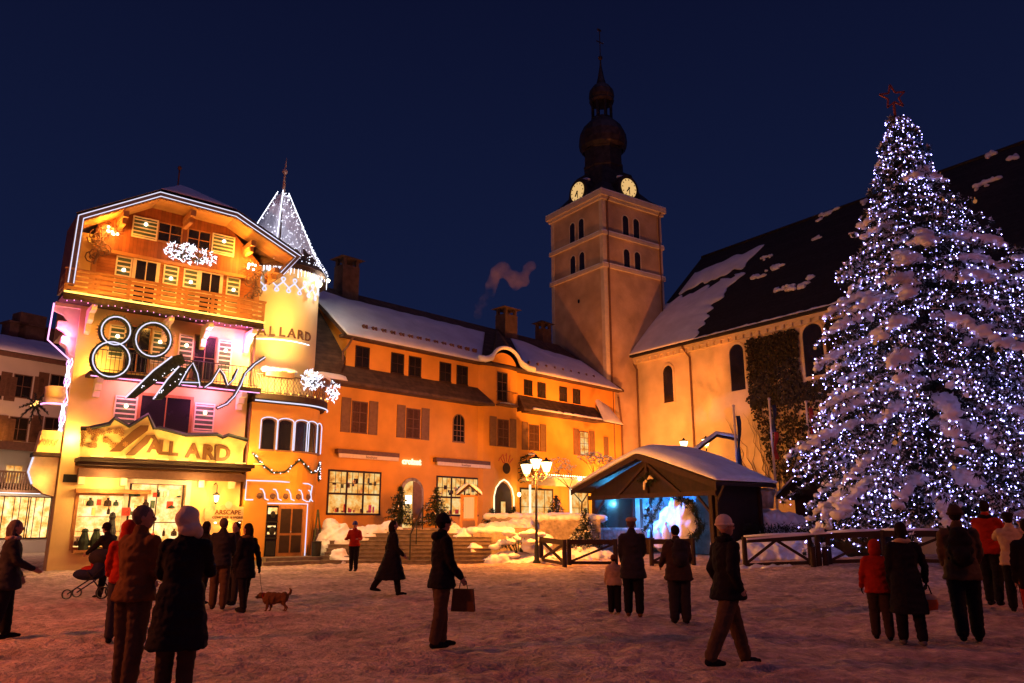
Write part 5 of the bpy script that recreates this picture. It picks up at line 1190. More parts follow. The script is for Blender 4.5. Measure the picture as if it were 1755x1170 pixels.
# ================================================================ LANTERNS AND LAMP POSTS
def lantern_bm(m, g, x, y, z, s=1.0):
    g.lathe([(0, z + .2 * s), (.25 * s, z + .19 * s), (.13 * s, z - .2 * s), (0, z - .21 * s)], (x, y), 8)
    m.lathe([(0, z + .42 * s), (.04 * s, z + .4 * s), (.07 * s, z + .32 * s), (.28 * s, z + .23 * s), (.27 * s, z + .2 * s), (0, z + .205 * s)], (x, y), 8)
    m.lathe([(0, z - .22 * s), (.14 * s, z - .215 * s), (.05 * s, z - .3 * s), (0, z - .32 * s)], (x, y), 8)
    for k in range(4): a = k * math.pi / 2 + .5; m.tube([(x + .255 * s * math.cos(a), y + .255 * s * math.sin(a), z + .2 * s), (x + .135 * s * math.cos(a), y + .135 * s * math.sin(a), z - .2 * s)], .012 * s, 4)
def lamp_post(name, label, x, y, heads, h, watt, group='street lamps with lanterns', col=SOD):
    t = thing(name, label, 'street lamp', (x, y, 0), 0, group)
    m = MB(); m.lathe([(.17, -.2), (.17, .12), (.11, .2), (.10, .75), (.065, .85), (.055, 2.2), (.05, h - .5), (.03, h)], n=12); m.build('post', M['black'], t, True)
    for k, (dx, dy, dz) in enumerate(heads):
        f = MB(); g = MB(); lantern_bm(f, g, dx, dy, h + dz)
        if dx or dy: f.tube([(0, 0, h - .55), (dx * .6, dy * .6, h - .65), (dx, dy, h + dz - .45), (dx, dy, h + dz - .3)], .022, 6); f.tube([(dx * .3, dy * .3, h - .5), (dx * .55, dy * .55, h - .3), (dx * .8, dy * .8, h - .45)], .015, 5)
        fr = f.build('lantern', M['black'], t); g.build('glass', M['lantern'], fr)
        lamp('lantern_bulb', (dx, dy, h + dz - .42), watt / len(heads), col, .12, fr)
    return t
lamp_post('street_lamp', 'black lamp post with three glowing lanterns in front of the restaurant terrace', gx(920, 34.4), 34.4, [(-.42, -.1, -.12), (.0, .1, .12), (.45, -.05, -.02)], 4.15, 520)
for o in [o for o in bpy.data.objects if o.type == 'LIGHT' and o.name.startswith('lantern_bulb')][-3:]: pass
p = at(1172, 762, 47); q = at(1213, 760, 47)
lamp_post('street_lamp', 'glowing single lantern on a post behind the wooden hut, left of its twin', p.x, 47, [(0, 0, 0)], p.z, 95)
lamp_post('street_lamp', 'glowing single lantern on a post behind the wooden hut, under the snowy beam', q.x, 47.4, [(0, 0, 0)], q.z + .1, 95)
# lamp posts added out of view, warm fill for ground and people
lamp_post('street_lamp', 'added unseen lamp post with three lanterns at the near left edge of the square', -13.5, 8.5, [(-.42, -.1, -.12), (.0, .1, .12), (.45, -.05, -.02)], 6.5, 760, col=(1, .20, .045))
lamp_post('street_lamp', 'added unseen lamp post with three lanterns at the near right edge of the square', 15.0, 9.5, [(-.42, -.1, -.12), (.0, .1, .12), (.45, -.05, -.02)], 6.5, 170, col=(1, .20, .05))
def floodlight(label, loc, target, watt, col, ang, h=True):  # adds an unseen floodlight with its housing
    t = thing('floodlight', label, 'floodlight', loc, 0, 'added sodium floodlights')
    m = MB(); m.box(-.18, .18, -.08, .1, -.14, .14)
    if h: m.tube([(0, .1, -.1), (0, .1, -loc[2])], .05, 6)
    m.build('housing', M['black'], t)
    v = (Vector(target) - Vector(loc)).normalized()
    spot('added_flood_beam', tuple(v * .25), tuple(v * 5), watt, col, ang, .12, .5, t)
floodlight('added sodium floodlight on a tall mast right of the camera facing the long ochre house', (13.0, 7.0, 8.5), (-7.5, 43, 4.5), 24000, SOD, 23)  # added out of view as fill on the ochre front
floodlight('added unseen sodium floodlight behind the wooden hut facing the long ochre house', (10.6, 43.4, 3.2), (-4, 43, 5.5), 12500, (1, .30, .03), 125, False)  # added behind the hut to light the long house wall
floodlight('added unseen sodium floodlight on the terrace aimed up at the church tower', (8.2, 46.3, 2.2), (7.2, 57, 17), 10500, (1, .24, .05), 80)  # added, hidden from view, for the light rising on the tower
floodlight('added unseen sodium floodlight at the hut aimed up at the church nave', (8.6, 47.5, 2.2), (11.0, 54.5, 9.0), 3600, (1, .34, .05), 68)  # added out of sight to brighten the nave wall

# ================================================================ SNOWY BEAM, FLAGS
t = thing('snowy_beam', 'bent beam carrying snow, rising from behind the hut roof to the flagpole', 'beam', (0, 0, 0))
pts = [at(1186, 778, 43), at(1206, 762, 43), at(1228, 746, 43), at(1250, 750, 43), at(1268, 754, 43)]
m = MB(); m.tube(pts, .1, 6); m.build('timber', M['wood_d'], t); m = MB(); m.tube([p + Vector((0, 0, .14)) for p in pts], .11, 8); m.build('snow', M['snow'], t, True)
m = MB(); m.tube([at(1190, 776, 43), Vector((at(1190, 776, 43).x, 43, 0))], .08, 6); m.build('post', M['wood_d'], t)
for k, (px, py, cols, lab) in enumerate([(1276, 697, ('navy',), 'tall pale flagpole with a limp dark blue flag above the hut roof'), (1341, 685, ('navy', 'redf'), 'tall pale flagpole with a limp dark and red flag in front of the ivy'), (1407, 690, ('redf',), 'flagpole with a limp red flag partly hidden by the big lit fir tree')]):
    if k == 0: M['navy'] = mat('navy_cloth', (.02, .025, .06), .8, .2, 4); M['redf'] = mat('red_cloth', (.35, .03, .02), .8, .2, 4); M['pole'] = mat('pale_pole', (.55, .48, .42), .5, .1, 4)
    D = 41.5; x = gx(px, D); top = at(px - 8, py, D).z
    t = thing('flagpole', lab, 'flagpole', (x, D, 0), 0, 'flagpoles by the church')
    m = MB(); m.tube([(0, 0, 0), (0, 0, top)], [.085, .055], 8); m.ell((0, 0, top + .05), (.09, .09, .08), 8, 6); m.build('pole', M['pole'], t)
    L = 2.9; n = len(cols)
    for j, cn in enumerate(cols):
        z1 = top - .3 - L * j / n; z0 = z1 - L / n
        if len(cols) == 1 and cn == 'navy': z1 -= .2
        m = MB(); rings = []
        for a in range(9):
            z = z1 + (z0 - z1) * a / 8; rings.append([(.07 + .05 * math.sin(a * .7 + j) + .11 * (1 + math.cos(b * .9)) * (.7 + .3 * math.sin(a + b)), -.1 + .07 * math.sin(b * 1.7 + a * .3), z) for b in range(8)])
        vs = [v for r in rings for v in r]; m.add(vs, [(a * 8 + b, a * 8 + b + 1, (a + 1) * 8 + b + 1, (a + 1) * 8 + b) for a in range(8) for b in range(7)]); o = m.build('flag', M[cn], t, True)
        sm = o.modifiers.new('s', 'SOLIDIFY'); sm.thickness = .015

# ================================================================ NATIVITY HUT
HT = Frame(3.29, 43.9, 145)
def needles(m, p, n, L, rnd, down=.3, w=.018):
    for q in range(n):
        d = Vector((rnd.gauss(0, 1), rnd.gauss(0, 1), rnd.gauss(-down, .7))).normalized(); u = d.cross(Vector((rnd.random() - .5, rnd.random() - .5, 1))).normalized() * w
        l = L * rnd.uniform(.6, 1.2); m.add([p + u, p - u, p + d * l], [(0, 1, 2)])
def hut():
    t = fthing('wooden_hut', 'dark open fronted wooden hut under thick snow with blue lit crib scene', 'hut', HT)
    W, A, EZ, RZ, Dp = 10.3, 5.25, 3.55, 5.2, 4.3
    th = .16
    r = MB()
    for (x0, z0, x1, z1) in ((0, EZ, A, RZ), (A, RZ, W, EZ)):
        r.add([(x0, 0, z0), (x1, 0, z1), (x1, Dp, z1), (x0, Dp, z0), (x0, 0, z0 - th), (x1, 0, z1 - th), (x1, Dp, z1 - th), (x0, Dp, z0 - th)], [(0, 1, 2, 3), (7, 6, 5, 4), (0, 4, 5, 1), (1, 5, 6, 2), (2, 6, 7, 3), (3, 7, 4, 0)])
    r.build('roof', M['wood_d'], t)
    # one thick rounded snow blanket over both slopes
    def P(u, v):
        x = -.05 + (W + .1) * u; k = abs(x - A); z = RZ - (RZ - EZ) * (math.sqrt(k * k + .35 * .35) - .2) / (A if x < A else W - A)
        return Vector((x, -.06 + (Dp + .1) * v, z + .01))
    snow_slab('roof_snow', P, 0, 1, 0, 1, .58, t, 70, 26, seed=41, noisy=.035, m=M['snow'])
    # barge boards, gable boards, beams
    b = MB(); b.xz([(0, EZ - .02), (A, RZ - .02), (A, RZ - .3), (0, EZ - .3)], -.04, -.005); b.xz([(A + .002, RZ - .02), (W, EZ - .02), (W, EZ - .3), (A + .002, RZ - .3)], -.04, -.005); b.build('barge_board', M['wood_d'], t)
    y = .75
    def S(px, py): return HT.q(px, py, y)
    xl = S(1020, 900)[0]; xr = S(1222, 900)[0]; zo = S(1120, 852)[1]
    b = MB(); b.xz([(xl - .3, EZ - .15), (A, RZ - .2), (xr + .3, EZ - .15), (xr + .3, zo), (xl - .3, zo)], y, y + .08); b.build('gable_boards', M['hutwood'], t)
    b = MB(); b.box(xl - .4, xr + .35, y - .12, y - .002, zo - .02, zo + .2); b.bar((A, y - .08, zo + .2), (A, y - .08, RZ - .3), .16); b.bar((A - 2.2, y - .07, zo + .15), (A, y - .07, RZ - .5), .14); b.bar((A + 2.2, y - .06, zo + .15), (A, y - .06, RZ - .5), .14); b.build('truss', M['wood_d'], t)
    for x in (xl, xr): b = MB(); b.box(x - .11, x + .11, y - .1, y + .12, -.1, zo - .02); b.build('post', M['wood_d'], t)
    for x, s in ((xl, 1), (xr, -1)): b = MB(); b.bar((x, y, zo - .9), (x + s * .8, y, zo - .05), .1); b.build('brace', M['wood_d'], t)
    # walls: left, back, right side with boards
    bd = MB(); bd.box(xl + .01, xr + .08, Dp - .52, Dp - .46, .2, EZ + .2); bd.build('added_reflector', mat('added_reflector_sheet', (.22, .27, .30), .9, .5, 1.6, .3, 5), t)  # pale sheet added before the dark back wall to catch the blue light
    w = MB(); w.box(xl - .12, xl, y + .13, Dp - .4, -.1, EZ + .1); w.box(xl, xr + .1, Dp - .45, Dp - .35, -.1, EZ + .3); w.box(xr + .12, xr + .22, y + .1, Dp - .4, -.1, EZ - .02); w.build('wall', M['hutwood'], t)
    w = MB(); w.box(xr + .22, xr + .36, Dp - .5, Dp - .36, -.1, EZ - .1); w.build('corner_post', M['wood_d'], t)
    w = MB(); w.box(xr + .22, xr + .36, y - .02, y + .12, -.1, EZ - .1); w.bar((xr + .29, y + .05, EZ - .9), (xr + .75, y + .05, EZ - .12), .1); w.build('corner_post', M['wood_d'], t)
    # crib scene: snow grotto, rocks, figures of light
    y2 = 2.4
    def Q(px, py, yy=y2): s, z = HT.q(px, py, yy); return (s, yy, z)
    m = MB()
    for px, py, r_, h in [(1162, 885, .62, 1.15), (1150, 900, .85, .95), (1135, 915, .95, .7), (1176, 905, .75, .95), (1115, 925, .95, .5), (1095, 932, .85, .45), (1150, 930, 1.3, .6), (1163, 866, .42, .55), (1175, 880, .5, .8)]:
        x, yy, z = Q(px, py); m.ell((x, yy, z), (r_, .45, h), 12, 8)
    me = remesh(m, .06, 3, lambda c, n: c + n * .12 * mn.noise(c * 2.5)); link('snow_grotto', me, M['snow'], t)
    for k, (px, py) in enumerate([(1128, 917), (1141, 908)]):
        x, yy, z = Q(px, py, 1.8); m = MB(); m.lathe([(.26, z - .6), (.16, z), (.06, z + .25), (.0, z + .3)], (x, yy), 8); m.ell((x, yy, z + .32), (.09, .09, .11), 8, 6); m.build('crib_figure', M['snow'], t, True)
    lamp('grotto_light', (Q(1140, 880)[0], 1.2, Q(1140, 880)[2] + .3), 170, (.03, .26, 1), .1, t)
    lamp('grotto_light', (Q(1120, 915)[0], 1.6, Q(1150, 905)[2]), 100, (.04, .26, 1), .1, t)
    lamp('grotto_light', (Q(1060, 880)[0], 2.2, 2.8), 60, (.05, .4, .8), .1, t)
    # fir branches framing the scene
    rnd = random.Random(6)
    def branch(pts, n, L, name='fir_branch', dens=11):
        g = MB(); pts = [Vector(p) for p in pts]
        for i in range(n):
            f = i / (n - 1) * (len(pts) - 1); k = min(int(f), len(pts) - 2); p = pts[k].lerp(pts[k + 1], f - k); needles(g, p + Vector((rnd.gauss(0, .07), rnd.gauss(0, .07), rnd.gauss(0, .07))), dens, L, rnd)
        g.tube(pts, .025, 4); g.build(name, M['fir'], t)
    yb = 1.1
    def B(px, py): s, z = HT.q(px, py, yb); return (s, yb, z)
    branch([B(1135, 852), B(1128, 870), B(1118, 885), B(1112, 900), B(1100, 912)], 60, .26)
    branch([B(1118, 852), B(1112, 872), B(1105, 890)], 50, .24)
    branch([B(1150, 852), B(1178, 862), B(1192, 878), B(1200, 905), B(1195, 925)], 80, .28)
    branch([B(1165, 852), B(1185, 858), B(1190, 872)], 40, .2)
    branch([B(1205, 900), B(1190, 915), B(1178, 930)], 60, .3)
    branch([B(1032, 862), B(1038, 885), B(1030, 915)], 60, .3)
    for px in (1066, 1080, 1096): m = MB(); m.box(B(px, 900)[0] - .06, B(px, 900)[0] + .06, 1.9, 2.0, 0, 3.0); m.build('inner_post', M['wood_d'], t)
    # stall table
    m = MB(); x0 = B(1035, 900)[0]; x1 = B(1105, 900)[0]; m.box(x0, x1, 1.3, 1.9, .9, 1.0); m.box(x0, x1, 1.32, 1.36, 0, .9); m.build('counter', M['wood_d'], t)
hut()
t = fthing('gable_wreath', 'dark fir swag with straw bow on the gable of the wooden hut', 'wreath', HT); rnd = random.Random(9)
m = MB(); c0 = Vector((HT.q(1110, 822, .6)[0], .58, HT.q(1110, 822, .6)[1]))
for k in range(46):
    a = rnd.uniform(0, 6.28); needles(m, c0 + Vector((math.cos(a) * rnd.uniform(0, .75), -.03, math.sin(a) * rnd.uniform(0, .36))), 12, .22, rnd)
m.build('greenery', M['fir'], t)
m = MB(); m.tube([c0 + Vector((.15, -.15, 0)), c0 + Vector((.35, -.17, .12)), c0 + Vector((.55, -.15, .02))], [.03, .1, .03], 6); m.ell(c0 + Vector((.05, -.15, -.08)), (.08, .06, .08)); m.tube([c0 + Vector((-.05, -.15, -.1)), c0 + Vector((-.12, -.15, -.5))], [.08, .05], 6); m.build('bow', M['cream'], t, True)
def hut2():
    p = at(1330, 850, 39.5); H2 = Frame(p.x, p.y, 145)
    t = fthing('market_hut', 'second wooden hut half hidden behind the big lit fir tree', 'hut', H2)
    z0 = p.z; w = 2.6; rz = z0 + 2.05
    m = MB(); m.box(.7, 4.6, .5, 3.4, -.1, z0); m.xz([(.3, z0 - .2), (w, rz - .2), (4.9, z0 - .2)], .5, 3.4); m.build('wall', M['hutwood'], t)
    m = MB(); m.xz([(0, z0), (w, rz), (w, rz - .14), (0, z0 - .14)], 0, 4); m.xz([(w + .002, rz), (5.2, z0), (5.2, z0 - .14), (w + .002, rz - .14)], 0, 4); m.build('roof', M['wood_d'], t)
    snow_slab('roof_snow', lambda u, v: Vector((-.02 + w * u, -.05 + 4.1 * v, z0 + .01 + (rz - z0) * u)), 0, 1, 0, 1, .28, t, 24, 18, seed=51, noisy=.04, m=M['snow'])
    snow_slab('roof_snow', lambda u, v: Vector((w + 2.6 * u, -.05 + 4.1 * v, rz + .01 - (rz - z0) * u)), 0, 1, 0, 1, .28, t, 24, 18, seed=52, noisy=.04, m=M['snow'])
hut2()
def urn():
    p = at(1312, 864, 38.6)
    t = thing('planter_pot', 'big snow topped planter pot standing on the snowy bank right of the hut', 'pot', p)
    m = MB(); m.lathe([(0, -.2), (.36, -.2), (.42, .3), (.5, .62), (.5, .72), (.44, .72), (.42, .6), (0, .58)], n=20); m.build('pot', M['rock'], t, True)
    m = MB(); m.ell((0, 0, .66), (.44, .44, .14), 14, 6); m.build('snow', M['snow'], t, True)
urn()
def hedge(label, p0, p1, h, r, z0, seed, group='dark clipped hedges'):
    rnd = random.Random(seed); t = MB(); p0 = Vector(p0); p1 = Vector(p1); L = (p1 - p0).length
    for k in range(int(L * 330)):
        p = p0.lerp(p1, rnd.random()) + Vector((0, rnd.uniform(-r, r), z0 + h * rnd.random() * (.8 + .4 * mn.noise((rnd.random(), k * .01, 0)))))
        needles(t, p, 2, .14, rnd, -.1, .03)
    o = t.build('hedge', M['fir']); return tag(o, label, 'hedge', group)
hedge('dark low hedge between two snow banks right of the wooden hut', (gx(1277, 37.4), 37.4, 0), (gx(1400, 37.4), 37.4, 0), .8, .35, 1.0, 3)

# ================================================================ RUSTIC FENCES
def fence(label, pts, cross='X', snow=True, h=.95):
    t = thing('rail_fence', label, 'fence', (0, 0, 0), 0, 'rustic wooden rail fences')
    for i in range(len(pts) - 1):
        a = Vector((*pts[i], gh(*pts[i]))); b = Vector((*pts[i + 1], gh(*pts[i + 1])))
        m = MB(); m.bar(a + Vector((0, 0, h)), b + Vector((0, 0, h)), .13, .2); m.build('top_rail', M['wood_d'], t)
        m = MB(); m.bar(a + Vector((0, 0, .12)), b + Vector((0, 0, .12)), .1, .12); m.build('bottom_rail', M['wood_d'], t)
        m = MB(); mid = (a + b) / 2
        if cross == 'X': m.bar(a + Vector((0, 0, .15)), b + Vector((0, 0, h - .05)), .09); m.build('brace', M['wood_d'], t); m = MB(); m.bar(a + Vector((0, .1, h - .05)), b + Vector((0, .1, .15)), .09)
        elif cross == 'V': m.bar(a + Vector((0, 0, .15)), mid + Vector((0, 0, h - .05)), .1); m.build('brace', M['wood_d'], t); m = MB(); m.bar(mid + Vector((0, .02, h - .05)), b + Vector((0, 0, .15)), .1)
        else: m.bar(a + Vector((0, 0, .15)), b + Vector((0, 0, h - .05)), .09)
        m.build('brace', M['wood_d'], t)
        if snow: m = MB(); m.tube([a + Vector((0, 0, h + .12)), a.lerp(b, .4) + Vector((0, 0, h + .13)), b + Vector((0, 0, h + .12))], [.05, .07, .05], 8); m.build('snow', M['snow'], t, True)
    for p in pts: m = MB(); z = gh(*p); m.tube([(p[0], p[1], z - .2), (p[0], p[1], z + h + .12)], [.1, .09], 8); m.build('post', M['wood_d'], t)
P = lambda px, D: (gx(px, D), D)
fence('cross braced rail fence beside the triple lamp post', [P(928, 34.6), P(968, 32.5)], 'X', False)
fence('single braced rail fence in front of the wooden hut, left section', [P(976, 33.4), P(1056, 33.2)], '/', False)
fence('short rail fence in front of the blue lit crib scene', [P(1118, 33.3), P(1190, 32.8)], '/', False)
fence('rail fence with snow and V braces between hut and posts', [P(1279, 29.6), P(1392, 28.8)], 'V', True, 1.0)
fence('rail fence with one long brace below the big lit fir tree', [P(1424, 28.4), P(1520, 27.6), P(1630, 26.6)], '/', True, 1.0)
t = thing('post_cluster', 'three upright posts set close together between two rail fences', 'posts', (0, 0, 0))
for px, h in ((1396, .9), (1406, 1.3), (1417, .9)): m = MB(); x, y = P(px, 28.2); m.tube([(x, y, -.2), (x, y, h)], .1, 8); m.build('post', M['wood_d'], t)
m = MB(); a_ = at(1280, 927, 28.9); b_ = at(1450, 914, 28.3); m.bar(a_, b_, .25, .08); m.build('board', M['wood_d'], t)
m = MB(); m.bar(a_ + Vector((0, 0, .07)), b_ + Vector((0, 0, .07)), .24, .06); m.build('snow', M['snow'], t)

# ================================================================ KIOSK, SMALL FIRS, SHRUBS
def kiosk():
    x = gx(801, 37.3); t = thing('notice_case', 'small lit notice case with gabled snowy roof at the top of the steps', 'notice board', (x, 38.0, 1.45))
    m = MB()
    for dx in (-.36, .36): m.box(dx - .05, dx + .05, -.05, .05, -.2, 1.65)
    m.build('post', M['wood'], t)
    m = MB(); m.box(-.31, .31, -.06, .06, .42, 1.6); o = m.build('case', M['wood'], t); m = MB(); m.box(-.25, .25, -.075, -.062, .5, 1.5); m.build('notice', emi('notice_glow', (1, .42, .12), 1.0), o)
    m = MB(); m.xz([(-.6, 1.6), (0, 2.1), (.6, 1.6), (.5, 1.6), (0, 2.0), (-.5, 1.6)], -.3, .3); m.build('roof', M['wood_d'], t)
    for s in (-1, 1): snow_slab('snow', lambda u, v: Vector((s * .62 * u, -.3 + .6 * v, 2.12 - .52 * u)), 0, 1, 0, 1, .13, t, 10, 8, seed=60 + s, m=M['snow'])
kiosk()
def small_fir(name, label, x, y, z, h, r, seed, snow=.12, group='small fir trees'):
    snow *= .35; r *= 1.15; h *= .93
    t = thing(name, label, 'fir tree', (x, y, z), 0, group); rnd = random.Random(seed)
    m = MB(); m.tube([(0, 0, -.1), (0, 0, h)], [.05, .01], 6); m.build('trunk', M['bark'], t)
    m = MB(); s = MB(); k = 0
    zz = .15 * h
    while zz < h * .97:
        rr = r * (1 - zz / h) ** .8
        for q in range(9):
            a = rnd.uniform(0, 6.28); L = rr * rnd.uniform(.7, 1.15); e2 = Vector((L * math.cos(a), L * math.sin(a), zz - .12 * L))
            for j in range(max(3, int(L * 14))):
                f = rnd.random(); needles(m, Vector((0, 0, zz)).lerp(e2, f), 5, .16, rnd, .1, .02)
            
            for j in range(int(L * 9)):
                if rnd.random() < snow * 2.5: needles(s, Vector((0, 0, zz)).lerp(e2, .4 + .6 * rnd.random()) + Vector((0, 0, .04)), 4, .11, rnd, 0, .03)
        zz += .11
    m.build('crown', M['fir'], t); 
    if s.v: s.build('snow', M['snow'], t, True)
small_fir('small_fir', 'small dark fir tree left of the arched door on the terrace', gx(680, 38.4), 38.6, 1.45, 2.3, .85, 1)
small_fir('small_fir', 'small dark fir tree between the arched door and the second shop window', gx(744, 38.4), 38.8, 1.45, 2.2, .95, 2)
small_fir('small_fir', 'low dark fir shrub in front of the outlined gothic doorway', gx(842, 41), 42, 1.5, 1.1, .8, 3)
small_fir('small_fir', 'low dark fir shrub right of the outlined gothic doorway', gx(880, 41), 42.5, 1.5, 1.2, .8, 4)
small_fir('small_fir', 'small potted fir on the restaurant terrace beside the ochre pillar', gx(957, 43), 44.5, 1.9, 1.5, .7, 5)
small_fir('small_fir', 'dark fir bush against the left post of the wooden hut', gx(1012, 36.6), 38.6, 0, 2.6, .95, 6, .5)
small_fir('small_fir', 'snowy low fir bush at the foot of the hut beside the terrace wall', gx(992, 37), 37.6, 0, 1.6, .9, 7, .8)
def snowy_shrub():
    t = thing('snowy_shrub', 'shrub bowed under lamplit snow left of the triple lamp post', 'shrub', (gx(890, 35.2), 35.4, 0)); rnd = random.Random(13)
    m = MB(); s = MB()
    for k in range(26):
        a = rnd.uniform(0, 6.28); L = rnd.uniform(.5, 1.25); e2 = Vector((L * math.cos(a), .5 * L * math.sin(a), rnd.uniform(.25, 1.3))); m.tube([(0, 0, 0), e2 * .5 + Vector((0, 0, .5)), e2], [.03, .02, .01], 4)
        for j in range(5): needles(m, (e2 * .5 + Vector((0, 0, .4))).lerp(e2, rnd.random()), 8, .2, rnd, .4)
        s.ell(e2 + Vector((0, 0, .05)), (rnd.uniform(.2, .36), .2, rnd.uniform(.1, .18)), 10, 6)
        if k % 2: s.ell(e2 * .7 + Vector((0, 0, .35)), (.25, .2, .12), 10, 6)
    m.build('twigs', M['fir'], t); me = remesh(s, .05, 2, lambda c, n: c + n * .06 * mn.noise(c * 4)); link('snow', me, M['snow'], t)
snowy_shrub()
def bare_tree(label, x, y, z, h, seed, snow=True):
    t = thing('bare_tree', label, 'tree', (x, y, z), 0, 'bare snowy trees behind the hut'); rnd = random.Random(seed); m = MB(); s = MB()
    def grow(p, d, L, r, dep):
        q = p + d * L; m.tube([p, (p + q) / 2 + Vector((rnd.gauss(0, .04), rnd.gauss(0, .04), 0)), q], [r, r * .8, r * .6], 4)
        if dep == 0 or rnd.random() < .35: s.ell(q, (.06, .06, .035), 6, 4)
        if dep > 0:
            for k in range(3): grow(q, (d + Vector((rnd.gauss(0, .5), rnd.gauss(0, .5), rnd.gauss(.1, .3)))).normalized(), L * .72, r * .6, dep - 1)
    grow(Vector((0, 0, 0)), Vector((0, 0, 1)), h * .33, .06, 5); m.build('trunk', M['bark'], t)
    me = remesh(s, .05, 1) if 0 else None; s.build('snow', M['snow'], t, True)
bare_tree('bare snow dusted tree behind the left slope of the hut roof', gx(1000, 46), 46, 1.4, 4.6, 5)
bare_tree('bare snow dusted tree in front of the church wall left of the twin lanterns', gx(1120, 48), 48, .5, 5.6, 6)
bare_tree('bare snow dusted tree under the snowy beam and second lantern', gx(1232, 44.5), 44.5, .8, 4.6, 8)
t = thing('litter_bin', 'dark cylindrical bin beside the timber door of the wing', 'bin', CH.w(2.15, -.75, .14)); m = MB(); m.lathe([(0, 0), (.2, 0), (.22, .75), (.24, .78), (.2, .8), (0, .82)], n=16); m.build('body', M['black'], t)

# ================================================================ BIG CHRISTMAS TREE
def big_tree(name, label, x, y, z, H, prof, seed, nl, dens=1.0, star=True, base=.6):
    t = thing(name, label, 'christmas tree', (x, y, z), 0, 'lit christmas fir trees'); rnd = random.Random(seed)
    m = MB(); m.tube([(0, 0, -.3), (0, 0, H * .5), (0, 0, H * .99)], [.32, .18, .03], 10); m.build('trunk', M['bark'], t)
    def rad(zz, a):
        for i in range(len(prof) - 1):
            if prof[i][0] <= zz <= prof[i + 1][0]:
                f = (zz - prof[i][0]) / (prof[i + 1][0] - prof[i][0]); l = prof[i][1] + f * (prof[i + 1][1] - prof[i][1]); r = prof[i][2] + f * (prof[i + 1][2] - prof[i][2])
                c = (math.cos(a) + 1) / 2; return l * (1 - c) + r * c
        return .1
    fo = MB(); fr = MB(); sn = MB(); limb = MB(); L = []; zz = base
    while zz < H * .985:
        rr0 = rad(zz, 0); n = max(5, int((7 + rr0 * 2.1) * dens)); off = rnd.random() * 6.28
        for k in range(n):
            a = off + 6.28 * k / n + rnd.gauss(0, .12); R_ = rad(zz, a) * rnd.choice((rnd.uniform(.62, .88), rnd.uniform(.85, 1.08))) * (1 + .13 * mn.noise((a * 1.3, zz * .9, seed))); z0 = zz + rnd.uniform(-.2, .2)
            droop = .10 + .16 * rnd.random(); ca, sa = math.cos(a), math.sin(a); N = max(4, int(R_ * 3.2)); pts = []
            for j in range(N + 1):
                f = j / N; pts.append(Vector((R_ * f * ca, R_ * f * sa, z0 + .22 * R_ * f * (1 - f) * 2 - droop * R_ * f * f)))
            limb.tube(pts, [max(.008, .045 * (1 - j / N)) for j in range(N + 1)], 4, False)
            hasn = rnd.random() < (.24 if R_ > 1.6 else .13); w0 = .17 + .10 * min(1, R_ / 3)
            for j in range(1, N + 1):
                f = j / N
                if f < .18: continue
                p = pts[j]; wd = (.20 + .42 * f * (1 - f) * 2.4) * min(1, R_ / 2.2 + .35)
                for s_ in range(5):
                    off2 = rnd.uniform(-1, 1) * wd; q = p + Vector((-sa * off2, ca * off2, -abs(off2) * .22 + rnd.uniform(-.1, .02))); L.append((q, f))
                    needles(fo, q, 6, .24, rnd, .75, .03)
                    if f > .35: needles(fr, q + Vector((0, 0, .05)), 4, .15, rnd, .1, .03)
                if hasn and f > .38:
                    g = w0 * rnd.uniform(.75, 1.35) * (.65 + .6 * math.sin(f * 3.0)); sn.ell(p + Vector((rnd.gauss(0, .03), rnd.gauss(0, .03), .07)), (g, g, g * .42), 8, 6)
                    if rnd.random() < .5: o2 = rnd.choice((-1, 1)) * wd * .7; sn.ell(p + Vector((-sa * o2, ca * o2, .0)), (g * .75, g * .75, g * .3), 8, 6)
        zz += .36 + .10 * rr0 / 5
    limb.build('limbs', M['bark'], t); fo.build('crown', M['fir'], t); fr.build('frost', M['snow'], t)
    me = remesh(sn, .065, 2, lambda c, n: c + n * (.12 * mn.noise(c * 3.2) + .08 * mn.noise(c * 8) + .03 * mn.noise(c * 19))); link('snow_cover', me, M['snow'], t)
    # light strings, each a part of its own
    rnd.shuffle(L); out = [q for q in L if q[1] > .55 or rnd.random() < .35][:nl]
    out.sort(key=lambda q: q[0].z); ns = 48; per = len(out) // ns + 1
    for k in range(ns):
        ch = out[k * per:(k + 1) * per]
        if not ch: continue
        b = MB()
        for q, f in ch:
            d = Vector((q.x, q.y, 0)).normalized() * .10; r = rnd.choice((.013, .018, .022, .028, .036))
            b.octa(q + d + Vector((0, 0, rnd.uniform(-.12, .1))), r)
            if rnd.random() < .35: b.octa(q + d + Vector((rnd.uniform(-.1, .1), 0, rnd.uniform(-.45, -.15))), r * .7)
        b.build('light_string', M['fairy'], t)
    return t, L
tree, LL = big_tree('christmas_tree', 'huge snow laden fir covered with blue white fairy lights and topped by a star', 16.35, 30, .1, 18.7,
         [(0, 5.2, 6.0), (2.6, 5.7, 6.3), (5.5, 5.0, 5.6), (8.5, 4.15, 4.6), (12, 2.85, 3.5), (13.2, 2.3, 3.0), (15.9, 1.25, 1.5), (18.2, .55, .5), (18.7, .15, .15)], 5, 5200, base=1.75)
tree2, L2 = big_tree('christmas_tree', 'second lit snowy fir crowded against the right side of the huge one', 23.0, 33.5, .1, 14.2,
         [(0, 5.0, 5.0), (3, 4.8, 4.8), (8, 3.6, 3.0), (11.5, 2.0, 1.5), (14.0, .3, .3), (14.2, .1, .1)], 9, 2200, .8, base=1.9)
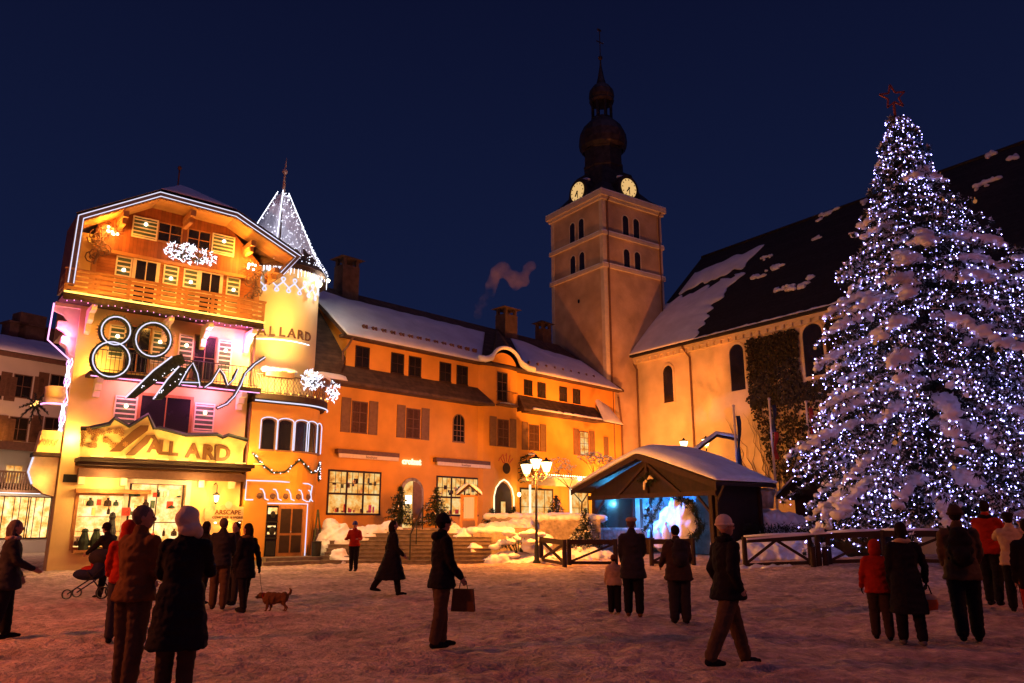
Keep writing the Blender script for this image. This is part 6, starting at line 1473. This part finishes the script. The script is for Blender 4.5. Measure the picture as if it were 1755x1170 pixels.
def star():
    t = thing('tree_star', 'reddish open five pointed star on the tip of the huge fir', 'star', (16.35, 30, 18.75))
    m = MB(); pts = []
    for k in range(10): a = math.pi / 2 + k * math.pi / 5 + .12; r = .58 if k % 2 == 0 else .24; pts.append(Vector((r * math.cos(a), 0, .78 + r * math.sin(a))))
    for k in range(10): m.bar(pts[k], pts[(k + 1) % 10], .06, .05, (0, 1, 0))
    m.tube([(0, 0, -.1), (0, 0, .5)], .05, 6); m.build('star_frame', mat('red_star', (.30, .08, .05), .5, .2, 6), t)
star()
# amber baubles on the outside of the crown
random.seed(15); cand = [q for q, f in LL if f > .8 and q.y < 1.5]; proto = None
amb = emi('amber_bauble_glow', (1, .36, .12), .30, False)
for q in random.sample(cand, 50):
    if proto is None:
        m = MB(); m.ell((0, 0, -.1), (.062, .062, .066), 10, 8); m.tube([(0, 0, -.02), (0, 0, .06)], .008, 4); o = proto = m.build('bauble', amb, None, True)
    else: o = proto.copy(); scn.collection.objects.link(o)
    d = Vector((q.x, q.y, 0)).normalized() * .16; o.location = Vector((16.35, 30, .1)) + q + d; o.scale = (random.uniform(.8, 1.3),) * 3
    tag(o, 'small amber bauble hanging in the crown of a lit snowy fir', 'bauble', 'amber baubles on the christmas fir')
# ================================================================ PEOPLE
SK = mat('skin', (.42, .22, .14), .6, .08, 8)
def cloth(name, c): return mat('cloth_' + name, c, .9, .18, 5, .25, 40, spec=.12)
CL = {n: cloth(n, c) for n, c in dict(black=(.012, .01, .012), charcoal=(.03, .026, .028), brown=(.14, .06, .02), tan=(.2, .11, .05), khaki=(.085, .05, .028), navy=(.02, .022, .05), red=(.36, .022, .008), jeans=(.05, .04, .045),
      beige=(.48, .33, .20), cream=(.62, .50, .36), darkbrown=(.05, .03, .02), grey=(.12, .11, .11), orange=(.6, .12, .03), hair_d=(.015, .01, .008), hair_g=(.12, .09, .07), blue=(.05, .07, .25), pale=(.40, .28, .22)).items()}
def person(label, x, y, head=0, H=1.75, pose=None, top='black', legs='black', shoe='black', coat=.95, hat=None, hatc='black', hair='hair_d', hairlen=0, vox=.016, bulk=1.0, gloves=False, scarf=None, pack=None, z=None, eyes=False, hood=None, flare=1.0, group=None, lean=0):
    """figure facing local +Y; pose = per-side leg (pitch, bend) and arm (pitch, out, bend), head turn"""
    P0 = dict(L=(4, 2), R=(-4, 2), aL=(5, 8, 15), aR=(5, 8, 15), turn=0, nod=0); P0.update(pose or {})
    k = H / 1.78; z = gh(x, y) if z is None else z
    t = thing('person', label, 'person', (x, y, z), R(head), group)
    body = MB(); V = Vector; joints = {}
    lows = []
    for sd, key in ((-1, 'L'), (1, 'R')):
        a, b = map(R, P0[key]); hip = V((.095 * sd, 0, .92)); kn = hip + V((.015 * sd, math.sin(a), -math.cos(a))) * .44; an = kn + V((.01 * sd, math.sin(a - b), -math.cos(a - b))) * .43
        joints[key] = (hip, kn, an); lows.append(an.z)
    dz = .075 - min(lows)
    Z = V((0, 0, dz))
    for key in 'LR':
        hip, kn, an = [p + Z for p in joints[key]]; joints[key] = (hip, kn, an)
        body.capsule(hip, kn, .092 * bulk, .064 * bulk); body.capsule(kn, an, .064 * bulk, .052)
        ft = max(-.5, min(.0, -(an.z - .075) * 1.6)); d = V((0, math.cos(ft), math.sin(ft)))
        body.capsule(an + V((0, -.02, -.03)), an + d * .13 + V((0, 0, -.035)), .05, .042, 8); body.capsule(an + d * .1 + V((0, 0, -.04)), an + d * .19 + V((0, 0, -.04)), .038, .03, 8)
    ln = R(lean)
    def T(p):   # torso lean about the hips
        p = V(p); q = p - V((0, 0, .95)); return V((q.x, q.y * math.cos(ln) + q.z * math.sin(ln), q.z * math.cos(ln) - q.y * math.sin(ln) + .95)) + Z
    for c, r in (((0, 0, .97), (.155, .11, .12)), ((0, 0, 1.12), (.14, .10, .14)), ((0, .005, 1.30), (.165, .115, .16)), ((0, 0, 1.42), (.15, .09, .07))): body.ell(T(c), [q * (bulk if i < 2 else 1) for i, q in enumerate(r)], 14, 10)
    body.capsule(T((0, -.005, 1.42)), T((0, .012, 1.56)), .062, .055)
    tn = R(P0['turn']); nd = R(P0['nod']); HM = Matrix.Rotation(tn, 3, 'Z') @ Matrix.Rotation(-nd, 3, 'X'); hc = T((0, .015, 1.56))
    def Hd(p): return hc + HM @ V(p)
    body.ell(Hd((0, .005, .115)), (.076, .095, .108), 16, 12, HM); body.ell(Hd((0, .04, .045)), (.052, .058, .06), 12, 8, HM)
    body.ell(Hd((0, .108, .09)), (.014, .022, .026), 8, 6, HM)
    for s in (-1, 1): body.ell(Hd((s * .076, .0, .1)), (.012, .02, .03), 8, 6, HM)
    arms = {}
    for sd, key in ((-1, 'aL'), (1, 'aR')):
        a, o, b = map(R, P0[key]); sh = T((.175 * sd, 0, 1.415)); d1 = V((math.sin(o) * sd, math.sin(a) * math.cos(o), -math.cos(a) * math.cos(o))); el = sh + d1 * .29
        d2 = V((math.sin(o) * sd * .4 - sd * .25 * math.sin(b), math.sin(a + b), -math.cos(a + b))).normalized(); wr = el + d2 * .25
        body.capsule(sh, el, .052, .042); body.capsule(el, wr, .042, .028)
        side = V((sd, 0, 0)); side = (side - d2 * side.dot(d2)).normalized(); nrm = d2.cross(side).normalized()
        # palm, four unequal curled fingers, thumb from the side of the palm
        pc = wr + d2 * .05; M3 = Matrix((side * .0 + nrm, side, d2)).transposed()
        body.ell(pc, (.042, .019, .055), 10, 8, Matrix((nrm, side, d2)).transposed())
        inn = -side
        for f in range(4):
            base = wr + d2 * .092 + nrm * (-.03 + .02 * f); l = (.036, .042, .039, .030)[f]; p1 = base + (d2 + inn * .25).normalized() * l; p2 = p1 + (d2 * .6 + inn * .8).normalized() * l * .85
            body.capsule(base - d2 * .02, p1, .0105, .0095, 6); body.capsule(p1, p2, .0095, .0085, 6)
        fw = nrm if nrm.y > 0 else -nrm; tb = wr + d2 * .03 + fw * .036; body.capsule(tb, tb + (d2 * .7 + fw * .7).normalized() * .045, .013, .01, 6); arms[key] = (sh, el, wr, d2, side)
    me = remesh(body, vox * (.75 if vox < .02 else 1), 2)
    for mm in (CL[top], SK, CL[legs], CL[shoe], CL['black']): me.materials.append(mm)
    an = [joints[q][2] for q in 'LR']; wr = [(arms[q][2], arms[q][3]) for q in arms]; nz = T((0, 0, 1.47)).z
    for p in me.polygons:
        c = p.center; i = 0
        if c.z > nz and abs(c.x - hc.x) < .13: i = 1
        elif any((c - w).dot(d) > -.005 and (c - w).length < .2 for w, d in wr): i = 4 if gloves else 1
        elif c.z < 1.02 + dz and not any((c - w).length < .35 for w, _ in wr): i = 2
        if i == 2 and any((c - a).length < .24 and c.z < a.z + .05 for a in an): i = 3
        p.material_index = i
    o = bpy.data.objects.new('body', me); scn.collection.objects.link(o); o.parent = t; o.scale = (k, k, k)
    def ch(mb, name, mt, remv=None, disp=None, smooth=3):
        if remv:
            m2 = remesh(mb, remv, smooth, disp); q = link(name, m2, mt, t)
        else: q = mb.build(name, mt, t, True)
        q.scale = (k, k, k); return q
    # trousers: fuller legs with folds
    tr = MB()
    for q in 'LR':
        hip, kn, a_ = joints[q]; tr.capsule(hip, kn, .112 * bulk, .085 * bulk, 12); tr.capsule(kn, a_ - (a_ - kn) * .09, .085 * bulk, .072 * bulk, 12)
    tr.ell((0, 0, .95 + dz), (.165 * bulk, .125 * bulk, .13), 14, 10)
    ch(tr, 'trousers', CL[legs], vox, lambda c, n: c + n * (.008 * mn.noise((c.x * 9, c.y * 9, c.z * 22)) + .006 * mn.noise(c * 30)), 2)
    # coat or jacket
    if coat:
        m = MB(); fl = (1.05 - coat) * .10 * flare; hemz = coat + dz
        prof = [(coat, .185 + fl, .135 + fl), (coat + .02, .195 + fl, .145 + fl), (max(coat + .05, 1.0), .180 + fl * .3, .135 + fl * .25), (1.12, .165, .125), (1.28, .19, .135), (1.40, .195, .12), (1.46, .13, .095), (1.50, .085, .08)]
        prof = sorted(prof); n = 20; vs = []
        cy = lambda zz: 0 if zz > .95 else sum((joints[q][0].lerp(joints[q][1], min(1, max(0, (.95 - zz) / .44))).y) for q in 'LR') / 2
        sp = lambda zz: 0 if zz > .95 else abs(joints['L'][0].lerp(joints['L'][1], min(1, (.95 - zz) / .44)).y - joints['R'][0].lerp(joints['R'][1], min(1, (.95 - zz) / .44)).y) / 2
        for zz, rx, ry in prof:
            for q in range(n):
                a = 2 * math.pi * q / n; p = V((rx * bulk * math.cos(a), (ry * bulk + sp(zz) * .8) * math.sin(a) + cy(zz), zz)); vs.append(T(p) if zz > .95 else p + Z)
        fs = [(i * n + q, i * n + (q + 1) % n, (i + 1) * n + (q + 1) % n, (i + 1) * n + q) for i in range(len(prof) - 1) for q in range(n)] + [tuple(range(n - 1, -1, -1)), tuple((len(prof) - 1) * n + q for q in range(n))]
        m.add(vs, fs)
        for q in arms:
            sh, el, w_, d2, _ = arms[q]; m.capsule(sh, el, .077 * min(bulk, 1.15), .064, 12); m.capsule(el, w_ - d2 * .01, .064, .052, 12); m.ell(sh, (.08, .085, .08), 10, 8)
        m.capsule(T((0, -.01, 1.46)), T((0, 0, 1.53)), .088, .078, 12)
        if hood == 'down': m.ell(T((0, -.10, 1.49)), (.12, .07, .07), 12, 8)
        ch(m, 'coat' if coat < .8 else 'jacket', CL[top], vox, lambda c, nn: c + nn * (.016 * mn.noise((c.x * 7, c.y * 7, c.z * 15)) + .008 * mn.noise(c * 22)), 3)
    if scarf: m = MB(); m.tube([T((.085 * math.cos(R(a)), .085 * math.sin(R(a)), 1.505 + .01 * math.sin(a))) for a in range(0, 361, 30)], .035, 8); ch(m, 'scarf', CL[scarf])
    # hair
    if hood == 'up':
        m = MB(); m.ell(Hd((0, -.02, .12)), (.112, .118, .135), 16, 12, HM); m.ell(Hd((0, -.04, .02)), (.12, .10, .10), 14, 10, HM)
        cut = remesh(m, vox * .8, 2, None); q = link('hood', cut, CL[top], t); q.scale = (k, k, k)
    elif hair:
        m = MB(); m.ell(Hd((0, -.016, .128)), (.086, .098, .108), 16, 12, HM)
        if hairlen: m.capsule(Hd((0, -.06, .1)), Hd((0, -.07, .1 - hairlen)), .075, .06, 10); m.capsule(Hd((.05, -.03, .1)), Hd((.06, -.03, .1 - hairlen)), .04, .035, 8); m.capsule(Hd((-.05, -.03, .1)), Hd((-.06, -.03, .1 - hairlen)), .04, .035, 8)
        ch(m, 'hair', CL[hair], vox * .8, lambda c, n: c + n * .006 * mn.noise((c.x * 60, c.y * 60, c.z * 12)), 1)
    if hat == 'beanie': m = MB(); m.ell(Hd((0, -.015, .155)), (.095, .108, .105), 16, 12, HM); m.tube([Hd((.096 * math.cos(R(a)), -.01 + .106 * math.sin(R(a)), .13 - .03 * math.cos(R(a - 270)) * 0)) for a in range(0, 361, 24)], .018, 8); ch(m, 'beanie', CL[hatc])
    if hat == 'cap': m = MB(); m.ell(Hd((0, -.005, .18)), (.105, .125, .055), 16, 8, HM); m.ell(Hd((0, .10, .155)), (.065, .06, .012), 12, 6, HM); ch(m, 'flat_cap', CL[hatc])
    if hat == 'shawl':
        m = MB(); m.ell(Hd((0, -.02, .13)), (.115, .125, .13), 16, 12, HM); m.ell(Hd((.03, -.01, .03)), (.12, .12, .085), 16, 10, HM); m.ell(Hd((.07, .05, -.01)), (.07, .06, .07), 12, 8, HM); ch(m, 'shawl', CL[hatc], vox * .8, lambda c, n: c + n * .010 * mn.noise((c.x * 12 + c.z * 18, c.y * 12, c.z * 9)), 1)
    if eyes:
        m = MB()
        for s in (-1, 1): m.ell(Hd((s * .03, .093, .108)), (.011, .008, .007), 8, 6, HM)
        ch(m, 'eyes', CL['black']); m = MB(); m.ell(Hd((0, .097, .048)), (.024, .008, .006), 8, 5, HM); ch(m, 'lips', CL['brown'])
    if eyes == 'glasses':
        m = MB()
        for s in (-1, 1): m.tube([Hd((s * .033 + .024 * math.cos(R(a)), .112, .105 + .018 * math.sin(R(a)))) for a in range(0, 361, 40)], .003, 4); m.tube([Hd((s * .057, .11, .107)), Hd((s * .08, .0, .11))], .003, 4)
        m.tube([Hd((-.01, .113, .107)), Hd((.01, .113, .107))], .003, 4); ch(m, 'glasses', CL['black'])
    if pack:
        m = MB()
        for zz, sx in ((1.08, .15), (1.2, .17), (1.32, .165), (1.42, .12)): m.ell(T((0, -.19, zz)), (sx, .10, .10), 14, 10)
        m.ell(T((0, -.28, 1.14)), (.11, .05, .1), 12, 8)
        # a bag that is worn: a thing of its own, standing on the wearer's back
        q = thing('backpack', pack[1], 'backpack', (x, y, z), R(head)); mm = remesh(m, .02, 2, lambda c, n: c + n * .008 * mn.noise(c * 14)); b = link('bag', mm, CL[pack[0]], q); b.scale = (k, k, k)
        s = MB()
        for sd in (-1, 1): s.tube([T((sd * .10, -.16, 1.45)), T((sd * .11, 0, 1.52)), T((sd * .12, .145, 1.38)), T((sd * .14, .13, 1.2)), T((sd * .15, -.1, 1.08))], .014, 5)
        w_ = s.build('strap', CL['black'], q, True); w_.scale = (k, k, k)
    def world(p): return Matrix.Translation((x, y, z)) @ Matrix.Rotation(R(head), 4, 'Z') @ (V(p) * k)
    return t, {q: world(arms[q][2] + arms[q][3] * .08) for q in arms}, world
def px(p, D): return gx(p, D)
# big couple at the left, backs towards us
person('man in a brown jacket beside the woman in a white shawl', px(234, 8.45), 8.45, -22, 1.82, dict(L=(3, 2), R=(-3, 2), aL=(10, 6, 55), aR=(8, 8, 60), turn=-48), top='brown', legs='khaki', coat=.84, hair='hair_g', vox=.013, bulk=1.1, eyes=True, shoe='darkbrown')
person('woman in a long black coat with a white shawl wrapped round her head', px(314, 8.15), 8.15, 10, 1.78, dict(L=(2, 1), R=(-2, 1), aL=(18, 10, 70), aR=(22, 12, 75), turn=-25), top='black', legs='darkbrown', coat=.44, hat='shawl', hatc='cream', vox=.013, bulk=1.1, flare=1.2)
person('person in a red hood and jeans hidden behind the man in brown', px(212, 11.8), 11.8, 30, 1.68, dict(L=(4, 2), R=(-6, 4), aL=(10, 8, 40)), top='red', legs='jeans', coat=.86, hood='up', vox=.02)
person('person in a dark coat with a scarf at the left edge of the square', px(14, 12.2), 12.2, -55, 1.70, dict(L=(6, 2), R=(-6, 4), aL=(10, 8, 20), aR=(18, 10, 45)), top='charcoal', legs='black', coat=.72, hair='hair_g', hairlen=.12, vox=.018, bulk=1.12, scarf='pale')
# person bending over a pushchair
_, hd, _ = person('person in black bending over a pushchair before the bright shop window', px(188, 18.9), 18.9, 72, 1.72, dict(L=(12, 6), R=(-12, 8), aL=(38, 8, 20), aR=(38, 8, 20), nod=12), top='black', legs='black', coat=.84, vox=.022, lean=22, hat='beanie', hatc='black')
def pram():
    x, y = px(160, 18.6), 18.6; t = thing('pushchair', 'dark pushchair with hood in front of the person bending at the shop window', 'pushchair', (x, y, 0), R(5))
    for dx, r in ((-.42, .11), (.34, .14)):
        for dy in (-.25, .25):
            m = MB(); m.lathe([(r, -.02), (r, .02), (r * .8, .02), (r * .8, -.02), (r, -.02)], n=20); w_ = m.build('wheel', M['black'], t); w_.location = (dx, dy, r + .02); w_.rotation_euler = (R(90), 0, 0)
    m = MB()
    for dy in (-.24, .24): m.tube([(-.42, dy, .13), (.1, dy, .5), (.62, dy, 1.05)], .016, 5); m.tube([(.34, dy, .16), (-.05, dy, .62)], .016, 5)
    m.tube([(.62, -.24, 1.05), (.62, .24, 1.05)], .02, 6); m.build('frame', M['black'], t)
    m = MB(); m.ell((-.1, 0, .55), (.36, .22, .14), 14, 8); m.ell((.14, 0, .72), (.16, .22, .26), 14, 8); me = remesh(m, .03, 3); link('seat', me, CL['navy'], t)
    m = MB(); m.ell((.12, 0, .92), (.26, .24, .2), 14, 8); m.build('hood', CL['charcoal'], t, True)
    m = MB(); m.ell((.02, -.05, .78), (.09, .09, .1)); m.ell((-.1, 0, .64), (.2, .15, .1)); m.build('blanket', CL['red'], t, True)
pram()
for q in [o for o in bpy.data.objects if o.name.startswith('blanket')]: pass
# group by the plaque
person('man in brown trousers and dark jacket standing by the plaque', px(377, 16.4), 16.4, 12, 1.76, dict(L=(3, 1), R=(-3, 2), aL=(12, 8, 55), aR=(12, 8, 55), turn=-20), top='charcoal', legs='khaki', shoe='darkbrown', coat=.82, hair='hair_g', vox=.018, bulk=1.08)
person('person in a long black coat between the shawled woman and the man in brown trousers', px(347, 17.4), 17.4, -30, 1.70, dict(aR=(15, 8, 50)), top='black', legs='black', coat=.6, hair='hair_d', hairlen=.1, vox=.022)
person('person in black facing us behind the dog owner and the man in brown trousers', px(399, 17.3), 17.3, 165, 1.68, dict(aL=(15, 8, 60)), top='black', legs='charcoal', coat=.78, hair='hair_d', vox=.022, eyes=True)
_, lh, _ = person('woman with long black hair and short black coat holding the dog lead', px(420, 15.9), 15.9, 62, 1.66, dict(L=(-7, 4), R=(9, 3), aL=(4, 6, 12), aR=(-16, 16, 8), turn=8), top='black', legs='black', shoe='black', coat=.66, hair='hair_d', hairlen=.3, vox=.018, eyes=True, gloves=True, scarf='khaki')
def dog():
    x, y = px(476, 16.0), 16.0; t = thing('dog', 'small shaggy brown dog with raised tail on the trodden snow', 'dog', (x, y, gh(x, y)), R(4))
    m = MB(); V = Vector   # faces -X
    for c, r in (((-.15, 0, .25), (.12, .10, .12)), ((-.05, 0, .25), (.13, .098, .115)), ((.06, 0, .255), (.12, .092, .105)), ((.15, 0, .265), (.095, .088, .10))): m.ell(c, r, 14, 10)
    m.capsule((-.2, 0, .28), (-.27, 0, .30), .06, .055); m.ell((-.30, 0, .30), (.065, .055, .055), 12, 8); m.capsule((-.33, 0, .285), (-.385, 0, .27), .034, .022, 8)
    for s in (-1, 1): m.ell((-.28, s * .05, .31), (.025, .014, .045), 8, 6)
    for s, dx in ((-1, .0), (1, .05)):
        m.capsule((-.16 + dx * .4, s * .05, .2), (-.15 + dx, s * .05, .10), .034, .022, 8); m.capsule((-.15 + dx, s * .05, .10), (-.165 + dx, s * .05, .02), .02, .018, 8); m.ell((-.18 + dx, s * .05, .016), (.03, .02, .016), 8, 5)
    for s, dx in ((-1, .03), (1, -.02)):
        m.capsule((.17, s * .05, .24), (.13 + dx, s * .055, .15), .055, .03, 8); m.capsule((.13 + dx, s * .055, .15), (.20 + dx, s * .055, .085), .026, .018, 8); m.capsule((.20 + dx, s * .055, .085), (.185 + dx, s * .055, .02), .018, .017, 8); m.ell((.168 + dx, s * .055, .016), (.03, .02, .016), 8, 5)
    m.tube([(.21, 0, .30), (.26, 0, .34), (.275, 0, .40), (.25, .0, .44)], [.03, .027, .024, .018], 8)
    me = remesh(m, .012, 1, lambda c, n: c + n * (.014 * mn.noise((c.x * 16, c.y * 30, c.z * 16)) + .010 * mn.noise(c * 55))); link('body', me, CL['brown'], t)
    m = MB(); m.ell((-.405, 0, .275), (.012, .013, .011), 8, 6); m.build('nose', CL['black'], t)
    m = MB(); m.tube([(-.235 + .012 * math.cos(R(a)), .062 * math.cos(R(a)), .29 + .062 * math.sin(R(a))) for a in range(0, 361, 30)], .008, 6); m.build('collar', CL['red'], t)
    a = Vector(lh['aR']); b = Vector((x - .24, y, .35)); m = MB(); m.tube([a, a.lerp(b, .35) + V((0, 0, -.12)), a.lerp(b, .7) + V((0, 0, -.14)), b], .005, 4)
    o = m.build('dog_lead', CL['black']); tag(o, 'thin lead hanging from the gloved hand to the shaggy dog', 'lead')
dog()
# single figures in the middle
person('man in a red and blue ski jacket standing before the stone steps', px(605, 29.6), 29.6, 172, 1.74, dict(L=(3, 1), R=(-3, 1), aL=(12, 20, 80), aR=(12, 20, 80)), top='red', legs='black', coat=.88, hat='beanie', hatc='blue', vox=.025, bulk=1.08, eyes=True)
o = MB()
_, h1, _ = person('woman in a long black flared coat walking with a bag', px(671, 19.6), 19.6, -68, 1.74, dict(L=(-22, 18), R=(12, 3), aL=(-14, 10, 12), aR=(10, 8, 35)), top='black', legs='black', coat=.36, hair='hair_d', hairlen=.12, vox=.018, flare=1.9, bulk=1.05)
def bag(name, label, cat, p, w, h, mt, D=.1, col=None):
    t = thing(name, label, cat, p)
    m = MB(); n = 12
    m.lathe([(0, -h - .12), (w * .42, -h - .10), (w * .5, -h * .7 - .08), (w * .42, -.15), (w * .3, -.12)], n=14); m.v = [(x, y * D / w * 2, z) for x, y, z in m.v]
    m.build('bag', CL[mt] if mt in CL else mt, t, True)
    m = MB(); m.tube([(-w * .25, 0, -.13), (-w * .1, 0, 0), (w * .1, 0, 0), (w * .25, 0, -.13)], .01, 5); m.build('handle', CL['black'], t)
    return t
bag('shoulder_bag', 'brown bag swinging at the side of the walking woman in the long flared coat', 'bag', h1['aL'], .34, .36, 'brown')
_, h2, _ = person('man with glasses in a dark parka walking through the middle of the square', px(757, 11.4), 11.4, -66, 1.76, dict(L=(5, 3), R=(-6, 5), aL=(2, 8, 12), aR=(12, 8, 25), turn=6), top='black', legs='khaki', shoe='black', coat=.78, hat='beanie', hatc='black', eyes='glasses', vox=.013, bulk=1.12, hood='down')
t = thing('shopping_bag', 'flat brown shopping bag carried by the man with glasses', 'bag', h2['aR'], R(-12))
m = MB(); m.add([(x * (1 + .2 * (z < -.2)), y, z) for z in (-.10, -.40) for y in (-.04, .04) for x in (-.14, .14)], [(0, 2, 3, 1), (4, 5, 7, 6), (0, 1, 5, 4), (2, 6, 7, 3), (0, 4, 6, 2), (1, 3, 7, 5)]); m.build('bag', CL['brown'], t)
m = MB(); m.tube([(-.06, 0, -.10), (-.04, 0, .0), (.04, 0, .0), (.06, 0, -.10)], .006, 5); m.build('handle', CL['black'], t)
person('small child in a tan jacket beside the man in the flat cap', px(1052, 15.6), 15.6, 8, 1.06, dict(L=(4, 2), R=(-4, 2), aL=(10, 14, 30), aR=(14, 14, 30)), top='beige', legs='black', shoe='beige', coat=.86, hat='beanie', hatc='brown', vox=.024, bulk=1.35)
person('man in a long dark coat and pale flat cap watching the crib scene', px(1085, 15.1), 15.1, -8, 1.76, dict(L=(3, 1), R=(-2, 1), aL=(10, 8, 35), aR=(14, 8, 60), turn=-20), top='charcoal', legs='black', shoe='brown', coat=.66, hat='cap', hatc='beige', hair='hair_g', vox=.018, bulk=1.1)
person('person with a big backpack standing wide legged before the crib scene', px(1163, 14.1), 14.1, 5, 1.62, dict(L=(2, 2), R=(-2, 2), aL=(14, 18, 45), aR=(14, 18, 45), nod=12), top='darkbrown', legs='charcoal', shoe='black', coat=.76, hair='hair_d', vox=.018, bulk=1.28, pack=('charcoal', 'dark backpack worn by the wide legged person before the crib scene'), lean=6)
person('man in a pale beanie and dark jacket striding across the square', px(1246, 9.9), 9.9, -72, 1.76, dict(L=(19, 3), R=(-23, 5), aL=(-14, 12, 42), aR=(-16, 12, 44), turn=-8), top='black', legs='khaki', shoe='black', coat=.80, hat='beanie', hatc='cream', hair=None, vox=.013, bulk=1.12, eyes=True, scarf='black')
# group at the right
_, hr, _ = person('child in a bright red hooded jacket walking hand in hand at the right', px(1503, 12.1), 12.1, -18, 1.40, dict(L=(8, 4), R=(-6, 6), aL=(8, 18, 20), aR=(12, 10, 25)), top='red', legs='darkbrown', shoe='black', coat=.82, hood='up', vox=.018, bulk=1.18, gloves=True)
_, h3, _ = person('woman in a long black coat with a pale collar carrying a carrier bag', px(1552, 11.6), 11.6, -12, 1.66, dict(L=(7, 3), R=(-8, 5), aL=(6, 8, 16), aR=(6, 22, 14), turn=-10), top='black', legs='black', shoe='grey', coat=.44, hair='hair_d', hairlen=.05, vox=.015, bulk=1.08, scarf='beige', gloves=True)
t = bag('carrier_bag', 'white and orange plastic carrier bag hanging from the hand of the woman in black', 'bag', h3['aR'], .26, .22, 'beige', .09)
m = MB(); m.lathe([(0, -.352), (.12, -.33), (.137, -.25), (.125, -.19)], n=14); m.v = [(x, y * .72, z) for x, y, z in m.v]; m.build('printed_panel', CL['orange'], t, True)
person('man in a khaki jacket and dark trousers with a black backpack at the right', px(1650, 11.8), 11.8, -25, 1.88, dict(L=(-14, 12), R=(10, 3), aL=(8, 10, 50), aR=(10, 12, 55), turn=-8, nod=6), top='khaki', legs='black', shoe='black', coat=.80, hat='beanie', hatc='darkbrown', vox=.015, bulk=1.14, pack=('black', 'black backpack worn by the man in the khaki jacket'))
person('person in a red jacket taking a picture on the snow mound', px(1702, 14.2), 14.2, -48, 1.76, dict(L=(3, 2), R=(-10, 6), aL=(55, 10, 60), aR=(50, 10, 65), nod=4), top='red', legs='black', shoe='black', coat=.86, hair='hair_d', vox=.018, bulk=1.06, scarf='black', eyes=True)
person('person in a beige quilted jacket raising a camera at the right edge', px(1741, 13.7), 13.7, -30, 1.62, dict(L=(10, 8), R=(-12, 14), aL=(70, 14, 70), aR=(66, 14, 75)), top='beige', legs='black', shoe='black', coat=.82, hat='cap', hatc='black', vox=.018, bulk=1.12)
person('person in dark red trousers cut off by the right edge of the picture', px(1772, 11.2), 11.2, -20, 1.7, dict(L=(6, 2), R=(-8, 4)), top='black', legs='red', coat=.8, vox=.022)
